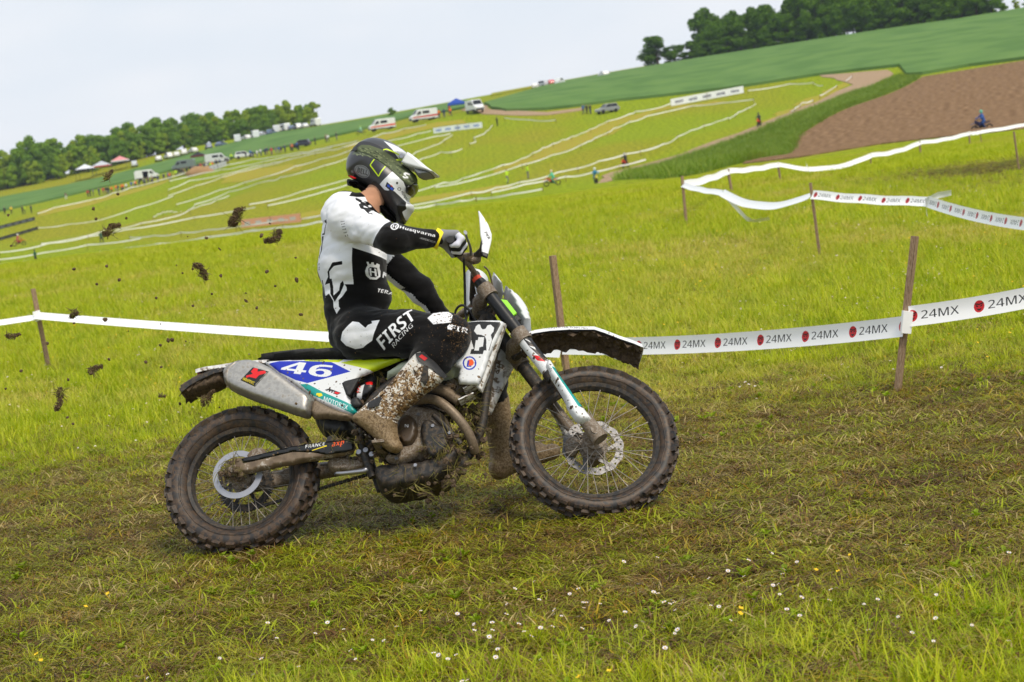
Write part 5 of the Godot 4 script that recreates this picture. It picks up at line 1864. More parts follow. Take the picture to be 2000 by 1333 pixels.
func make_bike() -> void:
	bike = thing("enduro_motorcycle", "muddy white enduro motorcycle number 46 leaning over in the turn", "motorcycle")
	bike.transform = Transform3D(Basis(Vector3.UP, -0.108) * Basis(Vector3.RIGHT, -0.552), Vector3(BIKE_O[0], BIKE_O[1] - 0.012, BIKE_O[2]))
	var q := Vector3(STEER_Q[0], STEER_Q[1], 0)
	var rb := Basis(Vector3(-sin(deg_to_rad(27.0)), cos(deg_to_rad(27.0)), 0), 0.22)
	steer_t = Transform3D(rb, q - rb * q)
	bike_materials()
	var rng := RandomNumberGenerator.new()
	rng.seed = 5
	# wheels
	var rw := make_wheel("rear_wheel", 0.338, 0.232, 0.062, 30, 0.040, 501)
	rw.position = Vector3(0, 0.335, 0)
	turned("brake_disc", [Vector2(0.083, -0.002), Vector2(0.109, -0.002), Vector2(0.109, 0.002), Vector2(0.083, 0.002)], M.plain_disc, rw, Vector3(0, 0, 0.074), 96)
	for k in 6:
		var m := mbb()
		m.box(Vector3(cos(TAU * k / 6), sin(TAU * k / 6), 0) * 0.066, Vector3(0.020, 0.006, 0.002), Basis(Vector3.BACK, TAU * k / 6 + 0.5))
		part("disc_arm", m.mesh(true), M.muddy_black, rw).position = Vector3(0, 0, 0.070)
	var sp := mbb()
	sp.lathe([Vector2(0.088, -0.003), Vector2(0.118, -0.003), Vector2(0.118, 0.003), Vector2(0.088, 0.003)], 50, true, Vector3.ZERO, true)
	for k in 50:
		var a := TAU * k / 50
		sp.box(Vector3(cos(a), sin(a), 0) * 0.120, Vector3(0.0045, 0.0035, 0.0025), Basis(Vector3.BACK, a))
	for k in 6:
		var a := TAU * k / 6
		sp.box(Vector3(cos(a), sin(a), 0) * 0.066, Vector3(0.026, 0.008, 0.0025), Basis(Vector3.BACK, a))
	part("sprocket", sp.mesh(true), M.muddy_black, rw).position = Vector3(0, 0, -0.058)
	var fw := make_wheel("front_wheel", 0.358, 0.272, 0.047, 34, 0.034, 502)
	fw.transform = steer_t * Transform3D(Basis(), Vector3(1.524, 0.346, 0))
	part("brake_disc", ring_disc(0.098, 0.130, 30, 0.002), M.disc, fw).position = Vector3(0, 0, -0.052)
	turned("disc_carrier", [Vector2(0.045, -0.003), Vector2(0.062, -0.003), Vector2(0.062, 0.003), Vector2(0.045, 0.003)], M.muddy_metal, fw, Vector3(0, 0, -0.05), 24)
	for k in 6:
		var m := mbb()
		var a := TAU * k / 6
		m.box(Vector3(cos(a), sin(a), 0) * 0.08, Vector3(0.022, 0.008, 0.0025), Basis(Vector3.BACK, a + 0.5))
		part("disc_arm", m.mesh(true), M.disc, fw).position = Vector3(0, 0, -0.052)
	# chain
	for k in 2:
		var m := mbb()
		var y0 := 0.335 + (0.118 if k == 0 else -0.118)
		var p1 := Vector3(0.56, 0.40 if k == 0 else 0.33, -0.055)
		var ln := 34
		for i in ln:
			var a := Vector3(0, y0, -0.055).lerp(p1, (i + 0.5) / ln)
			m.box(a, Vector3(0.0075, 0.006, 0.007 if i % 2 else 0.004), Basis(Vector3.BACK, (p1 - Vector3(0, y0, -0.055)).angle_to(Vector3.RIGHT) * (-1.0 if p1.y < y0 else 1.0)))
		part("chain_run", m.mesh(true), M.muddy_black, bike)
	# frame, engine
	rod("frame_tube", curve(V3(B_DOWNTUBE)), 0.021, M.muddy_black, bike)
	for s in [-1.0, 1.0]:
		var sp2 := []
		for p in V3(B_SPINE): sp2.append(Vector3(p.x, p.y, (absf(p.z) + 0.02) * s))
		rod("frame_tube", curve(sp2), 0.018, M.muddy_black, bike)
		var sf := []
		for p in V3(B_SUBFRAME): sf.append(Vector3(p.x, p.y, absf(p.z) * s * 0.8))
		rod("subframe_tube", curve(sf), 0.012, M.black, bike)
	var eng := body("engine", B_CASE, 0.0, 0.10, 0.05, M.muddy_metal, bike, 0.014, 3.0, 2, 0.012)
	body("clutch_cover", B_CLUTCH, 0.10, 0.03, 0.02, M.print, eng, 0.010, 2.5, 2)
	body("water_pump_cover", B_LOWCOVER, 0.09, 0.028, 0.02, M.muddy_metal, eng, 0.012, 2.5, 2)
	body("cylinder", B_CYL, 0.0, 0.075, 0.03, M.muddy_black, eng, 0.014, 3.0, 1, 0.008)
	body("cylinder_head_cover", B_HEAD, 0.05, 0.045, 0.025, M.muddy_metal, eng, 0.012, 2.5, 1)
	body("case_guard", B_SIDEPLATE, 0.112, 0.014, 0.012, M.muddy_black, eng, 0.012, 3.0, 1)
	for b in [[0.80, 0.50], [0.86, 0.44], [0.70, 0.31], [0.78, 0.27], [0.66, 0.52], [0.93, 0.40]]:
		var m := mbb()
		m.lathe([Vector2(0.0, 0.006), Vector2(0.008, 0.006), Vector2(0.009, 0.0)], 6, false, Vector3(b[0], b[1], 0.125), true)
		part("bolt", m.mesh(true), M.steel, eng)
	for k in 7:   # fins of the barrel
		var m := mbb()
		m.box(Vector3(0.85 + 0.012 * k, 0.55 + k * 0.014, 0.0), Vector3(0.062, 0.003, 0.083), Basis(Vector3.BACK, -0.5))
		part("cooling_fin", m.mesh(true), M.muddy_black, eng)
	rod("engine_cradle", [Vector3(0.86, 0.50, 0.105), Vector3(0.92, 0.43, 0.11), Vector3(0.97, 0.36, 0.09)], 0.012, M.muddy_black, bike)
	body("skid_plate", B_SKID, 0.0, 0.115, 0.05, M.muddy_black, bike, 0.014, 3.0, 1, 0.012)
	rod("exhaust_header", curve(V3(B_HEADER)), 0.0205, M.pipe, bike, 14)
	var hb := rod("header_chamber", curve(V3(B_HEADER2), 1), 0.024, M.pipe, bike, 14)
	# silencer
	var sil := body("silencer", B_SILENCER, 0.135, 0.052, 0.042, M.titanium, bike, 0.009, 2.6, 1)
	body("end_cap", B_SILCAP, 0.135, 0.0545, 0.040, M.silencer_cap, sil, 0.009, 2.6, 1)
	body("maker_sticker", B_STICKER, 0.1875, 0.0014, 0.003, M.print, sil, 0.008, 2.0, 0)
	for p in [[-0.062, 0.790], [0.075, 0.846], [0.31, 0.62], [0.33, 0.67], [-0.02, 0.70]]:
		var m := mbb()
		m.ball(Vector3(p[0], p[1], 0.180), Vector3(0.0035, 0.0035, 0.003), 8, 5)
		part("rivet", m.mesh(), M.muddy_metal, sil)
	body("link_pipe", B_LINK, 0.12, 0.03, 0.022, M.pipe, bike, 0.010, 2.0, 1)
	# swing arm: both sides and the brace between them
	var sw := body("swing_arm", B_SWING, 0.108, 0.022, 0.014, M.swing, bike, 0.010, 3.0, 1, 0.0012)
	body("far_beam", B_SWING, -0.100, 0.020, 0.014, M.muddy_metal, sw, 0.016, 3.0, 1)
	body("printed_guard", B_SWINGTOP, 0.131, 0.003, 0.004, M.print, sw, 0.010, 2.0, 0)
	rod("axle", [Vector3(0, 0.335, -0.13), Vector3(0, 0.335, 0.135)], 0.013, M.steel, sw)
	turned("axle_nut", [Vector2(0.0, 0.016), Vector2(0.018, 0.016), Vector2(0.021, 0.0)], M.muddy_metal, sw, Vector3(0.0, 0.335, 0.13), 6, 0.0, TAU, false)
	rod("cross_brace", [Vector3(0.42, 0.43, -0.10), Vector3(0.42, 0.43, 0.10)], 0.03, M.muddy_black, sw)
	var cal := mbb()
	cal.slab(smooth(V2([40, 400, 66, 438, 120, 440, 130, 400, 90, 372])), 0.045, 0.100, 0.006)
	part("brake_caliper", cal.mesh(true), M.muddy_metal, sw)
	# linkage, shock, pedal, peg
	body("linkage", B_LINKPLATE, 0.04, 0.035, 0.02, M.muddy_metal, bike, 0.010, 2.5, 1)
	for p in [[0.535, 0.366], [0.565, 0.372], [0.59, 0.35]]:
		turned("linkage_bolt", [Vector2(0.0, 0.014), Vector2(0.011, 0.014), Vector2(0.012, 0.010), Vector2(0.012, -0.01)], M.steel, bike, Vector3(p[0], p[1], 0.095), 12, 0.0, TAU, false)
	body("brake_pedal", B_PEDAL, 0.125, 0.010, 0.008, M.steel, bike, 0.010, 2.5, 1)
	rod("shock_absorber", [Vector3(0.56, 0.42, 0.0), Vector3(0.62, 0.74, 0.0)], [0.028, 0.026], M.black, bike, 14)
	var spring := []
	for i in 90:
		var t := i / 89.0
		spring.append(Vector3(0.57, 0.46, 0.0).lerp(Vector3(0.615, 0.70, 0.0), t) + Vector3(cos(t * TAU * 8.0) * 0.042, 0, sin(t * TAU * 8.0) * 0.042))
	rod("shock_spring", spring, 0.006, mat(Color(0.85, 0.85, 0.86), 0.4), bike, 6)
	body("shock_reservoir", B_PULL, 0.075, 0.028, 0.03, M.print, bike, 0.010, 2.0, 1)
	body("frame_guard", B_FOOTBR, 0.130, 0.010, 0.008, M.black, bike, 0.010, 2.5, 1)
	var pg := mbb()
	pg.box(Vector3(0.645, 0.352, 0.17), Vector3(0.026, 0.006, 0.065))
	for i in 6: pg.box(Vector3(0.622 + 0.009 * i, 0.362, 0.17 + 0.05 * (1 if i % 2 else -1)), Vector3(0.003, 0.006, 0.008))
	part("foot_peg", pg.mesh(true), M.muddy_metal, bike)
	body("inner_mudguard", B_INNER, 0.0, 0.075, 0.04, M.black, bike, 0.014, 2.5, 1)
	body("air_box", B_AIRBOX, 0.0, 0.07, 0.04, M.black, bike, 0.014, 2.5, 1)
	# plastics
	var st0 := body("seat", B_SEAT, 0.045, 0.060, 0.035, M.seat, bike, 0.014, 2.4, 1)
	body("far_half", B_SEAT, -0.040, 0.055, 0.035, M.seat, st0, 0.016, 2.4, 1)
	var sp3 := body("side_panel", B_PANEL, 0.112, 0.020, 0.03, M.print, bike, 0.010, 2.2, 0)
	body("mesh_insert", B_MESH, 0.1325, 0.003, 0.004, M.black, sp3, 0.008, 2.0, 0)
	body("far_side_panel", B_PANEL, -0.105, 0.018, 0.03, mat(INKS[0], 0.4), bike, 0.02, 2.2, 0)
	body("fuel_tank", B_TANK, 0.0, 0.125, 0.05, M.fuel, bike, 0.016, 2.4, 1)
	var sh := body("radiator_shroud", B_SHROUD, 0.165, 0.013, 0.02, M.print, bike, 0.010, 2.4, 0)
	body("far_shroud", B_SHROUDL, -0.15, 0.022, 0.03, M.muddy_white, bike, 0.012, 2.2, 0, 0.006)
	var rad := mbb()
	rad.slab(V2(B_RADIATOR), 0.115, 0.150, 0.004)
	part("radiator", rad.mesh(true), M.muddy_white, bike)
	for i in 6:
		var m := mbb()
		m.box(Vector3(1.12 - 0.022 * i, 0.80 - 0.05 * i, 0.12), Vector3(0.035, 0.003, 0.03), Basis(Vector3.BACK, 0.35))
		part("radiator_louvre", m.mesh(true), M.muddy_white, bike)
	# tail: mudguard, flap, tail light
	var re := V2(R_EDGE)
	re.append(Vector2(0.13, 0.855))
	var rf := part("rear_mudguard", mudguard(re, 0.055, 0.09, 0.022, 0.012, 0.004), M.muddy_white, bike)
	part("caked_mud", crust(re, 0.048, 0.082, 0.020, 0.010, 0.03, 71), M.mud, rf)
	var fl := V2(R_FLAP)
	var flap := part("rear_flap", mudguard(fl, 0.065, 0.07, 0.016, 0.016, 0.006), M.muddy_black, bike)
	part("caked_mud", crust(fl, 0.060, 0.064, 0.014, 0.012, 0.05, 72), M.mud, flap)
	body("flap_bracket", B_MUDFLAP, 0.0, 0.055, 0.03, M.mud, flap, 0.012, 2.5, 1, 0.01)
	var tl := mbb()
	tl.slab(V2([-200, 856, -188, 858, -182, 844, -195, 838]), -0.04, 0.050, 0.003)
	part("tail_light", tl.mesh(true), M.red, bike)
	# fork, triple clamps, guards, mudguard, mask: everything that steers
	var ax := Vector3(1.520, 0.334, 0)
	var top := Vector3(1.078, 1.075, 0)
	var fd := (ax - top)
	var sa := func(o: Node3D) -> Node3D:
		o.transform = steer_t
		return o
	for s in [1.0, -1.0]:
		var z := Vector3(0, 0, 0.102 * s)
		var lg: MeshInstance3D = sa.call(rod("fork_leg", [top + z - fd * 0.03, top + z + fd * 0.10, top + z + fd * 0.30, top + z + fd * 0.62], [0.027, 0.028, 0.030, 0.029], M.fork_print if s > 0 else M.muddy_black, bike, 18))
		part("fork_slider", _rod([top + z + fd * 0.60, top + z + fd * 0.97], 0.024), M.chrome if s > 0 else M.muddy_metal, lg)
		part("axle_clamp", _rod([top + z + fd * 0.90, top + z + fd * 1.045], [0.030, 0.036]), M.muddy_metal, lg)
		part("clamped_axle_end", _rod([ax + z - Vector3(0, 0, 0.02 * s), ax + z + Vector3(0, 0, 0.034 * s)], 0.022), M.muddy_metal, lg)
		part("dust_seal", _rod([top + z + fd * 0.60, top + z + fd * 0.645], 0.033), M.muddy_black, lg)
		part("fork_cap", _rod([top + z - fd * 0.055, top + z - fd * 0.028], 0.021), M.orange, lg)
		for b in [0.045, 0.355]:
			part("clamp_ring", _rod([top + z + fd * b - fd * 0.035, top + z + fd * b + fd * 0.035], 0.037), M.muddy_metal, lg)
		if s > 0:
			var g := mbb()
			g.inflate(smooth(V2(B_FGUARD), 1), 0.122, 0.030, 0.022, 0.009, 2.0)
			part("fork_guard", g.mesh(), M.fork_print, lg)
		else:
			var g := mbb()
			g.inflate(smooth(V2(B_FGUARD), 1), -0.122, 0.028, 0.022, 0.012, 2.0)
			part("fork_guard", g.mesh(), M.muddy_white, lg)
	for b in [0.045, 0.355]:
		var c: Vector3 = top + fd * b
		var m := mbb()
		m.tube([c + Vector3(0, 0, -0.10), c + Vector3(-0.03, -0.01, -0.04), c + Vector3(-0.03, -0.01, 0.04), c + Vector3(0, 0, 0.10)], [0.026, 0.034, 0.034, 0.026], 10)
		sa.call(part("triple_clamp", m.mesh(), M.muddy_metal, bike))
	sa.call(rod("steering_stem", [top + fd * 0.0 + Vector3(-0.03, -0.01, 0), top + fd * 0.40 + Vector3(-0.03, -0.01, 0)], 0.026, M.muddy_black, bike))
	var fe := V2(F_EDGE)
	var ff: MeshInstance3D = sa.call(part("front_mudguard", mudguard(fe, 0.075, 0.085, 0.030, 0.0, 0.004, 0.0), M.fork_print, bike))
	# deeper side skirts seen as the white band
	var ft := V2(F_TOP)
	for s in [1.0, -1.0]:
		var m := mbb()
		for i in fe.size():
			var t := float(i) / (fe.size() - 1)
			var hw: float = lerpf(0.075, 0.085, t) * s
			m.p(Vector3(fe[i].x, fe[i].y - 0.006, hw + 0.004 * s))
			m.p(Vector3(fe[i].x, fe[i].y + 0.012, hw))
		for i in fe.size() - 1:
			m.quad(i * 2, i * 2 + 1, i * 2 + 3, i * 2 + 2)
		part("side_skirt", m.mesh(), M.fork_print, ff)
	part("caked_mud", crust(fe, 0.070, 0.080, 0.028, 0.008, 0.045, 73), M.mud, ff)
	# headlight mask, bars, guards
	var mk := mbb()
	mk.inflate(V2(B_MASK), 0.0, 0.085, 0.016, 0.010, 3.0)
	var mask: MeshInstance3D = sa.call(part("headlight_mask", mk.mesh(), mat(INKS[0], 0.4), bike))
	var lgm := mbb()
	lgm.slab(V2([1148, 1010, 1170, 1010, 1240, 900, 1222, 890]), -0.03, 0.10, 0.004)
	part("roadbook_bracket", lgm.mesh(true), M.black, mask)
	var lm := mbb()
	lm.slab(V2([1150, 1000, 1182, 992, 1222, 925, 1198, 905]), 0.098, 0.112, 0.002)
	part("lime_strap", lm.mesh(true), M.lime, mask)
	var bar := []
	for p in [[0.935, 1.108, 0.405], [0.955, 1.118, 0.30], [0.985, 1.135, 0.235], [1.035, 1.128, 0.16], [1.062, 1.120, 0.06]]:
		bar.append(Vector3(p[0], p[1], p[2]))
	for i in range(4, -1, -1): bar.append(Vector3(bar[i].x, bar[i].y, -bar[i].z))
	var hb2: MeshInstance3D = sa.call(rod("handlebar", curve(bar, 1), 0.0125, M.muddy_metal, bike, 10))
	rod("bar_riser", [Vector3(1.062, 1.120, 0.035), top + fd * 0.045 + Vector3(-0.02, 0, 0.035)], 0.017, M.chrome, hb2)
	rod("bar_riser", [Vector3(1.062, 1.120, -0.035), top + fd * 0.045 + Vector3(-0.02, 0, -0.035)], 0.017, M.chrome, hb2)
	rod("bar_pad", [Vector3(1.05, 1.135, 0.10), Vector3(1.05, 1.135, -0.10)], 0.022, M.muddy_black, hb2)
	for s in [1.0, -1.0]:
		rod("grip", [Vector3(0.934, 1.1075, 0.412 * s), Vector3(0.956, 1.1185, 0.285 * s)], [0.017, 0.018], M.rubber, hb2, 14)
		# control clamps and brake or clutch perch
		rod("lever_perch", [Vector3(0.985, 1.134, 0.24 * s), Vector3(1.022, 1.150, 0.215 * s), Vector3(1.055, 1.160, 0.20 * s)], [0.018, 0.020, 0.017], M.muddy_metal, hb2, 10)
		var lv := []
		for p in V3(H_LEVER2): lv.append(Vector3(p.x, p.y, p.z * s))
		rod("lever", curve([Vector3(1.03, 1.15, 0.215 * s), Vector3(1.025, 1.16, 0.28 * s), Vector3(1.005, 1.155, 0.36 * s), Vector3(1.0, 1.15, 0.40 * s)]), [0.006, 0.0055, 0.005, 0.005, 0.007], M.steel, hb2, 8, 1.6)
		# guard: a shield curving round the front of the grip
		var g := mbb()
		var cols := 12
		var rws := 7
		for lay in 2:
			var b := g.v.size()
			for i in cols:
				var t := float(i) / (cols - 1)
				var zz: float = lerpf(0.445, 0.175, t)
				var fx := 1.030 + 0.055 * sin(t * PI * 0.62) - 0.004 * lay
				var hh: float = [0.055, 0.072, 0.080, 0.084, 0.086, 0.086, 0.084, 0.080, 0.074, 0.066, 0.056, 0.040][i]
				for j in rws:
					var u := -1.0 + 2.0 * j / (rws - 1)
					g.p(Vector3(fx - 0.020 * u * u - 0.012 * u, 1.150 + u * hh + 0.010, zz * s))
			for i in cols - 1:
				for j in rws - 1:
					var k := b + i * rws + j
					g.quad(k, k + 1, k + rws + 1, k + rws)
		if s > 0:
			var hg := mbb()
			hg.slab(V2(H_OUT), 0.305, 0.319, 0.003)
			part("hand_guard", hg.mesh(true), M.fork_print, hb2)
			rod("guard_mount", [Vector3(1.03, 1.145, 0.20), Vector3(1.075, 1.165, 0.25), Vector3(1.085, 1.185, 0.305)], 0.012, M.muddy_black, hb2, 8)
			rod("guard_mount", [Vector3(1.055, 1.155, 0.215), Vector3(1.09, 1.150, 0.26), Vector3(1.10, 1.165, 0.305)], 0.014, M.muddy_black, hb2, 8)
			continue
		# the far guard is seen from inside: a white cup with a black lining
		for lay in 2:
			var u := mbb()
			var k0 := u.v.size()
			for i in 6:
				var t := i / 5.0
				for j in 19:
					var a := lerpf(-2.75, 2.75, j / 18.0) + 0.5
					var rx: float = lerpf(0.052, 0.036, t) - 0.005 * lay
					var rz: float = lerpf(0.075, 0.055, t) - 0.005 * lay
					u.p(Vector3(1.072 - 0.02 * t + cos(a) * rx, lerpf(1.305, 1.105, t) - 0.02 * cos(a) * (1.0 - t), -0.185 + sin(a) * rz))
			for i in 5:
				for j in 18:
					var k := k0 + i * 19 + j
					u.quad(k, k + 1, k + 20, k + 19)
			part("hand_guard" if lay == 0 else "guard_lining", u.mesh(), mat(INKS[0], 0.45) if lay == 0 else M.black, hb2)
	var mc := mbb()
	mc.slab(smooth(V2([1010, 1150, 1045, 1175, 1075, 1165, 1070, 1130, 1030, 1120])), 0.19, 0.225, 0.006)
	part("brake_reservoir", mc.mesh(true), M.muddy_metal, hb2)
	# cables
	rod("cable", curve(V3(B_CABLE1)), 0.0055, M.rubber, bike, 7)
	rod("cable", curve(V3(B_CABLE2)), 0.0055, M.rubber, bike, 7)
	sa.call(rod("cable", curve(V3(B_CABLE3)), 0.004, M.muddy_metal, bike, 7))
	rod("cable", curve([Vector3(1.02, 1.12, -0.2), Vector3(1.02, 1.0, -0.12), Vector3(1.04, 0.88, -0.08), Vector3(1.04, 0.78, -0.06)]), 0.0055, M.rubber, bike, 7)
	var bh: Node3D = sa.call(rod("brake_hose", curve([top + Vector3(0.02, -0.1, -0.13), top + fd * 0.5 + Vector3(0.03, 0, -0.14), top + fd * 0.85 + Vector3(0.02, 0, -0.13), ax + Vector3(-0.06, 0.05, -0.10)]), 0.005, M.rubber, bike, 7))
	var fc := mbb()
	fc.slab(smooth(V2([1400, 345, 1412, 385, 1455, 400, 1470, 350, 1440, 300, 1410, 305])), -0.085, -0.03, 0.008)
	sa.call(part("front_caliper", fc.mesh(true), M.muddy_metal, bike))
	make_caked(rng)

func _rod(path: Array, r) -> ArrayMesh:
	var m := mbb()
	m.tube(path, r, 16)
	return m.mesh()

# lumps of mud and torn grass stuck on the machine
func make_caked(rng: RandomNumberGenerator) -> void:
	var places := [[0.98, 0.60, 0.03, 0.06, 0.10, 0.06, 90], [1.02, 0.48, -0.02, 0.04, 0.12, 0.05, 90], [0.90, 0.32, 0.07, 0.10, 0.10, 0.05, 70], [0.60, 0.40, 0.07, 0.09, 0.07, 0.05, 60], [0.80, 0.22, 0.06, 0.14, 0.05, 0.06, 40], [0.45, 0.42, 0.10, 0.16, 0.02, 0.04, 25], [0.0, 0.34, 0.12, 0.04, 0.04, 0.03, 25], [0.58, 0.66, 0.05, 0.05, 0.1, 0.04, 20]]
	var mm := MultiMesh.new()
	mm.transform_format = MultiMesh.TRANSFORM_3D
	mm.mesh = clod_mesh(9, 0.013, 0.4)
	var ts := []
	var st := []
	for p in places:
		for i in p[6]:
			var at := Vector3(rng.randfn(p[0], p[3] * 0.6), rng.randfn(p[1], p[4] * 0.6), p[2] + rng.randfn(0.0, p[5] * 0.6))
			var s := rng.randf_range(0.3, 1.15)
			ts.append(Transform3D(Basis.from_euler(Vector3(rng.randf() * TAU, rng.randf() * TAU, 0)).scaled(Vector3(s, s, s * 0.8)), at))
			if i % 2 == 0:
				st.append(Transform3D(Basis.from_euler(Vector3(rng.randf_range(-0.8, 0.8) + PI * 0.5 * rng.randf(), rng.randf() * TAU, rng.randf() * TAU)).scaled(Vector3.ONE * rng.randf_range(0.5, 1.1)), at + Vector3(0, 0, 0.02)))
	mm.instance_count = ts.size()
	for i in ts.size(): mm.set_instance_transform(i, ts[i])
	var o := MultiMeshInstance3D.new()
	o.name = "mud_lumps"
	o.multimesh = mm
	o.material_override = M.mud
	o.set_meta("kind", "stuff")
	bike.add_child(o)
	var mg := MultiMesh.new()
	mg.transform_format = MultiMesh.TRANSFORM_3D
	mg.use_colors = true
	mg.mesh = tuft(888, 7, 0.02, 0.04, 0.12, 0.2, 1.3, 0.0032, [Color(1, 1, 1), Color(0.7, 0.8, 0.6)])
	mg.instance_count = st.size()
	for i in st.size():
		mg.set_instance_transform(i, st[i])
		mg.set_instance_color(i, Color(0.20, 0.17, 0.035).lerp(Color(0.13, 0.10, 0.03), rng.randf()))
	var g := MultiMeshInstance3D.new()
	g.name = "caught_grass"
	g.multimesh = mg
	var gm := mat(Color.WHITE, 0.8)
	gm.vertex_color_use_as_albedo = true
	g.material_override = gm
	g.set_meta("kind", "stuff")
	bike.add_child(g)
# ---------------------------------------------------------------- the rider
const CLOTH := [Color(0.90, 0.905, 0.925), Color(0.055, 0.052, 0.056), Color(0.95, 0.86, 0.03), Color(0.78, 0.04, 0.06), Color(0.36, 0.37, 0.39), Color(0.30, 0.22, 0.14), Color(0.74, 0.55, 0.44), Color(0.21, 0.215, 0.235), Color(0.88, 0.89, 0.90), Color(0.34, 0.375, 0.27), Color(0.80, 0.92, 0.04), Color(0.12, 0.30, 0.75), Color(0.52, 0.53, 0.55), Color(0.18, 0.205, 0.155), Color(0.48, 0.51, 0.38)]
const BODY_UV := Vector4(0.25, 0.15, 1.2, 1.7)
const HEAD_UV := Vector4(0.45, 1.35, 0.5, 0.5)
var rider: Node3D

func cloth_sheet(list: Array, uvr: Vector4, w: int, base: Color) -> Image:
	var k := w / uvr.z
	var h := int(uvr.w * k)
	var im := Image.create(w, h, false, Image.FORMAT_RGB8)
	im.fill(base)
	for e in list:
		var q := PackedVector2Array()
		for p in V2(e[2]):
			q.append(Vector2((p.x - uvr.x) * k, h - (p.y - uvr.y) * k))
		if e[0] == "p":
			fill_poly(im, q, CLOTH[e[1]])
		else:
			write_on(im, e[3], q[0], q[1] - q[0], q[2] - q[0], CLOTH[e[1]], e[4] == 1)
	return im

func spots_on(im: Image, uvr: Vector4, rng: RandomNumberGenerator, lo: Vector2, hi: Vector2, n: int, r0: float, r1: float, cols: Array, st := 1.3) -> void:
	var k := im.get_width() / uvr.z
	var a := Vector2((lo.x - uvr.x) * k, im.get_height() - (hi.y - uvr.y) * k)
	var b := Vector2((hi.x - uvr.x) * k, im.get_height() - (lo.y - uvr.y) * k)
	speckle(im, rng, n, a, b, r0, r1, cols, st)

func make_rider() -> void:
	rider = thing("person", "rider in black and white kit and dark helmet seated on the muddy motorcycle", "person")
	rider.transform = Transform3D(Basis(Vector3.UP, -0.108) * Basis(Vector3.RIGHT, -0.20), Vector3(BIKE_O[0], BIKE_O[1] - 0.012, BIKE_O[2]))
	var rng := RandomNumberGenerator.new()
	rng.seed = 77
	var sheet := cloth_sheet(RIDER_ART, BODY_UV, 1228, CLOTH[1])
	var muds := [Color(0.30, 0.22, 0.14), Color(0.24, 0.17, 0.11), Color(0.40, 0.31, 0.21), Color(0.20, 0.15, 0.10)]
	spots_on(sheet, BODY_UV, rng, Vector2(0.88, 0.70), Vector2(1.10, 1.0), 500, 0.5, 2.6, muds)
	spots_on(sheet, BODY_UV, rng, Vector2(0.98, 0.68), Vector2(1.12, 0.92), 1700, 0.4, 3.0, muds)
	spots_on(sheet, BODY_UV, rng, Vector2(0.45, 0.65), Vector2(1.05, 1.02), 420, 0.5, 3.0, muds)
	spots_on(sheet, BODY_UV, rng, Vector2(0.40, 1.0), Vector2(0.95, 1.45), 60, 0.5, 2.2, muds)
	var cm := mat(Color.WHITE, 0.82)
	cm.albedo_texture = ImageTexture.create_from_image(sheet)
	cm.rim_enabled = true
	cm.rim = 0.25
	cm.metallic_specular = 0.25
	M.cloth = cm
	var h := Hide.new()
	h.K = 0.035
	h.fold = noise(3, 0.060, 3)
	h.fold.fractal_type = FastNoiseLite.FRACTAL_RIDGED
	h.fold_amp = 0.0075
	h.fold_sc = Vector3(75, 175, 75)
	# trunk
	h.bone(J_PELVIS, 0.122, J_WAIST, 0.134)
	h.bone(J_WAIST, 0.134, J_CHEST, 0.148)
	h.bone(J_CHEST, 0.146, J_UPPER, 0.118)
	h.bone(J_CHEST + Vector3(0.02, 0, 0.05), 0.12, J_UPPER + Vector3(0.0, -0.02, 0.06), 0.10)
	h.bone(J_CHEST, 0.13, J_TRAP, 0.098)
	h.bone(J_TRAP, 0.098, J_SHR, 0.086)
	h.bone(J_WAIST, 0.11, J_BELLY, 0.096)
	h.bone(J_UPPER, 0.10, J_SHR, 0.086)
	h.bone(J_UPPER, 0.10, J_SHL, 0.078)
	h.bone(J_UPPER, 0.085, J_NECK0, 0.062)
	h.bone(J_NECK0, 0.056, J_NECK1 + Vector3(0.0, 0.03, 0), 0.054)
	# arms
	h.bone(J_SHR, 0.086, J_ELR, 0.062)
	h.bone(J_ELR, 0.062, J_WRR, 0.040)
	h.bone(J_SHL, 0.076, J_ELL, 0.058)
	h.bone(J_ELL, 0.058, J_WRL, 0.040)
	# legs
	h.bone(J_PELVIS, 0.115, J_HIPR, 0.112)
	h.bone(J_PELVIS, 0.115, J_HIPL, 0.110)
	h.bone(J_HIPR, 0.112, J_THR, 0.098)
	h.bone(J_THR, 0.098, J_KNR, 0.096)
	h.bone(J_KNR, 0.094, J_SHINR, 0.085)
	h.bone(J_SHINR, 0.085, J_SHINR.lerp(J_ANKR, 0.45), 0.060)
	h.bone(J_HIPL, 0.110, J_KNL, 0.080)
	h.bone(J_KNL, 0.080, J_BOOTL, 0.062)
	var mb := MB.new()
	mb.uvm = BODY_UV
	h.build(mb, 0.0075)
	# the far sleeve has a plain cut of its own: black with a pale inner panel
	var plain := Vector2((0.27 - BODY_UV.x) / BODY_UV.z, 1.0 - (0.17 - BODY_UV.y) / BODY_UV.w)
	var pale := Vector2((0.50 - BODY_UV.x) / BODY_UV.z, 1.0 - (1.27 - BODY_UV.y) / BODY_UV.w)
	for i in mb.v.size():
		var q := mb.v[i]
		for seg in [[J_SHL, J_ELL], [J_ELL, J_WRL]]:
			var c := Geometry3D.get_closest_point_to_segment(q, seg[0], seg[1])
			if q.distance_to(c) < 0.095 and q.z < J_CHEST.z - 0.10 and c.distance_to(J_SHL) > 0.10:
				mb.uv[i] = pale if (q - c).normalized().dot(Vector3(-0.75, -0.62, 0.2).normalized()) > 0.72 else plain
	part("body", mb.mesh(), cm, rider)
	make_helmet(rng)
	make_boots(rng)
	make_gloves()
	# belt at the waist with its white tab
	var bl := MB.new()
	bl.inflate(V2(WAISTBELT), J_WAIST.z + 0.10, 0.012, 0.012, 0.010, 2.0)
	part("waist_strap", bl.mesh(), M.rubber, rider)

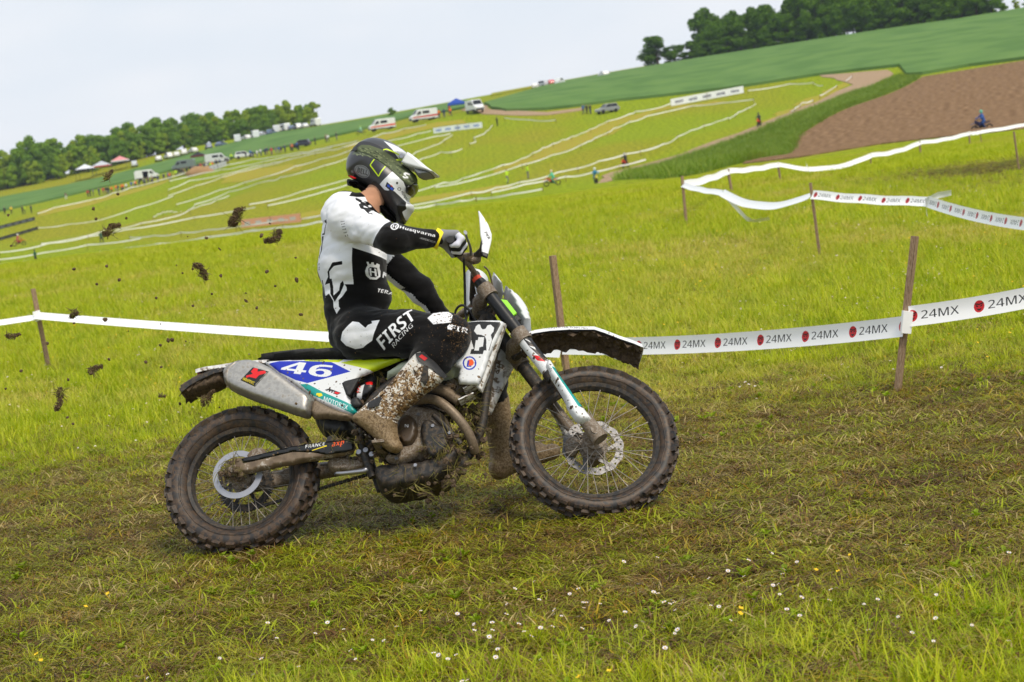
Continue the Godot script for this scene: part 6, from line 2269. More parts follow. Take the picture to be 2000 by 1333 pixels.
func make_helmet(rng: RandomNumberGenerator) -> void:
	var hs := cloth_sheet(HELMET_ART, HEAD_UV, 1024, CLOTH[7])
	spots_on(hs, HEAD_UV, rng, Vector2(0.5, 1.40), Vector2(0.95, 1.80), 70, 0.8, 3.5, [Color(0.3, 0.24, 0.17), Color(0.42, 0.34, 0.25)])
	var hm := mat(Color.WHITE, 0.36)
	hm.albedo_texture = ImageTexture.create_from_image(hs)
	hm.clearcoat_enabled = true
	hm.clearcoat = 0.2
	var host := smooth(V2(HM_OUT), 1)
	var m := MB.new()
	m.uvm = HEAD_UV
	m.inflate(host, ZH, 0.128, 0.105, 0.0075, 2.0)
	var hel := part("helmet", m.mesh(), hm, rider)
	hel.set_meta("label", "matt dark grey and white off-road helmet with lime lines")
	var s := MB.new()
	s.uvm = HEAD_UV
	s.wrap(smooth(V2(HM_STRAP), 1), host, ZH, 0.128, 0.105, 2.0, 0.004, 0.007)
	var sm := mat(Color.WHITE, 0.85)
	sm.albedo_texture = hm.albedo_texture
	part("goggle_strap", s.mesh(), sm, hel)
	var bk := MB.new()
	bk.wrap(V2([578, 1748, 600, 1752, 606, 1722, 590, 1718]), host, ZH, 0.128, 0.105, 2.0, 0.009, 0.006, false)
	part("strap_buckle", bk.mesh(), M.black, hel)
	var pk := MB.new()
	pk.uvm = HEAD_UV
	pk.inflate(V2(HM_PEAK), ZH, 0.095, 0.014, 0.006, 3.0)
	part("peak", pk.mesh(), mat(CLOTH[8], 0.35), hel)
	var pu := MB.new()
	pu.inflate(V2(HM_PEAKUNDER), ZH, 0.080, 0.010, 0.006, 3.0)
	part("peak_underside", pu.mesh(), mat(Color(0.55, 0.56, 0.57), 0.6), hel)
	var sc := MB.new()
	sc.lathe([Vector2(0, 0.006), Vector2(0.009, 0.006), Vector2(0.012, 0.0)], 16, false, Vector3(0.797, 1.672, ZH + 0.097), true)
	part("peak_screw", sc.mesh(true), M.steel, hel)
	var gl := MB.new()
	gl.inflate(smooth(V2(HM_LENS), 1), ZH, 0.088, 0.02, 0.007, 2.4)
	var gm := mat(Color(0.06, 0.06, 0.06), 0.22)
	gm.metallic_specular = 0.5
	part("goggle_lens", gl.mesh(), gm, hel)
	var cw := MB.new()
	cw.wrap(smooth(V2(HM_BLACKLOW), 1), host, ZH, 0.128, 0.105, 2.0, 0.0035, 0.008)
	part("lower_trim", cw.mesh(), M.black, hel)
	var nk := MB.new()
	nk.inflate(smooth(V2(HM_NECKHOLE), 1), ZH, 0.085, 0.03, 0.010, 2.0)
	part("liner", nk.mesh(), mat(Color(0.05, 0.045, 0.05), 0.9), hel)
	for q in [[540, 1622, 562, 1618, 590, 1600, 566, 1600], [600, 1612, 640, 1598, 650, 1586, 618, 1598]]:
		var r := MB.new()
		r.inflate(smooth(V2(q), 1), ZH + 0.075, 0.012, 0.008, 0.006, 2.0)
		part("red_padding", r.mesh(), mat(Color(0.80, 0.05, 0.06), 0.8), hel)
	# chin strap and jaw
	var cs := MB.new()
	cs.slab(V2([722, 1508, 742, 1504, 748, 1462, 726, 1462]), ZH + 0.045, ZH + 0.06, 0.002)
	part("chin_strap", cs.mesh(true), mat(Color(0.75, 0.75, 0.77), 0.7), hel)
	var jw := MB.new()
	jw.ball(Vector3(0.755, 1.488, ZH), Vector3(0.035, 0.045, 0.055), 16, 10)
	part("chin", jw.mesh(), mat(CLOTH[6], 0.6), hel)

func make_boots(rng: RandomNumberGenerator) -> void:
	# white leather spattered with mud, denser round the calf and ankle
	var bim := Image.create(700, 700, false, Image.FORMAT_RGB8)
	bim.fill(Color(0.84, 0.82, 0.79))
	var buv := Vector4(0.48, 0.30, 0.52, 0.52)
	var golds := [Color(0.42, 0.31, 0.18), Color(0.52, 0.40, 0.25), Color(0.33, 0.24, 0.14), Color(0.62, 0.52, 0.38), Color(0.27, 0.19, 0.12)]
	speckle(bim, rng, 1500, Vector2(0, 0), Vector2(700, 700), 0.6, 5.0, golds, 2.2)
	speckle(bim, rng, 1700, Vector2(260, 160), Vector2(640, 420), 0.6, 7.0, golds, 2.0)
	speckle(bim, rng, 2200, Vector2(40, 300), Vector2(480, 560), 0.8, 8.0, golds, 2.0)
	for k in 14:
		var o := Vector2(rng.randf_range(300, 600), rng.randf_range(180, 420))
		speckle(bim, rng, 90, o - Vector2(34, 26), o + Vector2(34, 26), 1.0, 8.0, golds, 1.6)
	var bm := mat(Color.WHITE, 0.6)
	bm.albedo_texture = ImageTexture.create_from_image(bim)
	var bmud := mottled(52, 0.02, [lin(0.10, 0.062, 0.03), lin(0.21, 0.135, 0.06), lin(0.34, 0.25, 0.15), lin(0.15, 0.095, 0.045)], [0.2, 0.45, 0.6, 0.8], 5.0, 0.6)
	var host := smooth(V2(BT_OUT), 1)
	var m := MB.new()
	m.uvm = buv
	m.inflate(host, ZB, 0.056, 0.050, 0.008, 2.2, noise(61, 0.5, 3), 0.004)
	var bt := part("boot", m.mesh(), bm, rider)
	var c := MB.new()
	c.wrap(smooth(V2(BT_MUD), 1), host, ZB, 0.056, 0.050, 2.2, 0.004, 0.008)
	part("mud_coat", c.mesh(), bmud, bt)
	var so := MB.new()
	so.inflate(V2(BT_SOLE), ZB, 0.052, 0.012, 0.008, 3.0)
	part("sole", so.mesh(), M.muddy_black, bt)
	var tp := MB.new()
	tp.wrap(V2(BT_TOP), host, ZB, 0.056, 0.050, 2.2, 0.006, 0.008)
	part("collar", tp.mesh(), M.black, bt)
	var rd := MB.new()
	rd.wrap(V2([860, 752, 882, 733, 872, 722, 850, 742]), host, ZB, 0.056, 0.050, 2.2, 0.009, 0.007, false)
	part("red_badge", rd.mesh(), mat(Color(0.70, 0.05, 0.07), 0.6), bt)
	for q in [BT_PLATE, BT_BUCKLE1, BT_BUCKLE2, BT_BUCKLE3]:
		var b := MB.new()
		b.wrap(V2(q), host, ZB, 0.056, 0.050, 2.2, 0.010, 0.007, false)
		part("buckle", b.mesh(), M.black if q == BT_PLATE else bm, bt)
	# dark shin guard print
	var sg := MB.new()
	sg.wrap(V2([868, 705, 884, 690, 880, 640, 862, 618, 850, 640, 858, 672]), host, ZB, 0.056, 0.050, 2.2, 0.006, 0.007, false)
	part("shin_plate", sg.mesh(), M.muddy_black, bt)
	# far boot: leg stretched forward past the front wheel
	var h := Hide.new()
	h.K = 0.02
	h.fold = noise(9, 0.5, 3)
	h.fold_amp = 0.006
	h.bone(J_BOOTL.lerp(J_KNL, 0.25), 0.070, J_ANKL, 0.056)
	h.bone(J_ANKL, 0.056, J_HEELL, 0.048)
	h.bone(J_HEELL, 0.044, J_TOEL + Vector3(0, -0.02, 0), 0.036)
	h.bone(J_ANKL, 0.050, J_TOEL.lerp(J_ANKL, 0.35), 0.044)
	var lb := MB.new()
	h.build(lb, 0.009)
	part("boot", lb.mesh(), bmud, rider)

func make_gloves() -> void:
	var to_me := rider.transform.affine_inverse() * bike.transform * steer_t
	var pale := mat(Color(0.52, 0.52, 0.54), 0.8)
	var dark := mat(Color(0.06, 0.06, 0.065), 0.75)
	var light := mat(Color(0.82, 0.82, 0.88), 0.8)
	for s in [1.0, -1.0]:
		var gi := to_me * Vector3(0.956, 1.1185, 0.285 * s)
		var go := to_me * Vector3(0.934, 1.1075, 0.412 * s)
		var axis := (go - gi).normalized()
		var mid := gi.lerp(go, 0.55)
		var wr: Vector3 = J_WRR if s > 0 else J_WRL
		var back := (wr - mid)
		back = (back - axis * back.dot(axis)).normalized()
		var up := axis.cross(back).normalized()
		if up.y < 0.0: up = -up
		mid += up * 0.006
		var h := Hide.new()
		h.K = 0.014
		var kn := []
		for f in 4:
			kn.append(mid + axis * (0.036 - 0.024 * f) + up * 0.036 - back * 0.004)
		h.bone(wr, 0.036, mid + back * 0.055 + up * 0.016, 0.032)
		for f in 4:
			h.bone(mid + back * 0.055 + up * 0.014 + axis * (0.022 - 0.015 * f), 0.026, kn[f], 0.018)
		# thumb leaves the inner side of the palm and closes under the grip
		var th := mid - axis * 0.040
		h.bone(mid + back * 0.045 - axis * 0.022, 0.016, th - up * 0.006 + back * 0.024, 0.0135)
		h.bone(th - up * 0.006 + back * 0.024, 0.0135, th - up * 0.030 - back * 0.006, 0.011)
		var mb := MB.new()
		h.build(mb, 0.004)
		var gl := part("glove", mb.mesh(), pale, rider)
		for f in 4:
			var k: Vector3 = kn[f]
			var ln: float = [0.9, 1.0, 1.05, 0.95][f]
			var p1 := k - back * 0.034 * ln - up * 0.012
			var p2 := p1 - up * 0.036 * ln + back * 0.004
			var p3 := p2 - up * 0.010 + back * 0.022 * ln
			var q := Hide.new()
			q.K = 0.006
			q.bone(k, 0.0158, p1, 0.0142)
			q.bone(p1, 0.0142, p2, 0.0130)
			q.bone(p2, 0.0130, p3, 0.0115)
			var fm := MB.new()
			q.build(fm, 0.003)
			part("finger", fm.mesh(), light if f % 2 == 0 else dark, gl)
		# knuckle guard and cuff
		var kg := MB.new()
		var kc: Vector3 = kn[1].lerp(kn[2], 0.5) + back * 0.012 + up * 0.004 + axis * 0.012
		kg.ball(Vector3.ZERO, Vector3(0.024, 0.018, 0.026), 14, 9)
		var ko := part("knuckle_guard", kg.mesh(), dark, gl)
		ko.position = kc
		var cf := MB.new()
		cf.tube([wr + (wr - mid).normalized() * 0.012, wr - (wr - mid).normalized() * 0.020], [0.044, 0.042], 18)
		part("wrist_band", cf.mesh(), mat(CLOTH[2], 0.6) if s > 0 else dark, gl)
# ---------------------------------------------------------------- stakes and tape near the camera
func stake_mesh(h: float, w: float, sd: int) -> ArrayMesh:
	var m := MB.new()
	var n := noise(sd, 3.0, 2)
	var ring := [Vector2(-w, -w * 0.62), Vector2(w, -w * 0.62), Vector2(w, w * 0.62), Vector2(-w, w * 0.62)]
	var rows := 7
	for f in 4:
		var k := m.v.size()
		for i in rows:
			var y := -0.06 + (h + 0.06) * i / (rows - 1)
			for e in [ring[f], ring[(f + 1) % 4]]:
				m.p(Vector3(e.x + n.get_noise_2d(y * 2.0, f) * 0.003, y, e.y + n.get_noise_2d(y * 2.0, f + 9.0) * 0.003))
		for i in rows - 1:
			m.quad(k + i * 2, k + i * 2 + 2, k + i * 2 + 3, k + i * 2 + 1)
	m.face(Vector3(ring[0].x, h, ring[0].y), Vector3(ring[3].x, h, ring[3].y), Vector3(ring[2].x, h, ring[2].y), Vector3(ring[1].x, h, ring[1].y))
	return m.mesh(true)

# a ribbon along points; each with its own height direction; printed with a repeat every 0.37 m
func ribbon(pts: Array, wid: float, tilt: Array, flip := false, off := 0.0) -> ArrayMesh:
	var m := MB.new()
	var u := off
	for i in pts.size():
		var t: Vector3 = (pts[mini(i + 1, pts.size() - 1)] - pts[maxi(i - 1, 0)]).normalized()
		var side := t.cross(Vector3.UP).normalized()
		var a: float = tilt[i] if tilt.size() > 1 else tilt[0]
		var up := (Vector3.UP * cos(a) + side * sin(a))
		if i > 0: u += pts[i].distance_to(pts[i - 1]) / 0.37
		var bow := side * 0.010
		for j in 4:
			var s := (j / 3.0 - 0.5)
			m.pu(pts[i] + up * wid * s + bow * (4.0 * s * s), Vector2(-u if flip else u, 0.5 - s if not flip else 0.5 + s))
	for i in pts.size() - 1:
		for j in 3:
			var k := i * 4 + j
			m.quad(k, k + 1, k + 5, k + 4)
	return m.mesh()

func sag(a: Vector3, b: Vector3, drop: float, n := 24, flutter := 0.0) -> Array:
	var o := []
	for i in n + 1:
		var t := float(i) / n
		var p := a.lerp(b, t)
		p.y -= drop * 4.0 * t * (1.0 - t)
		p += Vector3(0, sin(t * 17.0) * flutter, cos(t * 13.0) * flutter)
		o.append(p)
	return o

func tape_print() -> Image:
	var im := Image.create(512, 160, false, Image.FORMAT_RGB8)
	im.fill(Color(0.97, 0.97, 0.97))
	var c := Vector2(78, 80)
	var ring := func(r: Vector2, o: Vector2) -> PackedVector2Array:
		var q := PackedVector2Array()
		for i in 28: q.append(o + Vector2(cos(TAU * i / 28), sin(TAU * i / 28)) * r)
		return q
	fill_poly(im, ring.call(Vector2(40, 46), c), Color(0.78, 0.05, 0.10))
	var k := Color(0.08, 0.02, 0.03)
	fill_poly(im, PackedVector2Array([c + Vector2(-26, -14), c + Vector2(-6, -2), c + Vector2(-10, 6), c + Vector2(-24, -2)]), k)
	fill_poly(im, PackedVector2Array([c + Vector2(26, -14), c + Vector2(6, -2), c + Vector2(10, 6), c + Vector2(24, -2)]), k)
	fill_poly(im, PackedVector2Array([c + Vector2(-20, 14), c + Vector2(0, 20), c + Vector2(20, 14), c + Vector2(8, 32), c + Vector2(-8, 32)]), k)
	fill_poly(im, PackedVector2Array([c + Vector2(-34, -20), c + Vector2(0, -8), c + Vector2(34, -20), c + Vector2(30, -28), c + Vector2(0, -18), c + Vector2(-30, -28)]), k)
	write_on(im, "24MX", Vector2(146, 110), Vector2(290, 0), Vector2(0, -62), Color(0.05, 0.05, 0.06), false)
	return im

func make_stakes() -> void:
	var wood := mottled(41, 0.03, [lin(0.20, 0.125, 0.07), lin(0.29, 0.19, 0.115), lin(0.36, 0.26, 0.17)], [0.25, 0.5, 0.8], 7.0, 0.85)
	wood.uv1_scale = Vector3(9, 1.4, 9)
	var labels := ["wooden stake by itself at the far left edge, tape tied near mid height", "wooden stake rising behind the front mudguard", "tallest nearest wooden stake on the right, leaning right", "wooden stake with sagging tape, right of the frame's middle distance", "wooden stake at the corner where two tape lines meet", "thin stake on the back tape line, first after the corner", "thin stake at the bend of the back tape line", "thin stake low on the back tape line before the ploughed field", "thin stake on the back tape line near the ploughed field", "thin stake in front of the rider by the ploughed field", "pale stake at the right picture edge with tape wound round it", "farthest thin stake at the right on the back tape line"]
	var top := []
	for i in STAKES.size():
		var s: Array = STAKES[i]
		var o := Vector3(s[0], ground(s[0], s[1]), s[1])
		var h: float = Vector2(s[2], s[3]).length()
		if i == 1: h = 0.83
		var n := solo("wooden_stake", stake_mesh(h, 0.022 if i < 5 or i == 10 else 0.030, 30 + i), wood, labels[i], "stake", o, "stakes holding the course tape")
		n.rotation = Vector3(0.02 * (i % 3), 0.4 * i, 0)
		n.basis = Basis(Vector3.BACK, -atan2(s[2], s[3])) * Basis(Vector3.UP, 0.35 + 0.3 * (i % 4))
		top.append(o)
	var printed := mat(Color.WHITE, 0.45)
	printed.albedo_texture = ImageTexture.create_from_image(tape_print())
	printed.backlight_enabled = true
	printed.backlight = Color(0.2, 0.2, 0.2)
	var blank := mat(Color(0.97, 0.97, 0.97), 0.45)
	blank.backlight_enabled = true
	blank.backlight = Color(0.2, 0.2, 0.2)
	var g := "tapes of the course barrier"
	var at := func(i: int, h: float, dx := 0.0) -> Vector3:
		var s: Array = STAKES[i]
		var t: float = h / maxf(s[3], 0.3)
		return Vector3(s[0] + s[2] * t + dx, ground(s[0], s[1]) + h, s[1] + 0.03)
	# nearest printed tape: stake behind the mudguard to the tall stake, and on to the right
	solo("barrier_tape", ribbon(sag(at.call(1, 0.22), at.call(2, 0.355, -0.01), 0.035, 40), 0.112, [-0.22], false, 0.05), printed, "white printed tape between the front mudguard and the tall right stake", "tape", Vector3.ZERO, g)
	solo("barrier_tape", ribbon(sag(at.call(2, 0.405, 0.01), Vector3(3.35, 0.60, -9.2), 0.03, 24), 0.112, [-0.22], false, 0.1), printed, "white printed tape running off right from the tall stake", "tape", Vector3.ZERO, g)
	var wrap := MB.new()
	var c: Vector3 = at.call(2, 0.375)
	wrap.box(c, Vector3(0.026, 0.060, 0.022), Basis(Vector3.BACK, -0.2))
	solo("tape_wrap", wrap.mesh(true), blank, "white tape wound tightly round the tall right stake", "tape")
	# from behind the wheel towards the left stake
	var e: Array = sag(at.call(0, 0.545), at.call(1, 0.20, -0.02), 0.02, 60)
	var tl := []
	for i in e.size(): tl.append(lerpf(-1.12, -0.25, pow(float(i) / (e.size() - 1), 5.0)))
	solo("barrier_tape", ribbon(e, 0.112, tl, false, 0.4), blank, "plain white tape sloping down from the left stake behind the seat", "tape", Vector3.ZERO, g)
	solo("barrier_tape", ribbon(sag(Vector3(-7.4, 0.47, -19.2), at.call(0, 0.53), 0.02, 20), 0.112, [-1.1]), blank, "short white tape leaving the left edge from the left stake", "tape", Vector3.ZERO, g)
	var kn := MB.new()
	kn.box(at.call(0, 0.54), Vector3(0.03, 0.05, 0.024), Basis(Vector3.BACK, 0.15))
	solo("tape_wrap", kn.mesh(true), blank, "white tape knotted round the left stake", "tape")
	# front line on the right: corner stake, sagging to the next, then off right
	var p0: Vector3 = at.call(4, 0.69)
	var p1: Vector3 = at.call(3, 0.70)
	var knot := p0.lerp(p1, 0.40) + Vector3(0, -0.07, 0)
	solo("barrier_tape", ribbon(sag(p0, knot, 0.02, 16, 0.005), 0.10, [-0.85]), blank, "white tape from the corner stake down to a knot", "tape", Vector3.ZERO, g)
	solo("barrier_tape", ribbon(sag(knot, p1, 0.16, 26, 0.004), 0.125, [-0.85]), blank, "white sagging tape between the knot and the next stake", "tape", Vector3.ZERO, g)
	solo("tape_tail", ribbon([knot, knot + Vector3(0.06, -0.10, 0.02), knot + Vector3(0.20, -0.28, 0.05), knot + Vector3(0.30, -0.42, 0.10), knot + Vector3(0.40, -0.47, 0.1), knot + Vector3(0.62, -0.455, 0.15)], 0.10, [0.2, 0.7, 0.1, 0.6, 1.2, 1.0]), blank, "loose end of tape hanging to the grass below the knot", "tape")
	var p2 := p1 + Vector3(0.9, -0.15, 1.6)
	solo("barrier_tape", ribbon(sag(p1, p2, 0.015, 14, 0.004), 0.11, [-0.6]), printed, "white tape from the middle stake to a second knot", "tape", Vector3.ZERO, g)
	solo("barrier_tape", ribbon(sag(p2, Vector3(4.85, 0.42, -14.0), 0.10, 40), 0.115, [-0.35], true), printed, "long sagging printed tape crossing to the right edge, seen from behind", "tape", Vector3.ZERO, g)
	solo("tape_tail", ribbon([p2 + Vector3(-0.02, -0.16, 0), p2 + Vector3(-0.03, 0.0, 0), p2 + Vector3(0.10, 0.05, 0.02), p2 + Vector3(0.24, 0.06, 0.03)], 0.07, [0.8, 0.5, 0.3, 0.6]), blank, "short tape ends sticking out of the second knot", "tape")
	# back line on the right
	var line := [p0]
	for k in [[5, 0.55], [6, 0.45], [7, 0.32], [8, 0.44], [9, 0.50], [11, 0.48]]:
		line.append(at.call(k[0], k[1]))
	line.append(Vector3(24.5, ground(24.5, -80.0) + 0.5, -80.0))
	for i in line.size() - 1:
		var drop: float = [0.03, 0.03, 0.24, 0.08, 0.05, 0.02, 0.02][i]
		solo("barrier_tape", ribbon(sag(line[i], line[i + 1], drop, 20, 0.01), 0.14, [-0.4]), blank, "white tape of the back line, stretch %s" % ["from the corner stake to the first thin stake", "up to the stake at the bend", "sagging deepest below the ploughed field", "rising along the ploughed field", "passing below the rider by the ploughed field", "just past the rider by the ploughed field", "leaving the picture at the right edge"][i], "tape", Vector3.ZERO, g)
	var q: Vector3 = line[2].lerp(line[3], 0.28)
	solo("tape_tail", ribbon([q + Vector3(0, -0.05, 0.05), q + Vector3(0.05, -0.25, 0.1), q + Vector3(0.1, -0.50, 0.1)], 0.16, [0.1, 0.6, 0.2]), blank, "tape end dangling from the back line beside the bend", "tape")

# ---------------------------------------------------------------- taped lanes on the hillside
func make_lanes() -> void:
	var tm := mat(Color(0.90, 0.90, 0.89), 0.6)
	tm.backlight_enabled = true
	tm.backlight = Color(0.2, 0.2, 0.2)
	var wood := mat(Color(0.42, 0.33, 0.22), 0.9)
	var st := stake_mesh(0.85, 0.03, 4)
	var rng := RandomNumberGenerator.new()
	rng.seed = 8
	var said := ["white lane tape right below the crowd and vans on the left", "white lane tape just under the earth mound and short banner", "short white lane tape left of the earth mound", "white lane tape running up to the first ambulance", "white lane tape ending under the left end of the blue lettered banner", "white lane tape beside the worn strip below the blue lettered banner", "white lane tape curving up behind the helmet to the blue lettered banner", "wavy white lane tape just right of the helmet", "upper long white tape in the valley at the far left", "short white tape in the valley left, above the person in green", "long white tape passing under the orange banner to the handlebar", "lowest long white tape in the valley, below the orange banner", "shortest white tape lowest at the far left", "white lane tape beside the dark banners at the left edge", "white lane tape rising from the red motorcycle at the left", "longest white tape, from the valley past the two marshals to the right", "curled white tape end right of the blue lettered banner", "white tape along the upper side of the worn diagonal lane", "white tape along the lower side of the worn diagonal lane, looping back", "white tape passing the rider in green and the blue rider", "white tape right of the long white banner under the crop", "tiny tape piece at the end of the dirt road", "tape piece beside the dirt road, upper of two", "tape piece beside the dirt road, lower of two", "short white tape below the farm track left of the silver car", "short white tape at the brow right of the handlebar"]
	for ti in TAPES.size():
		var pts := W2(TAPES[ti])
		var path := []
		var posts := []
		for i in pts.size() - 1:
			var n := maxi(1, int(round(pts[i].distance_to(pts[i + 1]) / 7.0)))
			for j in n:
				var p := pts[i].lerp(pts[i + 1], float(j) / n)
				posts.append(p)
		posts.append(pts[-1])
		for i in posts.size():
			var p: Vector2 = posts[i]
			var top := Vector3(p.x, ground(p.x, p.y) + 0.62 + rng.randf_range(-0.06, 0.06), p.y)
			path.append(top)
			if i < posts.size() - 1:
				var r: Vector2 = posts[i + 1]
				var nx := Vector3(r.x, ground(r.x, r.y) + 0.62, r.y)
				var dr := rng.randf_range(0.02, 0.22)
				for j in [1, 2, 3]:
					var m := top.lerp(nx, j / 4.0)
					m.y -= dr * [0.75, 1.0, 0.75][j - 1]
					path.append(m)
			if i % 2 == 0:
				solo("lane_stake", st, wood, "thin wooden stake of a taped lane on the far hillside", "stake", Vector3(p.x, ground(p.x, p.y), p.y), "lane stakes on the far hillside")
		var tl := []
		for i in path.size(): tl.append(rng.randf_range(-0.3, 0.3))
		solo("lane_tape", ribbon(path, 0.18, tl), tm, said[ti], "tape", Vector3.ZERO, "lane tapes on the far hillside")

# ---------------------------------------------------------------- banners
func make_banners() -> void:
	var info := [["long white banner fence with dark lettering beside the hill track", Color(0.92, 0.93, 0.95), Color(0.12, 0.14, 0.30), 1.25], ["white banner fence with blue lettering below the ambulances", Color(0.92, 0.94, 0.96), Color(0.10, 0.35, 0.75), 1.05], ["orange and grey banner fence in the valley left of the rider", Color(0.98, 0.70, 0.56), Color(0.86, 0.82, 0.80), 1.1], ["upper dark banner fence at the left picture edge", Color(0.16, 0.18, 0.20), Color(0.5, 0.52, 0.55), 0.7], ["lower dark banner fence at the left picture edge", Color(0.10, 0.11, 0.12), Color(0.35, 0.36, 0.38), 0.6], ["short grey banner beside the earth mound below the crowd", Color(0.72, 0.73, 0.76), Color(0.5, 0.5, 0.55), 1.1]]
	for i in BANNERS.size():
		var b: Array = BANNERS[i]
		var p := Vector3(b[0], 0, b[1])
		var q := Vector3(b[2], 0, b[3])
		var h: float = info[i][3]
		var t := thing("banner_fence", info[i][0], "banner", Vector3(b[0], ground(b[0], b[1]), b[1]), "banner fences on the course")
		var im := Image.create(512, 64, false, Image.FORMAT_RGB8)
		im.fill(info[i][1])
		var rng := RandomNumberGenerator.new()
		rng.seed = 20 + i
		for k in 5:
			var x0 := 30 + k * 98
			if i == 2:
				im.fill_rect(Rect2i(x0, 20, 50, 26), info[i][2])
			else:
				for l in 6:
					im.fill_rect(Rect2i(x0 + l * 10, 20 + rng.randi() % 4, 6, 22 + rng.randi() % 6), info[i][2])
		var m := MB.new()
		var n := 10
		for j in n + 1:
			var s := float(j) / n
			var o := p.lerp(q, s)
			o.y = ground(o.x, o.z)
			var w := Vector3(0, 0, sin(s * 9.0) * 0.15)
			m.pu(o - Vector3(p.x, ground(p.x, p.z), p.z) + w + Vector3(0, 0.12, 0), Vector2(s, 1))
			m.pu(o - Vector3(p.x, ground(p.x, p.z), p.z) + w + Vector3(0, 0.12 + h, 0), Vector2(s, 0))
		for j in n:
			m.quad(j * 2, j * 2 + 1, j * 2 + 3, j * 2 + 2)
		var bm := mat(Color.WHITE, 0.6)
		bm.albedo_texture = ImageTexture.create_from_image(im)
		part("banner_cloth", m.mesh(), bm, t)
		for j in 5:
			var o := p.lerp(q, j / 4.0)
			var r := MB.new()
			r.tube([Vector3(0, 0, -0.06), Vector3(0, h + 0.25, -0.06)], 0.035, 6)
			var pn := part("post", r.mesh(), mat(Color(0.45, 0.38, 0.28), 0.8), t)
			pn.position = Vector3(o.x - p.x, ground(o.x, o.z) - ground(p.x, p.z), o.z - p.z)
	# earth mound by the crowd
	var e: Array = BANNERS[5]
	var mm := MB.new()
	mm.ball(Vector3.ZERO, Vector3(3.2, 1.5, 1.6), 18, 10)
	var nn := noise(5, 0.8, 3)
	for i in mm.v.size(): mm.v[i] *= 1.0 + 0.3 * nn.get_noise_3dv(mm.v[i])
	solo("earth_mound", mm.mesh(), mottled(43, 0.03, [lin(0.30, 0.17, 0.08), lin(0.46, 0.30, 0.16)], [0.3, 0.7], 0.3, 0.95), "orange-brown mound of earth below the crowd", "mound", Vector3(e[0] - 2.0, ground(e[0] - 2.0, e[1]) + 0.2, e[1]))

# ---------------------------------------------------------------- clods thrown up by the rear wheel
func make_clods() -> void:
	var rng := RandomNumberGenerator.new()
	rng.seed = 55
	var soil := mottled(45, 0.03, [lin(0.035, 0.021, 0.010), lin(0.085, 0.050, 0.022), lin(0.15, 0.095, 0.045), lin(0.10, 0.075, 0.02)], [0.2, 0.45, 0.65, 0.85], 14.0, 0.85)
	var gm := mat(Color.WHITE, 0.7)
	gm.vertex_color_use_as_albedo = true
	for i in CLODS.size():
		var c: Array = CLODS[i]
		var r: float = c[3] * (0.8 if c[4] != "" else 1.0)
		var big: bool = c[4] != ""
		var m := MB.new()
		var n := noise(900 + i, 1.6, 4)
		var at := Vector3(c[0], c[1], c[2])
		if not big:
			m.ball(Vector3.ZERO, Vector3(r, r * rng.randf_range(0.4, 0.9), r * 0.8), 7, 5)
			for k in m.v.size(): m.v[k] *= 1.0 + 0.6 * n.get_noise_3dv(m.v[k] / r)
			var o := solo("mud_crumb", m.mesh(true), soil, "tiny crumb of mud thrown into the air behind the rear wheel", "mud", at, "mud crumbs in the air")
			o.rotation = Vector3(rng.randf() * 6.0, rng.randf() * 6.0, rng.randf() * 6.0)
			continue
		var t := thing("mud_clod", c[4], "clod", at, "clods in the air behind the motorcycle")
		# several fused lumps along a random line
		var dir := Vector3(rng.randf_range(-1, 1), rng.randf_range(-0.7, 0.7), rng.randf_range(-0.4, 0.4)).normalized()
		var h := Hide.new()
		h.K = r * 0.3
		h.fold = noise(700 + i, 1.4, 4)
		h.fold_amp = r * 0.8
		var q := -dir * r * 0.6
		for k in 3:
			var nx := q + (dir + Vector3(rng.randf_range(-0.6, 0.6), rng.randf_range(-0.6, 0.6), rng.randf_range(-0.4, 0.4))) * r * 0.8
			h.bone(q, r * rng.randf_range(0.10, 0.36), nx, r * rng.randf_range(0.08, 0.34))
			q = nx
		h.build(m, maxf(0.0016, r * 0.06))
		part("soil_lump", m.mesh(), soil, t)
		var g := MB.new()
		g.use_c = true
		for k in 40:
			g.paint = [Color(0.12, 0.08, 0.03), Color(0.20, 0.20, 0.03), Color(0.16, 0.11, 0.04), Color(0.24, 0.26, 0.03)][k % 4]
			var a := Vector3(rng.randf_range(-1, 1), rng.randf_range(-1, 1), rng.randf_range(-1, 1)) * r * 0.5
			var d := Vector3(rng.randf_range(-1, 1), rng.randf_range(-1, 1), rng.randf_range(-0.6, 0.6)).normalized() * r * rng.randf_range(0.5, 1.3)
			g.tube([a, a + d * 0.5 + Vector3(0, 0, r * 0.15), a + d + Vector3(rng.randf_range(-0.3, 0.3), rng.randf_range(-0.3, 0.3), 0) * r], [0.0016, 0.0013, 0.0006], 4)
		part("roots", g.mesh(), gm, t)
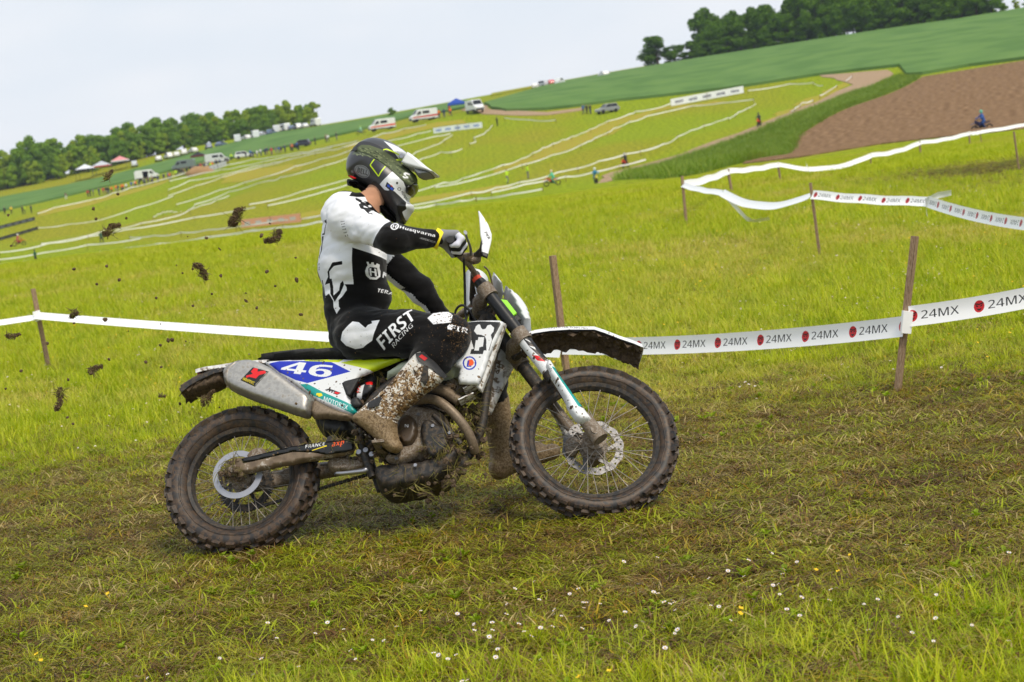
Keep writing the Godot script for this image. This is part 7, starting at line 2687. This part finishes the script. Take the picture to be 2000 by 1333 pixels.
# ---------------------------------------------------------------- people on the hillside
var folk_meshes := {}
func folk_mesh(pose: int, jacket: Color, legs: Color, hair: Color) -> ArrayMesh:
	var key := "%d%s%s%s" % [pose, jacket, legs, hair]
	if folk_meshes.has(key): return folk_meshes[key]
	var h := Hide.new()
	h.K = 0.05
	var st: float = [0.10, 0.13, 0.20, 0.10][pose]
	h.bone(Vector3(-st, 0.06, 0.06), 0.05, Vector3(-st, 0.06, -0.06), 0.06)
	h.bone(Vector3(st, 0.06, 0.06), 0.05, Vector3(st, 0.06, -0.06), 0.06)
	for s in [-1.0, 1.0]:
		var kn := Vector3(s * st, 0.48, 0.03)
		if pose == 3: kn = Vector3(s * 0.22, 0.56, 0.30)
		h.bone(Vector3(s * st, 0.08, -0.03), 0.055, kn, 0.07)
		h.bone(kn, 0.07, Vector3(s * 0.10, 0.90 if pose != 3 else 0.72, 0), 0.10)
	var hip := Vector3(0, 0.92 if pose != 3 else 0.76, 0)
	var ch := hip + Vector3(0, 0.40, 0.0 if pose != 3 else 0.16)
	h.bone(hip, 0.14, ch, 0.16)
	h.bone(ch + Vector3(-0.12, 0.05, 0), 0.09, ch + Vector3(0.12, 0.05, 0), 0.09)
	for s in [-1.0, 1.0]:
		var el := ch + Vector3(s * 0.27, -0.20, 0.02)
		var wr := ch + Vector3(s * 0.26, -0.44, 0.08)
		if pose == 1: wr = ch + Vector3(s * 0.10, -0.12, 0.24)
		if pose == 2 and s > 0: wr = ch + Vector3(0.34, 0.02, 0.22)
		if pose == 3:
			el = ch + Vector3(s * 0.34, -0.14, 0.20)
			wr = ch + Vector3(s * 0.32, -0.20, 0.42)
		h.bone(ch + Vector3(s * 0.18, 0.06, 0), 0.07, el, 0.055)
		h.bone(el, 0.055, wr, 0.045)
	h.bone(ch + Vector3(0, 0.14, 0), 0.05, ch + Vector3(0, 0.26, 0.02), 0.05)
	var hd := ch + Vector3(0, 0.33, 0.02)
	h.bone(hd, 0.10 if pose != 3 else 0.13, hd + Vector3(0, 0.05, 0), 0.098 if pose != 3 else 0.13)
	var mb := MB.new()
	mb.use_c = true
	h.build(mb, 0.035)
	for i in mb.v.size():
		var p := mb.v[i]
		var c := jacket
		if p.y < 0.11: c = Color(0.03, 0.03, 0.03)
		elif p.y < hip.y + 0.02 and (absf(p.x) < 0.24 or pose == 3): c = legs
		elif p.y > hd.y - 0.10: c = hair if (p.z < hd.z + 0.03 or p.y > hd.y + 0.07 or pose == 3) else Color(0.55, 0.33, 0.24)
		elif (p - (ch + Vector3(0.26, -0.44, 0.08))).length() < 0.09 or (p - (ch + Vector3(-0.26, -0.44, 0.08))).length() < 0.09: c = Color(0.5, 0.32, 0.24)
		mb.c[i] = c
	folk_meshes[key] = mb.mesh()
	return folk_meshes[key]

var folk_mat: StandardMaterial3D
func stand(pose: int, x: float, z: float, turn: float, jacket: Color, legs: Color, hair: Color, label: String, group: String, k := 1.0) -> void:
	var o := solo("person", folk_mesh(pose, jacket, legs, hair), folk_mat, label, "person", Vector3(x, ground(x, z), z), group)
	o.basis = Basis(Vector3.UP, turn).scaled(Vector3(k, k, k))

func make_folk() -> void:
	folk_mat = mat(Color.WHITE, 0.85)
	folk_mat.vertex_color_use_as_albedo = true
	var K := Color(0.02, 0.02, 0.025)
	var N := Color(0.025, 0.04, 0.11)
	var L := Color(0.55, 0.80, 0.02)
	var O := Color(0.85, 0.20, 0.03)
	var R := Color(0.55, 0.04, 0.05)
	var B := Color(0.05, 0.13, 0.45)
	var Wt := Color(0.70, 0.70, 0.72)
	var G := Color(0.18, 0.18, 0.19)
	var T := Color(0.22, 0.15, 0.09)
	var Y := Color(0.80, 0.55, 0.03)
	var hair := Color(0.05, 0.035, 0.025)
	var e := "people standing apart on the course"
	var single := [[K, K, "person in dark clothes at the far left edge of the crop strip"], [Y, K, "person in yellow trousers at the far left below the crop strip"], [K, K, "person in black beside the lime vest at the far left"], [L, K, "person in a lime vest far left below the crop strip"], [N, K, "person in navy standing right of the far left lime vest"], [T, Wt, "person beside a parked bicycle left of the crowd"], [R, K, "person in dark red, leftmost of the three before the crowd"], [K, K, "person in black, middle of the three before the crowd"], [G, K, "person in grey, right of the three before the crowd"], [K, K, "lone dark spectator right of the blue estate car"], [T, K, "spectator in brown of the pair left of the helmet"], [Wt, K, "spectator in white of the pair left of the helmet"], [K, G, "spectator in black just left of the helmet"], [L, K, "person in a lime vest at the rear of the second ambulance"], [L, K, "second lime vest behind the second ambulance"], [O, N, "person in an orange vest beside the second ambulance"], [N, N, "person in navy beside the orange vest"], [O, N, "person in orange over navy below the blue tent"], [R, K, "person in red behind the blue tent"], [K, K, "lone person in black right of the white banner"], [B, N, "person in blue left of the silver car"], [K, K, "person in black, middle of three by the silver car"], [K, N, "person in dark clothes nearest the silver car"], [L, G, "marshal in lime vest, left of the pair by the lane"], [L, G, "marshal in lime vest, right of the pair by the lane"], [Color(0.02, 0.10, 0.06), K, "person in a dark green jacket in the valley at the left"], [Color(0.03, 0.10, 0.07), K, "small distant person in green in the middle of the lanes"]]
	for i in FOLK.size():
		stand(i % 3, FOLK[i][0], FOLK[i][1], 0.6 * i, single[i][0], single[i][1], hair, single[i][2], e, 1.02)
	var rng := RandomNumberGenerator.new()
	rng.seed = 4
	var tops := [[K, "black"], [N, "navy"], [L, "lime"], [R, "dark red"], [G, "grey"], [B, "blue"], [T, "brown"], [Wt, "white"], [O, "orange"], [K, "black"], [N, "navy"], [K, "black"]]
	var wher := ["in the crowd by the open white van", "in the crowd before the black tent and vans", "in the group before the white estate car", "in the thin line before the blue estate car"]
	for r in ROWS.size():
		var w: Array = ROWS[r]
		for i in w[4]:
			var t: float = (i + rng.randf_range(0.1, 0.9)) / w[4]
			var x: float = lerpf(w[0], w[2], t)
			var z: float = lerpf(w[1], w[3], t) + rng.randf_range(-2.5, 2.5)
			var c: Array = tops[rng.randi() % tops.size()]
			stand(rng.randi() % 3, x, z, rng.randf_range(-0.8, 0.8), c[0], [K, N, G, T][rng.randi() % 4], hair, "spectator in %s %s" % [c[1], wher[r]], "spectators along the crop strip", rng.randf_range(0.93, 1.06))

# ---------------------------------------------------------------- vans, cars, tents
func slab_part(called: String, q: Array, z0: float, z1: float, mt: Material, parent: Node, bev := 0.03) -> MeshInstance3D:
	var m := MB.new()
	var o := PackedVector2Array()
	for i in range(0, q.size(), 2): o.append(Vector2(q[i], q[i + 1]))
	m.slab(o, z0, z1, bev)
	return part(called, m.mesh(true), mt, parent)

func wheels(xs: Array, hw: float, r: float, parent: Node) -> void:
	var rub := mat(Color(0.06, 0.06, 0.06), 0.8)
	for x in xs:
		for s in [-1.0, 1.0]:
			var m := MB.new()
			m.lathe([Vector2(0.0, 0.10 * s), Vector2(r * 0.55, 0.10 * s), Vector2(r * 0.6, 0.12 * s), Vector2(r, 0.10 * s), Vector2(r, -0.10 * s), Vector2(0, -0.10 * s)], 16)
			var o := part("wheel", m.mesh(), rub, parent)
			o.position = Vector3(x, r, hw * s)

func van(label: String, x: float, z: float, turn: float, paint: Color, stripe, group: String, open_door := false, k := 1.0) -> Node3D:
	var t := thing("parked_van", label, "van", Vector3(x, ground(x, z), z), group)
	t.basis = Basis(Vector3.UP, turn).scaled(Vector3(k, k, k))
	var body_m := mat(paint, 0.35)
	var glass := mat(Color(0.07, 0.09, 0.10), 0.12)
	slab_part("body", [-2.75, 0.40, -2.75, 2.30, -2.60, 2.52, 1.05, 2.55, 1.35, 2.42, 2.05, 1.55, 2.75, 1.25, 2.88, 0.95, 2.88, 0.40], -0.98, 0.98, body_m, t, 0.06)
	for s in [-1.0, 1.0]:
		var a: float = 0.981 * s
		slab_part("cab_window", [0.75, 1.55, 0.80, 2.15, 1.22, 2.15, 1.72, 1.55], a, a + 0.012 * s, glass, t, 0.0)
		slab_part("side_window", [-1.0, 1.60, -1.0, 2.15, 0.45, 2.15, 0.45, 1.60], a, a + 0.012 * s, glass, t, 0.0)
		if stripe is Color:
			slab_part("stripe", [-2.72, 0.95, -2.72, 1.32, 2.55, 1.10, 2.80, 0.85], a, a + 0.010 * s, mat(stripe, 0.5), t, 0.0)
		slab_part("sill_trim", [-2.7, 0.42, -2.7, 0.62, 2.8, 0.62, 2.8, 0.42], a, a + 0.014 * s, mat(Color(0.15, 0.15, 0.16), 0.7), t, 0.0)
	var wm := MB.new()
	wm.face(Vector3(1.40, 2.38, -0.80), Vector3(1.40, 2.38, 0.80), Vector3(2.06, 1.58, 0.86), Vector3(2.06, 1.58, -0.86))
	for i in wm.v.size(): wm.v[i] += Vector3(0.03, 0.03, 0)
	part("windscreen", wm.mesh(true), glass, t)
	for s in [-1.0, 1.0]:
		var l := MB.new()
		l.box(Vector3(2.84, 0.98, 0.74 * s), Vector3(0.06, 0.13, 0.18))
		part("headlight", l.mesh(true), mat(Color(0.85, 0.86, 0.85), 0.2), t)
		var mr := MB.new()
		mr.box(Vector3(1.45, 1.62, 1.12 * s), Vector3(0.08, 0.16, 0.13))
		part("mirror", mr.mesh(true), mat(Color(0.08, 0.08, 0.08), 0.6), t)
	var gr := MB.new()
	gr.box(Vector3(2.88, 0.62, 0), Vector3(0.04, 0.17, 0.85))
	part("bumper", gr.mesh(true), mat(Color(0.12, 0.12, 0.13), 0.7), t)
	if open_door:
		var d := MB.new()
		d.box(Vector3(-2.78, 1.35, 1.55), Vector3(0.04, 0.95, 0.55))
		part("rear_door", d.mesh(true), body_m, t)
		slab_part("door_opening", [-0.9, 0.65, -0.9, 2.2, 0.35, 2.2, 0.35, 0.65], 0.985, 1.0, mat(Color(0.03, 0.03, 0.035), 0.9), t, 0.0)
	wheels([-1.75, 1.85], 0.90, 0.36, t)
	return t

func car(label: String, x: float, z: float, turn: float, paint: Color, estate: bool, group: String, k := 1.0) -> Node3D:
	var t := thing("parked_car", label, "car", Vector3(x, ground(x, z), z), group)
	t.basis = Basis(Vector3.UP, turn).scaled(Vector3(k, k, k))
	var bm := mat(paint, 0.3)
	bm.clearcoat_enabled = true
	var glass := mat(Color(0.06, 0.075, 0.085), 0.1)
	var roof := 1.68 if estate else 1.46
	slab_part("body", [-2.20, 0.35, -2.25, 0.75, -2.12, 1.02, -1.6, 1.06, 0.95, 1.02, 1.95, 0.88, 2.20, 0.70, 2.22, 0.35], -0.88, 0.88, bm, t, 0.07)
	slab_part("cabin", [-2.02, 1.04, -1.80, roof - 0.06, -1.55, roof, 0.10, roof, 0.35, roof - 0.06, 1.05, 1.02] if estate else [-1.75, 1.04, -1.25, roof - 0.06, -1.05, roof, -0.05, roof, 0.15, roof - 0.05, 0.95, 1.02], -0.76, 0.76, bm, t, 0.08)
	for s in [-1.0, 1.0]:
		var a: float = 0.762 * s
		slab_part("side_window", [-1.80, 1.10, -1.62, roof - 0.12, -0.62, roof - 0.10, -0.62, 1.10] if estate else [-1.5, 1.08, -1.15, roof - 0.11, -0.55, roof - 0.10, -0.55, 1.08], a, a + 0.012 * s, glass, t, 0.0)
		slab_part("side_window", [-0.54, 1.10, -0.54, roof - 0.10, 0.12, roof - 0.10, 0.78, 1.08], a, a + 0.012 * s, glass, t, 0.0)
		var l := MB.new()
		l.box(Vector3(2.14, 0.74, 0.62 * s), Vector3(0.08, 0.09, 0.18))
		part("headlight", l.mesh(true), mat(Color(0.85, 0.86, 0.87), 0.15), t)
		var r := MB.new()
		r.box(Vector3(-2.22, 0.86, 0.70 * s), Vector3(0.04, 0.12, 0.10))
		part("tail_light", r.mesh(true), mat(Color(0.55, 0.03, 0.03), 0.3), t)
	var wm := MB.new()
	var fx := 0.37 if estate else 0.17
	wm.face(Vector3(fx, roof - 0.08, -0.66), Vector3(fx, roof - 0.08, 0.66), Vector3(1.0, 1.05, 0.72), Vector3(1.0, 1.05, -0.72))
	for i in wm.v.size(): wm.v[i] += Vector3(0.025, 0.025, 0)
	part("windscreen", wm.mesh(true), glass, t)
	wheels([-1.35, 1.35], 0.80, 0.33, t)
	return t

func tent(label: String, x: float, z: float, col: Color, side: Color, w: float, h: float, group := "") -> void:
	var t := thing("pop_up_tent", label, "tent", Vector3(x, ground(x, z), z), group)
	var m := MB.new()
	var c := [Vector3(-w, h, -w), Vector3(w, h, -w), Vector3(w, h, w), Vector3(-w, h, w)]
	for i in 4:
		var a: Vector3 = c[i]
		var b: Vector3 = c[(i + 1) % 4]
		var k := m.p(a); m.p(b); m.p(Vector3(0, h + w * 0.55, 0))
		m.tri(k, k + 1, k + 2)
	part("canopy", m.mesh(true), mat(col, 0.7), t)
	var v := MB.new()
	for i in 4:
		v.face(c[i], c[(i + 1) % 4], c[(i + 1) % 4] - Vector3(0, 0.35, 0), c[i] - Vector3(0, 0.35, 0))
	part("valance", v.mesh(true), mat(side, 0.7), t)
	for i in 4:
		var l := MB.new()
		l.tube([Vector3(c[i].x, 0, c[i].z) * 0.97, c[i] * 0.97], 0.04, 6)
		part("leg", l.mesh(), mat(Color(0.3, 0.3, 0.32), 0.5, 0.6), t)

func make_vehicles() -> void:
	var V := VEH
	var wht := Color(0.88, 0.89, 0.90)
	var g := "vehicles along the crop strip"
	van("white van with its rear door open behind the crowd at the left", V[0][0], V[0][1], 0.10, wht, null, g, true)
	van("grey-green van facing left behind the crowd", V[1][0], V[1][1] - 4.0, PI - 0.15, Color(0.45, 0.50, 0.50), null, g)
	van("white van facing right beside the black tent", V[2][0], V[2][1] - 4.0, 0.12, Color(0.80, 0.82, 0.84), null, g)
	car("white estate car behind the spectators", V[3][0], V[3][1] - 3.0, 0.1, Color(0.86, 0.87, 0.88), true, g)
	car("dark blue estate car behind spectators left of the helmet", V[4][0], V[4][1] - 3.0, PI - 0.2, Color(0.07, 0.10, 0.20), true, g)
	van("white ambulance with an orange stripe, leftmost of two", V[5][0], V[5][1], PI + 0.25, wht, Color(0.85, 0.25, 0.08), g)
	van("white ambulance with red markings, nearer the blue tent", V[6][0], V[6][1], PI + 0.35, wht, Color(0.75, 0.15, 0.12), g)
	van("white van facing the camera at the end of the farm track", V[7][0], V[7][1], -PI * 0.5 + 0.35, wht, null, g)
	car("silver estate car parked beside the hill track", V[8][0], V[8][1], PI + 0.45, Color(0.52, 0.53, 0.55), true, g)
	var rng := RandomNumberGenerator.new()
	rng.seed = 15
	for i in FARCARS.size():
		var c: Array = FARCARS[i]
		var left: bool = i < 19
		var big: bool = left and i in [8, 10, 13, 14, 18]
		var grp := "vehicles parked on the ridge"
		if big:
			van("distant white van parked on the ridge before the wood", c[0], c[1], PI * 0.5 + rng.randf_range(-0.5, 0.5), wht, null, grp, false, 0.9)
		else:
			var pc: Color = [wht, Color(0.75, 0.77, 0.80), Color(0.86, 0.86, 0.86), Color(0.35, 0.42, 0.52), wht][rng.randi() % 5]
			if i == 21: pc = Color(0.75, 0.12, 0.10)
			car("distant pale car parked on the ridge before the wood" if left else ("red car on the right skyline field" if i == 21 else "distant pale car on the right skyline field"), c[0], c[1], PI * 0.5 + rng.randf_range(-0.7, 0.7), pc, i % 2 == 0, grp)
	tent("black pop-up tent with red lettering among the vans", TENTS[0][0], TENTS[0][1] - 4.0, Color(0.06, 0.06, 0.07), Color(0.40, 0.05, 0.06), 1.7, 2.3)
	tent("blue pop-up tent beside the white van", TENTS[1][0], TENTS[1][1], Color(0.06, 0.25, 0.62), Color(0.10, 0.30, 0.70), 1.8, 2.0)
	tent("white and dark start arch tent at the wood's left end", TENTS[2][0], TENTS[2][1], Color(0.85, 0.86, 0.88), Color(0.2, 0.2, 0.22), 2.4, 3.0)
	tent("light grey tent before the wood", TENTS[3][0], TENTS[3][1], Color(0.72, 0.74, 0.76), Color(0.75, 0.35, 0.25), 2.4, 2.4)
	tent("pink and white tent before the wood", TENTS[4][0], TENTS[4][1], Color(0.85, 0.55, 0.55), Color(0.85, 0.85, 0.87), 2.2, 2.6)

# ---------------------------------------------------------------- other riders
func small_bike(x: float, z: float, turn: float, col: Color, label: String, quad := false) -> void:
	var t := thing("quad_bike" if quad else "distant_motorcycle", label, "motorcycle", Vector3(x, ground(x, z), z), "other machines on the course")
	t.basis = Basis(Vector3.UP, turn)
	var blk := mat(Color(0.09, 0.075, 0.06), 0.8)
	var cm := mat(col, 0.4)
	for k in 2:
		for s in ([-0.35, 0.35] if quad else [0.0]):
			var m := MB.new()
			var r := 0.30 if quad else 0.335
			m.lathe([Vector2(r - 0.1, -0.05), Vector2(r, -0.04), Vector2(r + 0.01, 0), Vector2(r, 0.04), Vector2(r - 0.1, 0.05)], 20, true)
			part("wheel", m.mesh(), blk, t).position = Vector3(-0.72 + 1.45 * k, r, s)
	slab_part("engine", [-0.3, 0.35, -0.28, 0.62, 0.2, 0.68, 0.3, 0.34], -0.14, 0.14, blk, t, 0.03)
	slab_part("seat", [-0.78, 0.86, -0.75, 0.93, 0.10, 0.90, 0.12, 0.82], -0.11, 0.11, blk, t, 0.03)
	slab_part("bodywork", [-0.8, 0.82, 0.15, 0.80, 0.42, 0.95, 0.52, 0.86, 0.30, 0.55, 0.10, 0.62], -0.16, 0.16, cm, t, 0.03)
	slab_part("mudguard", [0.35, 0.80, 0.72, 0.88, 1.12, 0.76, 1.10, 0.73, 0.70, 0.82, 0.35, 0.75], -0.10, 0.10, cm, t, 0.01)
	slab_part("mask", [0.50, 0.88, 0.58, 1.08, 0.64, 1.06, 0.62, 0.84], -0.12, 0.12, cm, t, 0.02)
	for s in [-1.0, 1.0]:
		var f := MB.new()
		f.tube([Vector3(0.40, 1.02, 0.09 * s), Vector3(0.73, 0.33, 0.09 * s)], 0.03, 6)
		part("fork_leg", f.mesh(), blk, t)
	var hb := MB.new()
	hb.tube([Vector3(0.28, 1.10, -0.38), Vector3(0.38, 1.08, 0), Vector3(0.28, 1.10, 0.38)], 0.02, 6)
	part("handlebar", hb.mesh(), blk, t)

func make_riders() -> void:
	var list := [[PI + 0.2, Color(0.80, 0.25, 0.10), Color(0.10, 0.55, 0.35), Color(0.8, 0.6, 0.55), "orange motorcycle heading left by the lane", "rider in green on the orange motorcycle heading left"], [-PI * 0.5 + 0.1, Color(0.80, 0.75, 0.25), Color(0.03, 0.22, 0.42), Color(0.8, 0.82, 0.85), "motorcycle with a yellow plate coming towards the camera", "rider in blue with white helmet coming towards the camera"], [-PI * 0.5 - 0.5, Color(0.80, 0.18, 0.06), Color(0.04, 0.04, 0.05), Color(0.45, 0.42, 0.42), "orange motorcycle on the dirt road, right of the blue rider", "rider in black on the dirt road behind the blue rider"], [-PI * 0.5 - 0.4, Color(0.85, 0.28, 0.08), Color(0.05, 0.05, 0.06), Color(0.05, 0.05, 0.06), "orange motorcycle high on the dirt road", "rider in black high on the dirt road"], [PI + 0.3, Color(0.05, 0.10, 0.30), Color(0.03, 0.10, 0.35), Color(0.15, 0.55, 0.40), "blue machine at the edge of the ploughed field", "rider in blue with green helmet by the ploughed field"], [0.2, Color(0.75, 0.12, 0.10), Color(0.55, 0.08, 0.10), Color(0.8, 0.8, 0.8), "red motorcycle low at the left edge", "rider in red and white low at the left edge"], [PI + 0.2, Color(0.4, 0.5, 0.55), Color(0.35, 0.65, 0.45), Color(0.5, 0.7, 0.2), "motorcycle on the upper lane left of the helmet", "rider in pale green on the upper lane"]]
	for i in RIDERS.size():
		var r: Array = RIDERS[i]
		var l: Array = list[i]
		small_bike(r[0], r[1], l[0], l[1], l[4], false)
		var o := solo("person", folk_mesh(3, l[2], l[2].darkened(0.4), l[3]), folk_mat, l[5], "person", Vector3(r[0], ground(r[0], r[1]), r[1]), "other riders on the course")
		o.basis = Basis(Vector3.UP, l[0] + PI * 0.5)
		o.position += Vector3(0, 0.24, 0) + Basis(Vector3.UP, l[0]) * Vector3(-0.22, 0, 0)

# ---------------------------------------------------------------- woods
func crown_mesh(sd: int, h: float, w: float, low: float, count: int, leaf: float, cols: Array) -> ArrayMesh:
	var rng := RandomNumberGenerator.new()
	rng.seed = sd
	var mb := MB.new()
	mb.use_c = true
	var lobes := []
	for i in 15:
		var a := rng.randf() * TAU
		var t := rng.randf()
		var y := lerpf(low + w * 0.25, h - w * 0.25, t)
		var rad := w * (0.62 - 0.30 * absf(t - 0.4)) * sqrt(rng.randf())
		lobes.append([Vector3(cos(a) * rad, y, sin(a) * rad), w * rng.randf_range(0.22, 0.42)])
	lobes.append([Vector3(0, h - w * 0.3, 0), w * 0.3])
	for i in count:
		var l: Array = lobes[rng.randi() % lobes.size()]
		var d := Vector3(rng.randfn(), rng.randfn(), rng.randfn()).normalized()
		var rr: float = l[1] * (1.0 - 0.45 * pow(rng.randf(), 1.6)) * rng.randf_range(0.9, 1.12)
		var at: Vector3 = l[0] + d * rr * Vector3(1, 0.85, 1)
		var n := (d + Vector3(rng.randfn(), rng.randfn() + 0.4, rng.randfn()) * 0.7).normalized()
		var e1 := n.cross(Vector3(0.31, 0.9, 0.2)).normalized()
		var e2 := n.cross(e1)
		var s := leaf * rng.randf_range(0.6, 1.35)
		var c: Color = cols[rng.randi() % cols.size()]
		mb.paint = c * rng.randf_range(0.8, 1.2)
		var k := mb.p(at + e1 * s)
		mb.p(at + e2 * s * 0.7 + n * s * 0.2); mb.p(at - e1 * s * 0.9); mb.p(at - e2 * s * 0.75 + n * s * 0.15)
		mb.quad(k, k + 1, k + 2, k + 3)
	return mb.mesh(true)

func trunk_mesh(sd: int, h: float, r: float) -> ArrayMesh:
	var rng := RandomNumberGenerator.new()
	rng.seed = sd
	var mb := MB.new()
	var path := []
	for i in 6: path.append(Vector3(rng.randf_range(-0.2, 0.2) * i * 0.3, -0.4 + (h + 0.4) * i / 5.0, rng.randf_range(-0.2, 0.2) * i * 0.3))
	mb.tube(path, [r * 1.3, r, r * 0.8, r * 0.55, r * 0.3, r * 0.1], 8)
	for i in 6:
		var t := 0.3 + 0.1 * i
		var o: Vector3 = path[int(t * 5)]
		var a := rng.randf() * TAU
		mb.tube([o, o + Vector3(cos(a) * h * 0.15, h * 0.1, sin(a) * h * 0.15), o + Vector3(cos(a) * h * 0.24, h * 0.24, sin(a) * h * 0.24)], [r * 0.4, r * 0.25, r * 0.08], 6)
	return mb.mesh()

func make_woods() -> void:
	var lm := mat(Color.WHITE, 0.75)
	lm.vertex_color_use_as_albedo = true
	lm.backlight_enabled = true
	lm.backlight = Color(0.62, 0.68, 0.32)
	lm.metallic_specular = 0.2
	var bark := mottled(47, 0.03, [lin(0.06, 0.045, 0.03), lin(0.11, 0.085, 0.06)], [0.3, 0.7], 0.5, 0.95)
	var pal := [[Color(0.24, 0.37, 0.030), Color(0.29, 0.43, 0.034)], [Color(0.17, 0.30, 0.030), Color(0.22, 0.35, 0.034)], [Color(0.36, 0.46, 0.032), Color(0.30, 0.41, 0.032)], [Color(0.14, 0.27, 0.032), Color(0.19, 0.31, 0.030)]]
	var crowns := []
	var trunks := []
	for i in 8:
		crowns.append(crown_mesh(60 + i, 12.0, [4.2, 4.8, 3.8, 5.2][i % 4], [0.0, 0.2, -0.3, 0.1][i % 4], 5200, 0.30, pal[i % 4]))
		trunks.append(trunk_mesh(90 + i, 9.5, 0.28))
	var dark := []
	for i in 4:
		dark.append(crown_mesh(160 + i, 12.0, [4.8, 5.4, 4.4, 5.0][i], -0.6, 5600, 0.29, [Color(0.065, 0.145, 0.010), Color(0.095, 0.195, 0.012), Color(0.135, 0.25, 0.014)]))
	var rng := RandomNumberGenerator.new()
	rng.seed = 99
	var plant := func(x: float, z: float, h: float, crown: Mesh, trunk: Mesh, wide: float, label: String, group: String) -> void:
		var t := thing("broadleaf_tree", label, "tree", Vector3(x, ground(x, z) - 0.2, z), group)
		var s := h / 12.0
		t.basis = Basis(Vector3.UP, rng.randf() * TAU).scaled(Vector3(s * wide, s, s * wide))
		part("trunk", trunk, bark, t)
		part("crown", crown, lm, t)
	# left wood: front edge follows the top of the crop strip
	var edge := [[-235.0, -525.0, 12.0], [-200.0, -528.0, 12.5], [-165.0, -530.0, 12.5], [-140.0, -530.0, 12.5], [-128.0, -533.0, 11.5], [-110.0, -540.0, 11.5], [-95.0, -548.0, 11.0], [-80.0, -556.0, 10.0], [-66.0, -562.0, 9.0], [-54.0, -566.0, 7.0]]
	for row in 4:
		for i in edge.size() - 1:
			var n := 6 if row < 2 else 5
			for j in n:
				var t := (j + rng.randf_range(0.1, 0.9)) / n
				var x: float = lerpf(edge[i][0], edge[i + 1][0], t) + rng.randf_range(-1.0, 1.0)
				var z: float = lerpf(edge[i][1], edge[i + 1][1], t) - row * 6.5 - rng.randf_range(0.0, 3.0)
				var h: float = lerpf(edge[i][2], edge[i + 1][2], t) * rng.randf_range(0.70, 1.05) * [0.62, 0.85, 1.0, 1.08][row]
				var k := rng.randi() % 8
				plant.call(x, z, h, crowns[k], trunks[k], rng.randf_range(0.85, 1.2), ["low bushy tree at the front edge of the left wood", "broadleaf tree in the second row of the left wood", "tall broadleaf tree inside the left wood", "tall tree at the back of the left wood"][row], "trees of the left wood")
	plant.call(-51.5, -566.0, 7.6, crowns[2], trunks[2], 1.45, "rounded light green tree at the right end of the left wood", "trees of the left wood")
	plant.call(-60.0, -570.0, 9.5, crowns[6], trunks[6], 1.1, "tall tree beside the rounded one at the left wood's end", "trees of the left wood")
	plant.call(-132.0, -540.0, 14.5, crowns[3], trunks[3], 0.75, "slender tree standing above the rest at the far left", "trees of the left wood")
	# right wood on the skyline
	var e2 := [[56.0, -500.0, 12.5], [70.0, -497.0, 13.5], [88.0, -478.0, 14.0], [104.0, -470.0, 14.5], [118.0, -462.0, 14.5], [126.0, -460.0, 10.0]]
	for row in 3:
		for i in e2.size() - 1:
			var n := 5
			for j in n:
				var t := (j + rng.randf_range(0.1, 0.9)) / n
				var x: float = lerpf(e2[i][0], e2[i + 1][0], t)
				if x < 60.5: continue
				var z: float = lerpf(e2[i][1], e2[i + 1][1], t) - row * 5.5 - rng.randf_range(0.0, 2.5)
				var h: float = lerpf(e2[i][2], e2[i + 1][2], t) * rng.randf_range(0.75, 1.05) * [0.72, 0.95, 1.05][row]
				var k := rng.randi() % 4
				plant.call(x, z, h, dark[k], trunks[k], rng.randf_range(0.85, 1.15), ["dark bushy tree at the front of the right skyline wood", "dark tall tree of the right skyline wood", "dark tree at the back of the right skyline wood"][row], "trees of the right skyline wood")
	plant.call(48.5, -506.0, 8.4, dark[0], trunks[0], 1.75, "lone round dark tree left of the right skyline wood", "trees of the right skyline wood")
	plant.call(53.0, -505.0, 5.2, dark[1], trunks[1], 1.9, "low dark bush between the lone tree and the skyline wood", "trees of the right skyline wood")
	plant.call(57.5, -504.0, 5.6, dark[2], trunks[2], 1.9, "low dark bush joining the right skyline wood", "trees of the right skyline wood")
	plant.call(TENTS[5][0], TENTS[5][1], 2.6, crowns[1], trunks[1], 1.5, "small dark green bush behind the first ambulance", "trees of the left wood")
	for i in 22:
		var f := i / 21.0
		plant.call(lerpf(60.0, 126.0, f), lerpf(-498.0, -455.0, f), rng.randf_range(3.4, 5.4), dark[i % 4], trunks[i % 4], 1.7, "low dark bush at the foot of the right skyline wood", "trees of the right skyline wood")
	for i in 5:
		plant.call(128.0 + i * 3.2, -462.0 - i, 2.2 + 0.4 * (i % 3), crowns[i], trunks[i], 1.5, "low hedge bush at the right skyline edge", "trees of the right skyline wood")
func _ready() -> void:
	setup_view()
	make_ground()
	make_fields()
	make_woods()
	make_bike()
	make_rider()
	make_stakes()
	make_lanes()
	make_banners()
	make_vehicles()
	make_folk()
	make_riders()
	make_clods()
	make_turf()
